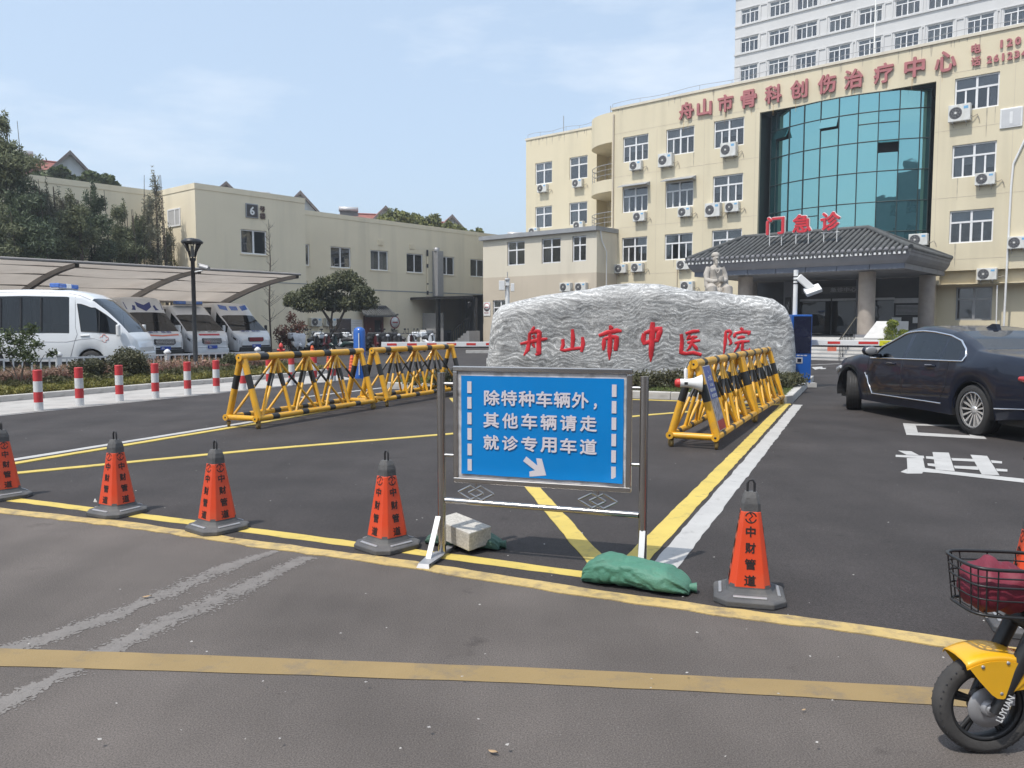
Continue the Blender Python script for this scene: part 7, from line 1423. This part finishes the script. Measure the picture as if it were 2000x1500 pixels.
b=at(566,690,40); b.z=0; tree("reddish_shrub","reddish shrub behind the white scooters beside the bare sapling","shrub",b,[(-.3,0,1.0,.5,.5,.5),(.4,.1,1.3,.5,.5,.45),(0,0,.6,.6,.5,.4),(.1,0,1.8,.3,.3,.3)],1700,.14,'leaf_red',[[(0,0,0,.04),(.1,0,1.4,.02)]],32)
b=at(530,690,39.5); b.z=0; t=thing("bare_sapling","thin leafless sapling rising before the number six wall","tree",b); mb=MB(); mb.path([(0,0,0),(-.05,0,2.5),(.05,0,4.6),(0,0,6.6)],[.05,.04,.028,.008],6); rg=random.Random(4)
for i in range(46):
    z=rg.uniform(1.4,6.3); a=rg.uniform(0,6.28); L=rg.uniform(.35,1.0)*(1.1-z/8); p0=Vector((0,0,z)); p1=p0+Vector((math.cos(a)*L,math.sin(a)*L*.6,L*.75)); mb.path([p0,p0.lerp(p1,.5)+Vector((0,0,-.03)),p1],[.012,.009,.004],4)
    for q in range(2): d_=Vector((rg.uniform(-1,1),rg.uniform(-1,1),rg.uniform(.2,1)))*.25; m_=p0.lerp(p1,rg.uniform(.4,.9)); mb.tube(m_,m_+d_,.004,4,r1=.002)
obj("trunk",mb,M['bark'],t)
# planting bed: shrubs and ground cover
def bush(name,lab,u,v0,v1,wpx,Y,leaf,n,size,seed,cat="bush",z0=.09):
    b=at(u,700,Y); k=Y/FPX; zt=EYE+(633-v0)*k; w=wpx*k/2; rg=random.Random(seed); h=zt-z0; b.z=z0
    cl=[(rg.uniform(-.55,.55)*w,rg.uniform(-.5,.5)*w,h*rg.uniform(.3,.72),w*rg.uniform(.4,.6),w*rg.uniform(.4,.6),h*rg.uniform(.22,.3)) for _ in range(11)]
    return tree(name,lab,cat,b,cl,n,size,leaf,[[(0,0,0,.02),(.05,0,h*.5,.012)],[(0,0,0,.02),(-.08,.03,h*.5,.012)]],seed,"shrubs in the planting bed",shell=.42,aspect=.55)
bush("round_bush","large round clipped bush in front of the long white van's nose",258,672,745,84,19.6,'leaf_hedge',6500,.062,41); bush("round_bush","lower round bush with a few pale flowers left of the large one",170,692,740,66,19.2,'leaf_hedge',4200,.058,42); bush("round_bush","small brownish bush right of the black lamp post",446,686,728,50,23.6,'leaf_brown',2600,.06,43)
b=at(38,720,17.2); b.z=.09; k=17.2/FPX; cl=[]; rg=random.Random(6)
for u,v,r_ in ((10,655,22),(32,668,24),(58,650,22),(75,640,14),(85,672,18),(98,690,14),(50,690,24),(20,690,22),(0,680,20),(-20,665,22),(70,700,16),(-30,690,20)): cl.append(((u-38)*k,rg.uniform(-.25,.25),EYE+(633-v)*k-.09,r_*k*.95,r_*k*.8,r_*k*.8))
tree("young_shrub","young leafy shrub with thin pale stems at the left edge of the bed","shrub",b,cl,2600,.075,'leaf_green',[[(.0,0,0,.02),(.05,0,.4,.014),(.25,0,.95,.006)],[(0,0,0,.018),(-.12,0,.45,.012),(-.3,0,.9,.005)],[(.02,0,0,.016),(.3,.05,.4,.01),(.55,0,.75,.005)],[(0,0,0,.016),(-.2,.05,.35,.01),(-.55,0,.6,.005)],[(.03,0,.1,.012),(.1,0,.6,.009),(.0,0,1.0,.004)]],44,"shrubs in the planting bed",shell=.8,aspect=.42)
def cover(name,pts,n,size,leaf,seed,h,wide,lab=None,aspect=.2,z0=.09):
    """ground cover along a line: upright blades and leaves nobody could count"""
    g=np.random.default_rng(seed); P=np.array([(p[0],p[1]) for p in pts]); seg=np.linalg.norm(np.diff(P,axis=0),axis=1); cum=np.r_[0,np.cumsum(seg)]; s=g.random(n)*cum[-1]; x=np.interp(s,cum,P[:,0]); y=np.interp(s,cum,P[:,1])
    i=np.clip(np.searchsorted(cum,s)-1,0,len(seg)-1); d=np.diff(P,axis=0)[i]/seg[i][:,None]; off=g.uniform(0,1,n)*wide; x-=d[:,1]*off; y+=d[:,0]*off
    lump=np.array([.45+.75*abs(mnoise.noise(Vector((a*1.5,b_*1.5,seed)))) for a,b_ in zip(x,y)]); z=z0+g.random(n)**.8*h*lump
    c=np.stack([x,y,z],1); a=g.normal(size=(n,3))*.6; a[:,2]+=.55; a/=np.linalg.norm(a,axis=1)[:,None]; bb=np.cross(a,g.normal(size=(n,3))); bb/=np.linalg.norm(bb,axis=1)[:,None]+1e-9; sz=size*g.uniform(.6,1.4,n)[:,None]
    v=np.stack([c-a*sz*.5,c+bb*sz*aspect*.5,c+a*sz*.5,c-bb*sz*aspect*.5],1).reshape(-1,3); me=bpy.data.meshes.new(name); me.vertices.add(4*n); me.vertices.foreach_set('co',v.ravel()); me.loops.add(4*n); me.loops.foreach_set('vertex_index',np.arange(4*n,dtype=np.int32)); me.polygons.add(n); me.polygons.foreach_set('loop_start',np.arange(0,4*n,4,dtype=np.int32)); me.materials.append(M[leaf]); me.update(calc_edges=True)
    o=link(name,me); o['kind']='stuff'; return o
M['cover_yellow']=leafmat("yellow green ground cover",(.19,.18,.045)); M['cover_green']=leafmat("dark ground cover",(.10,.10,.04)); M['cover_red']=leafmat("reddish ground cover",(.16,.085,.06)); M['cover_dry']=leafmat("dry pinkish grass",(.34,.22,.15))
KBl=[(p.x-.1,p.y+.16) for p in KB]
cover("ground_cover",KBl,30000,.085,'cover_yellow',51,.24,1.1,aspect=.3); cover("ground_cover",[(x-.5,y+.8) for x,y in KBl],20000,.09,'cover_green',52,.34,1.6,aspect=.35); cover("ground_cover",[(x-1.2,y+1.6) for x,y in KBl],14000,.10,'cover_red',53,.40,1.6,aspect=.3); cover("ground_cover",[(x-1.6,y+2.2) for x,y in KBl[2:]],12000,.13,'cover_dry',54,.50,2.0,aspect=.14); cover("ground_cover",[(x-2.5,y+3.4) for x,y in KBl],15000,.12,'cover_green',55,.25,4.0,aspect=.4)
g0=(0,0)
# hedge in front of the stone, grass on the island
cl=[]; rg=random.Random(9)
for i in range(70): x=rg.uniform(-2.2,6.0); cl.append((x,17.05+rg.uniform(-.28,.28)+.0*x,.33+rg.uniform(-.06,.05),.26,.24,.2))
t=thing("low_hedge","low clipped hedge along the foot of the carved boulder","hedge",(0,0,0)); link("foliage",leafmesh("foliage",cl,16000,.062,M['leaf_hedge'],61,shell=.5,aspect=.5),t)
cl=[(6.3+rg.uniform(-.2,.2),17.6+rg.uniform(-.5,1.2),.3,.22,.25,.16) for _ in range(14)]; t=thing("low_hedge","short bit of hedge at the right foot of the carved boulder","hedge",(0,0,0)); link("foliage",leafmesh("foliage",cl,3500,.06,M['leaf_hedge'],62,shell=.5,aspect=.5),t)
fl=[(p.x,p.y) for p in (FL+GV*.18,ic1+GV*.18)]; cover("island_grass",fl,26000,.06,'grass',63,.09,2.2,aspect=.14,z0=.13); cover("island_grass",[(ic2.x-.2,ic2.y-.2),((BR-GP*.2).x,(BR-GP*.2).y)],9000,.06,'grass',64,.09,1.2,aspect=.14,z0=.13)
# topiary beside the steps, flower pot
b=at(1752,690,31.5); b.z=0; k=31.5/FPX; t=thing("topiary_tree","clipped topiary tree with round yellow green balls beside the steps","tree",b)
for i,(u,v,r_) in enumerate(((1741,632,11),(1740,645,13),(1742,662,17),(1766,651,11),(1768,668,17),(1725,668,10))): link("foliage_ball",leafmesh("foliage_ball",[(0,0,0,r_*k,r_*k,r_*k*.72)],900,.075,M['leaf_topiary'],70+i,shell=.3,aspect=.35),t,((u-1752)*k,(i%2)*.12,EYE+(633-v)*k))
mb=MB(); mb.path([(0,0,0),(.05,0,.5),(-.1,0,.9),(-.2,0,1.4)],[.07,.06,.045,.02],7); mb.path([(.0,0,.6),(.3,0,.95)],[.04,.02],6); obj("trunk",mb,M['concrete'],t)
b=at(1735,690,30.5); b.z=0; t=thing("flower_pot","potted red flowers in front of the white cheek wall","plant",b); mb=MB(); mb.lathe([(.14,0),(.2,.5),(.22,.52),(.18,.52)],12); obj("pot",mb,M['black'],t); link("flowers",leafmesh("flowers",[(0,0,.68,.24,.24,.16)],500,.09,M['leaf_red'],81),t)
# ------------------------------------------------------------ the block across the street behind the viewer, which the glass mirrors
t=thing("street_block","long apartment block across the street seen mirrored in the teal glass","building",(10,-34,0)); hs=[(x,x+1.8,z,z+1.6) for x in np.arange(-34,34,4.2) for z in (1,4.2,7.4,10.6,13.8,17)]; mb=MB(); wallgrid(mb,-36,36,0,20,hs,0,.25); mb.quad((-36,0,20),(36,0,20),(36,12,20),(-36,12,20)); mb.quad((-36,0,0),(-36,0,20),(-36,12,20),(-36,12,0)); mb.quad((36,0,0),(36,12,0),(36,12,20),(36,0,20)); mb.quad((-36,.26,0),(36,.26,0),(36,.26,20),(-36,.26,20),1); mb.box(-10,1,20,-2,9,23.5); mb.box(8,1,20,18,8,22.5); obj("wall",mb,[mat('slate grey render',(.16,.17,.19),.8,.1,1),M['screen']],t); t.rotation_euler=(0,0,PI)

# ================================================================ thin haze in the air
mb=MB(); mb.box(-720,-320,-1.1,720,920,46); o=obj("haze",mb,[]); o['kind']='stuff'
hm=bpy.data.materials.new("haze air"); hm.use_nodes=True; hn=hm.node_tree.nodes
for x in list(hn):
    if x.type=='BSDF_PRINCIPLED': hn.remove(x)
pv=hn.new("ShaderNodeVolumePrincipled"); pv.inputs['Color'].default_value=(.86,.90,.96,1); pv.inputs['Density'].default_value=.0011; pv.inputs['Anisotropy'].default_value=.35
hm.node_tree.links.new(pv.outputs[0],hn["Material Output"].inputs['Volume']); o.data.materials.append(hm)
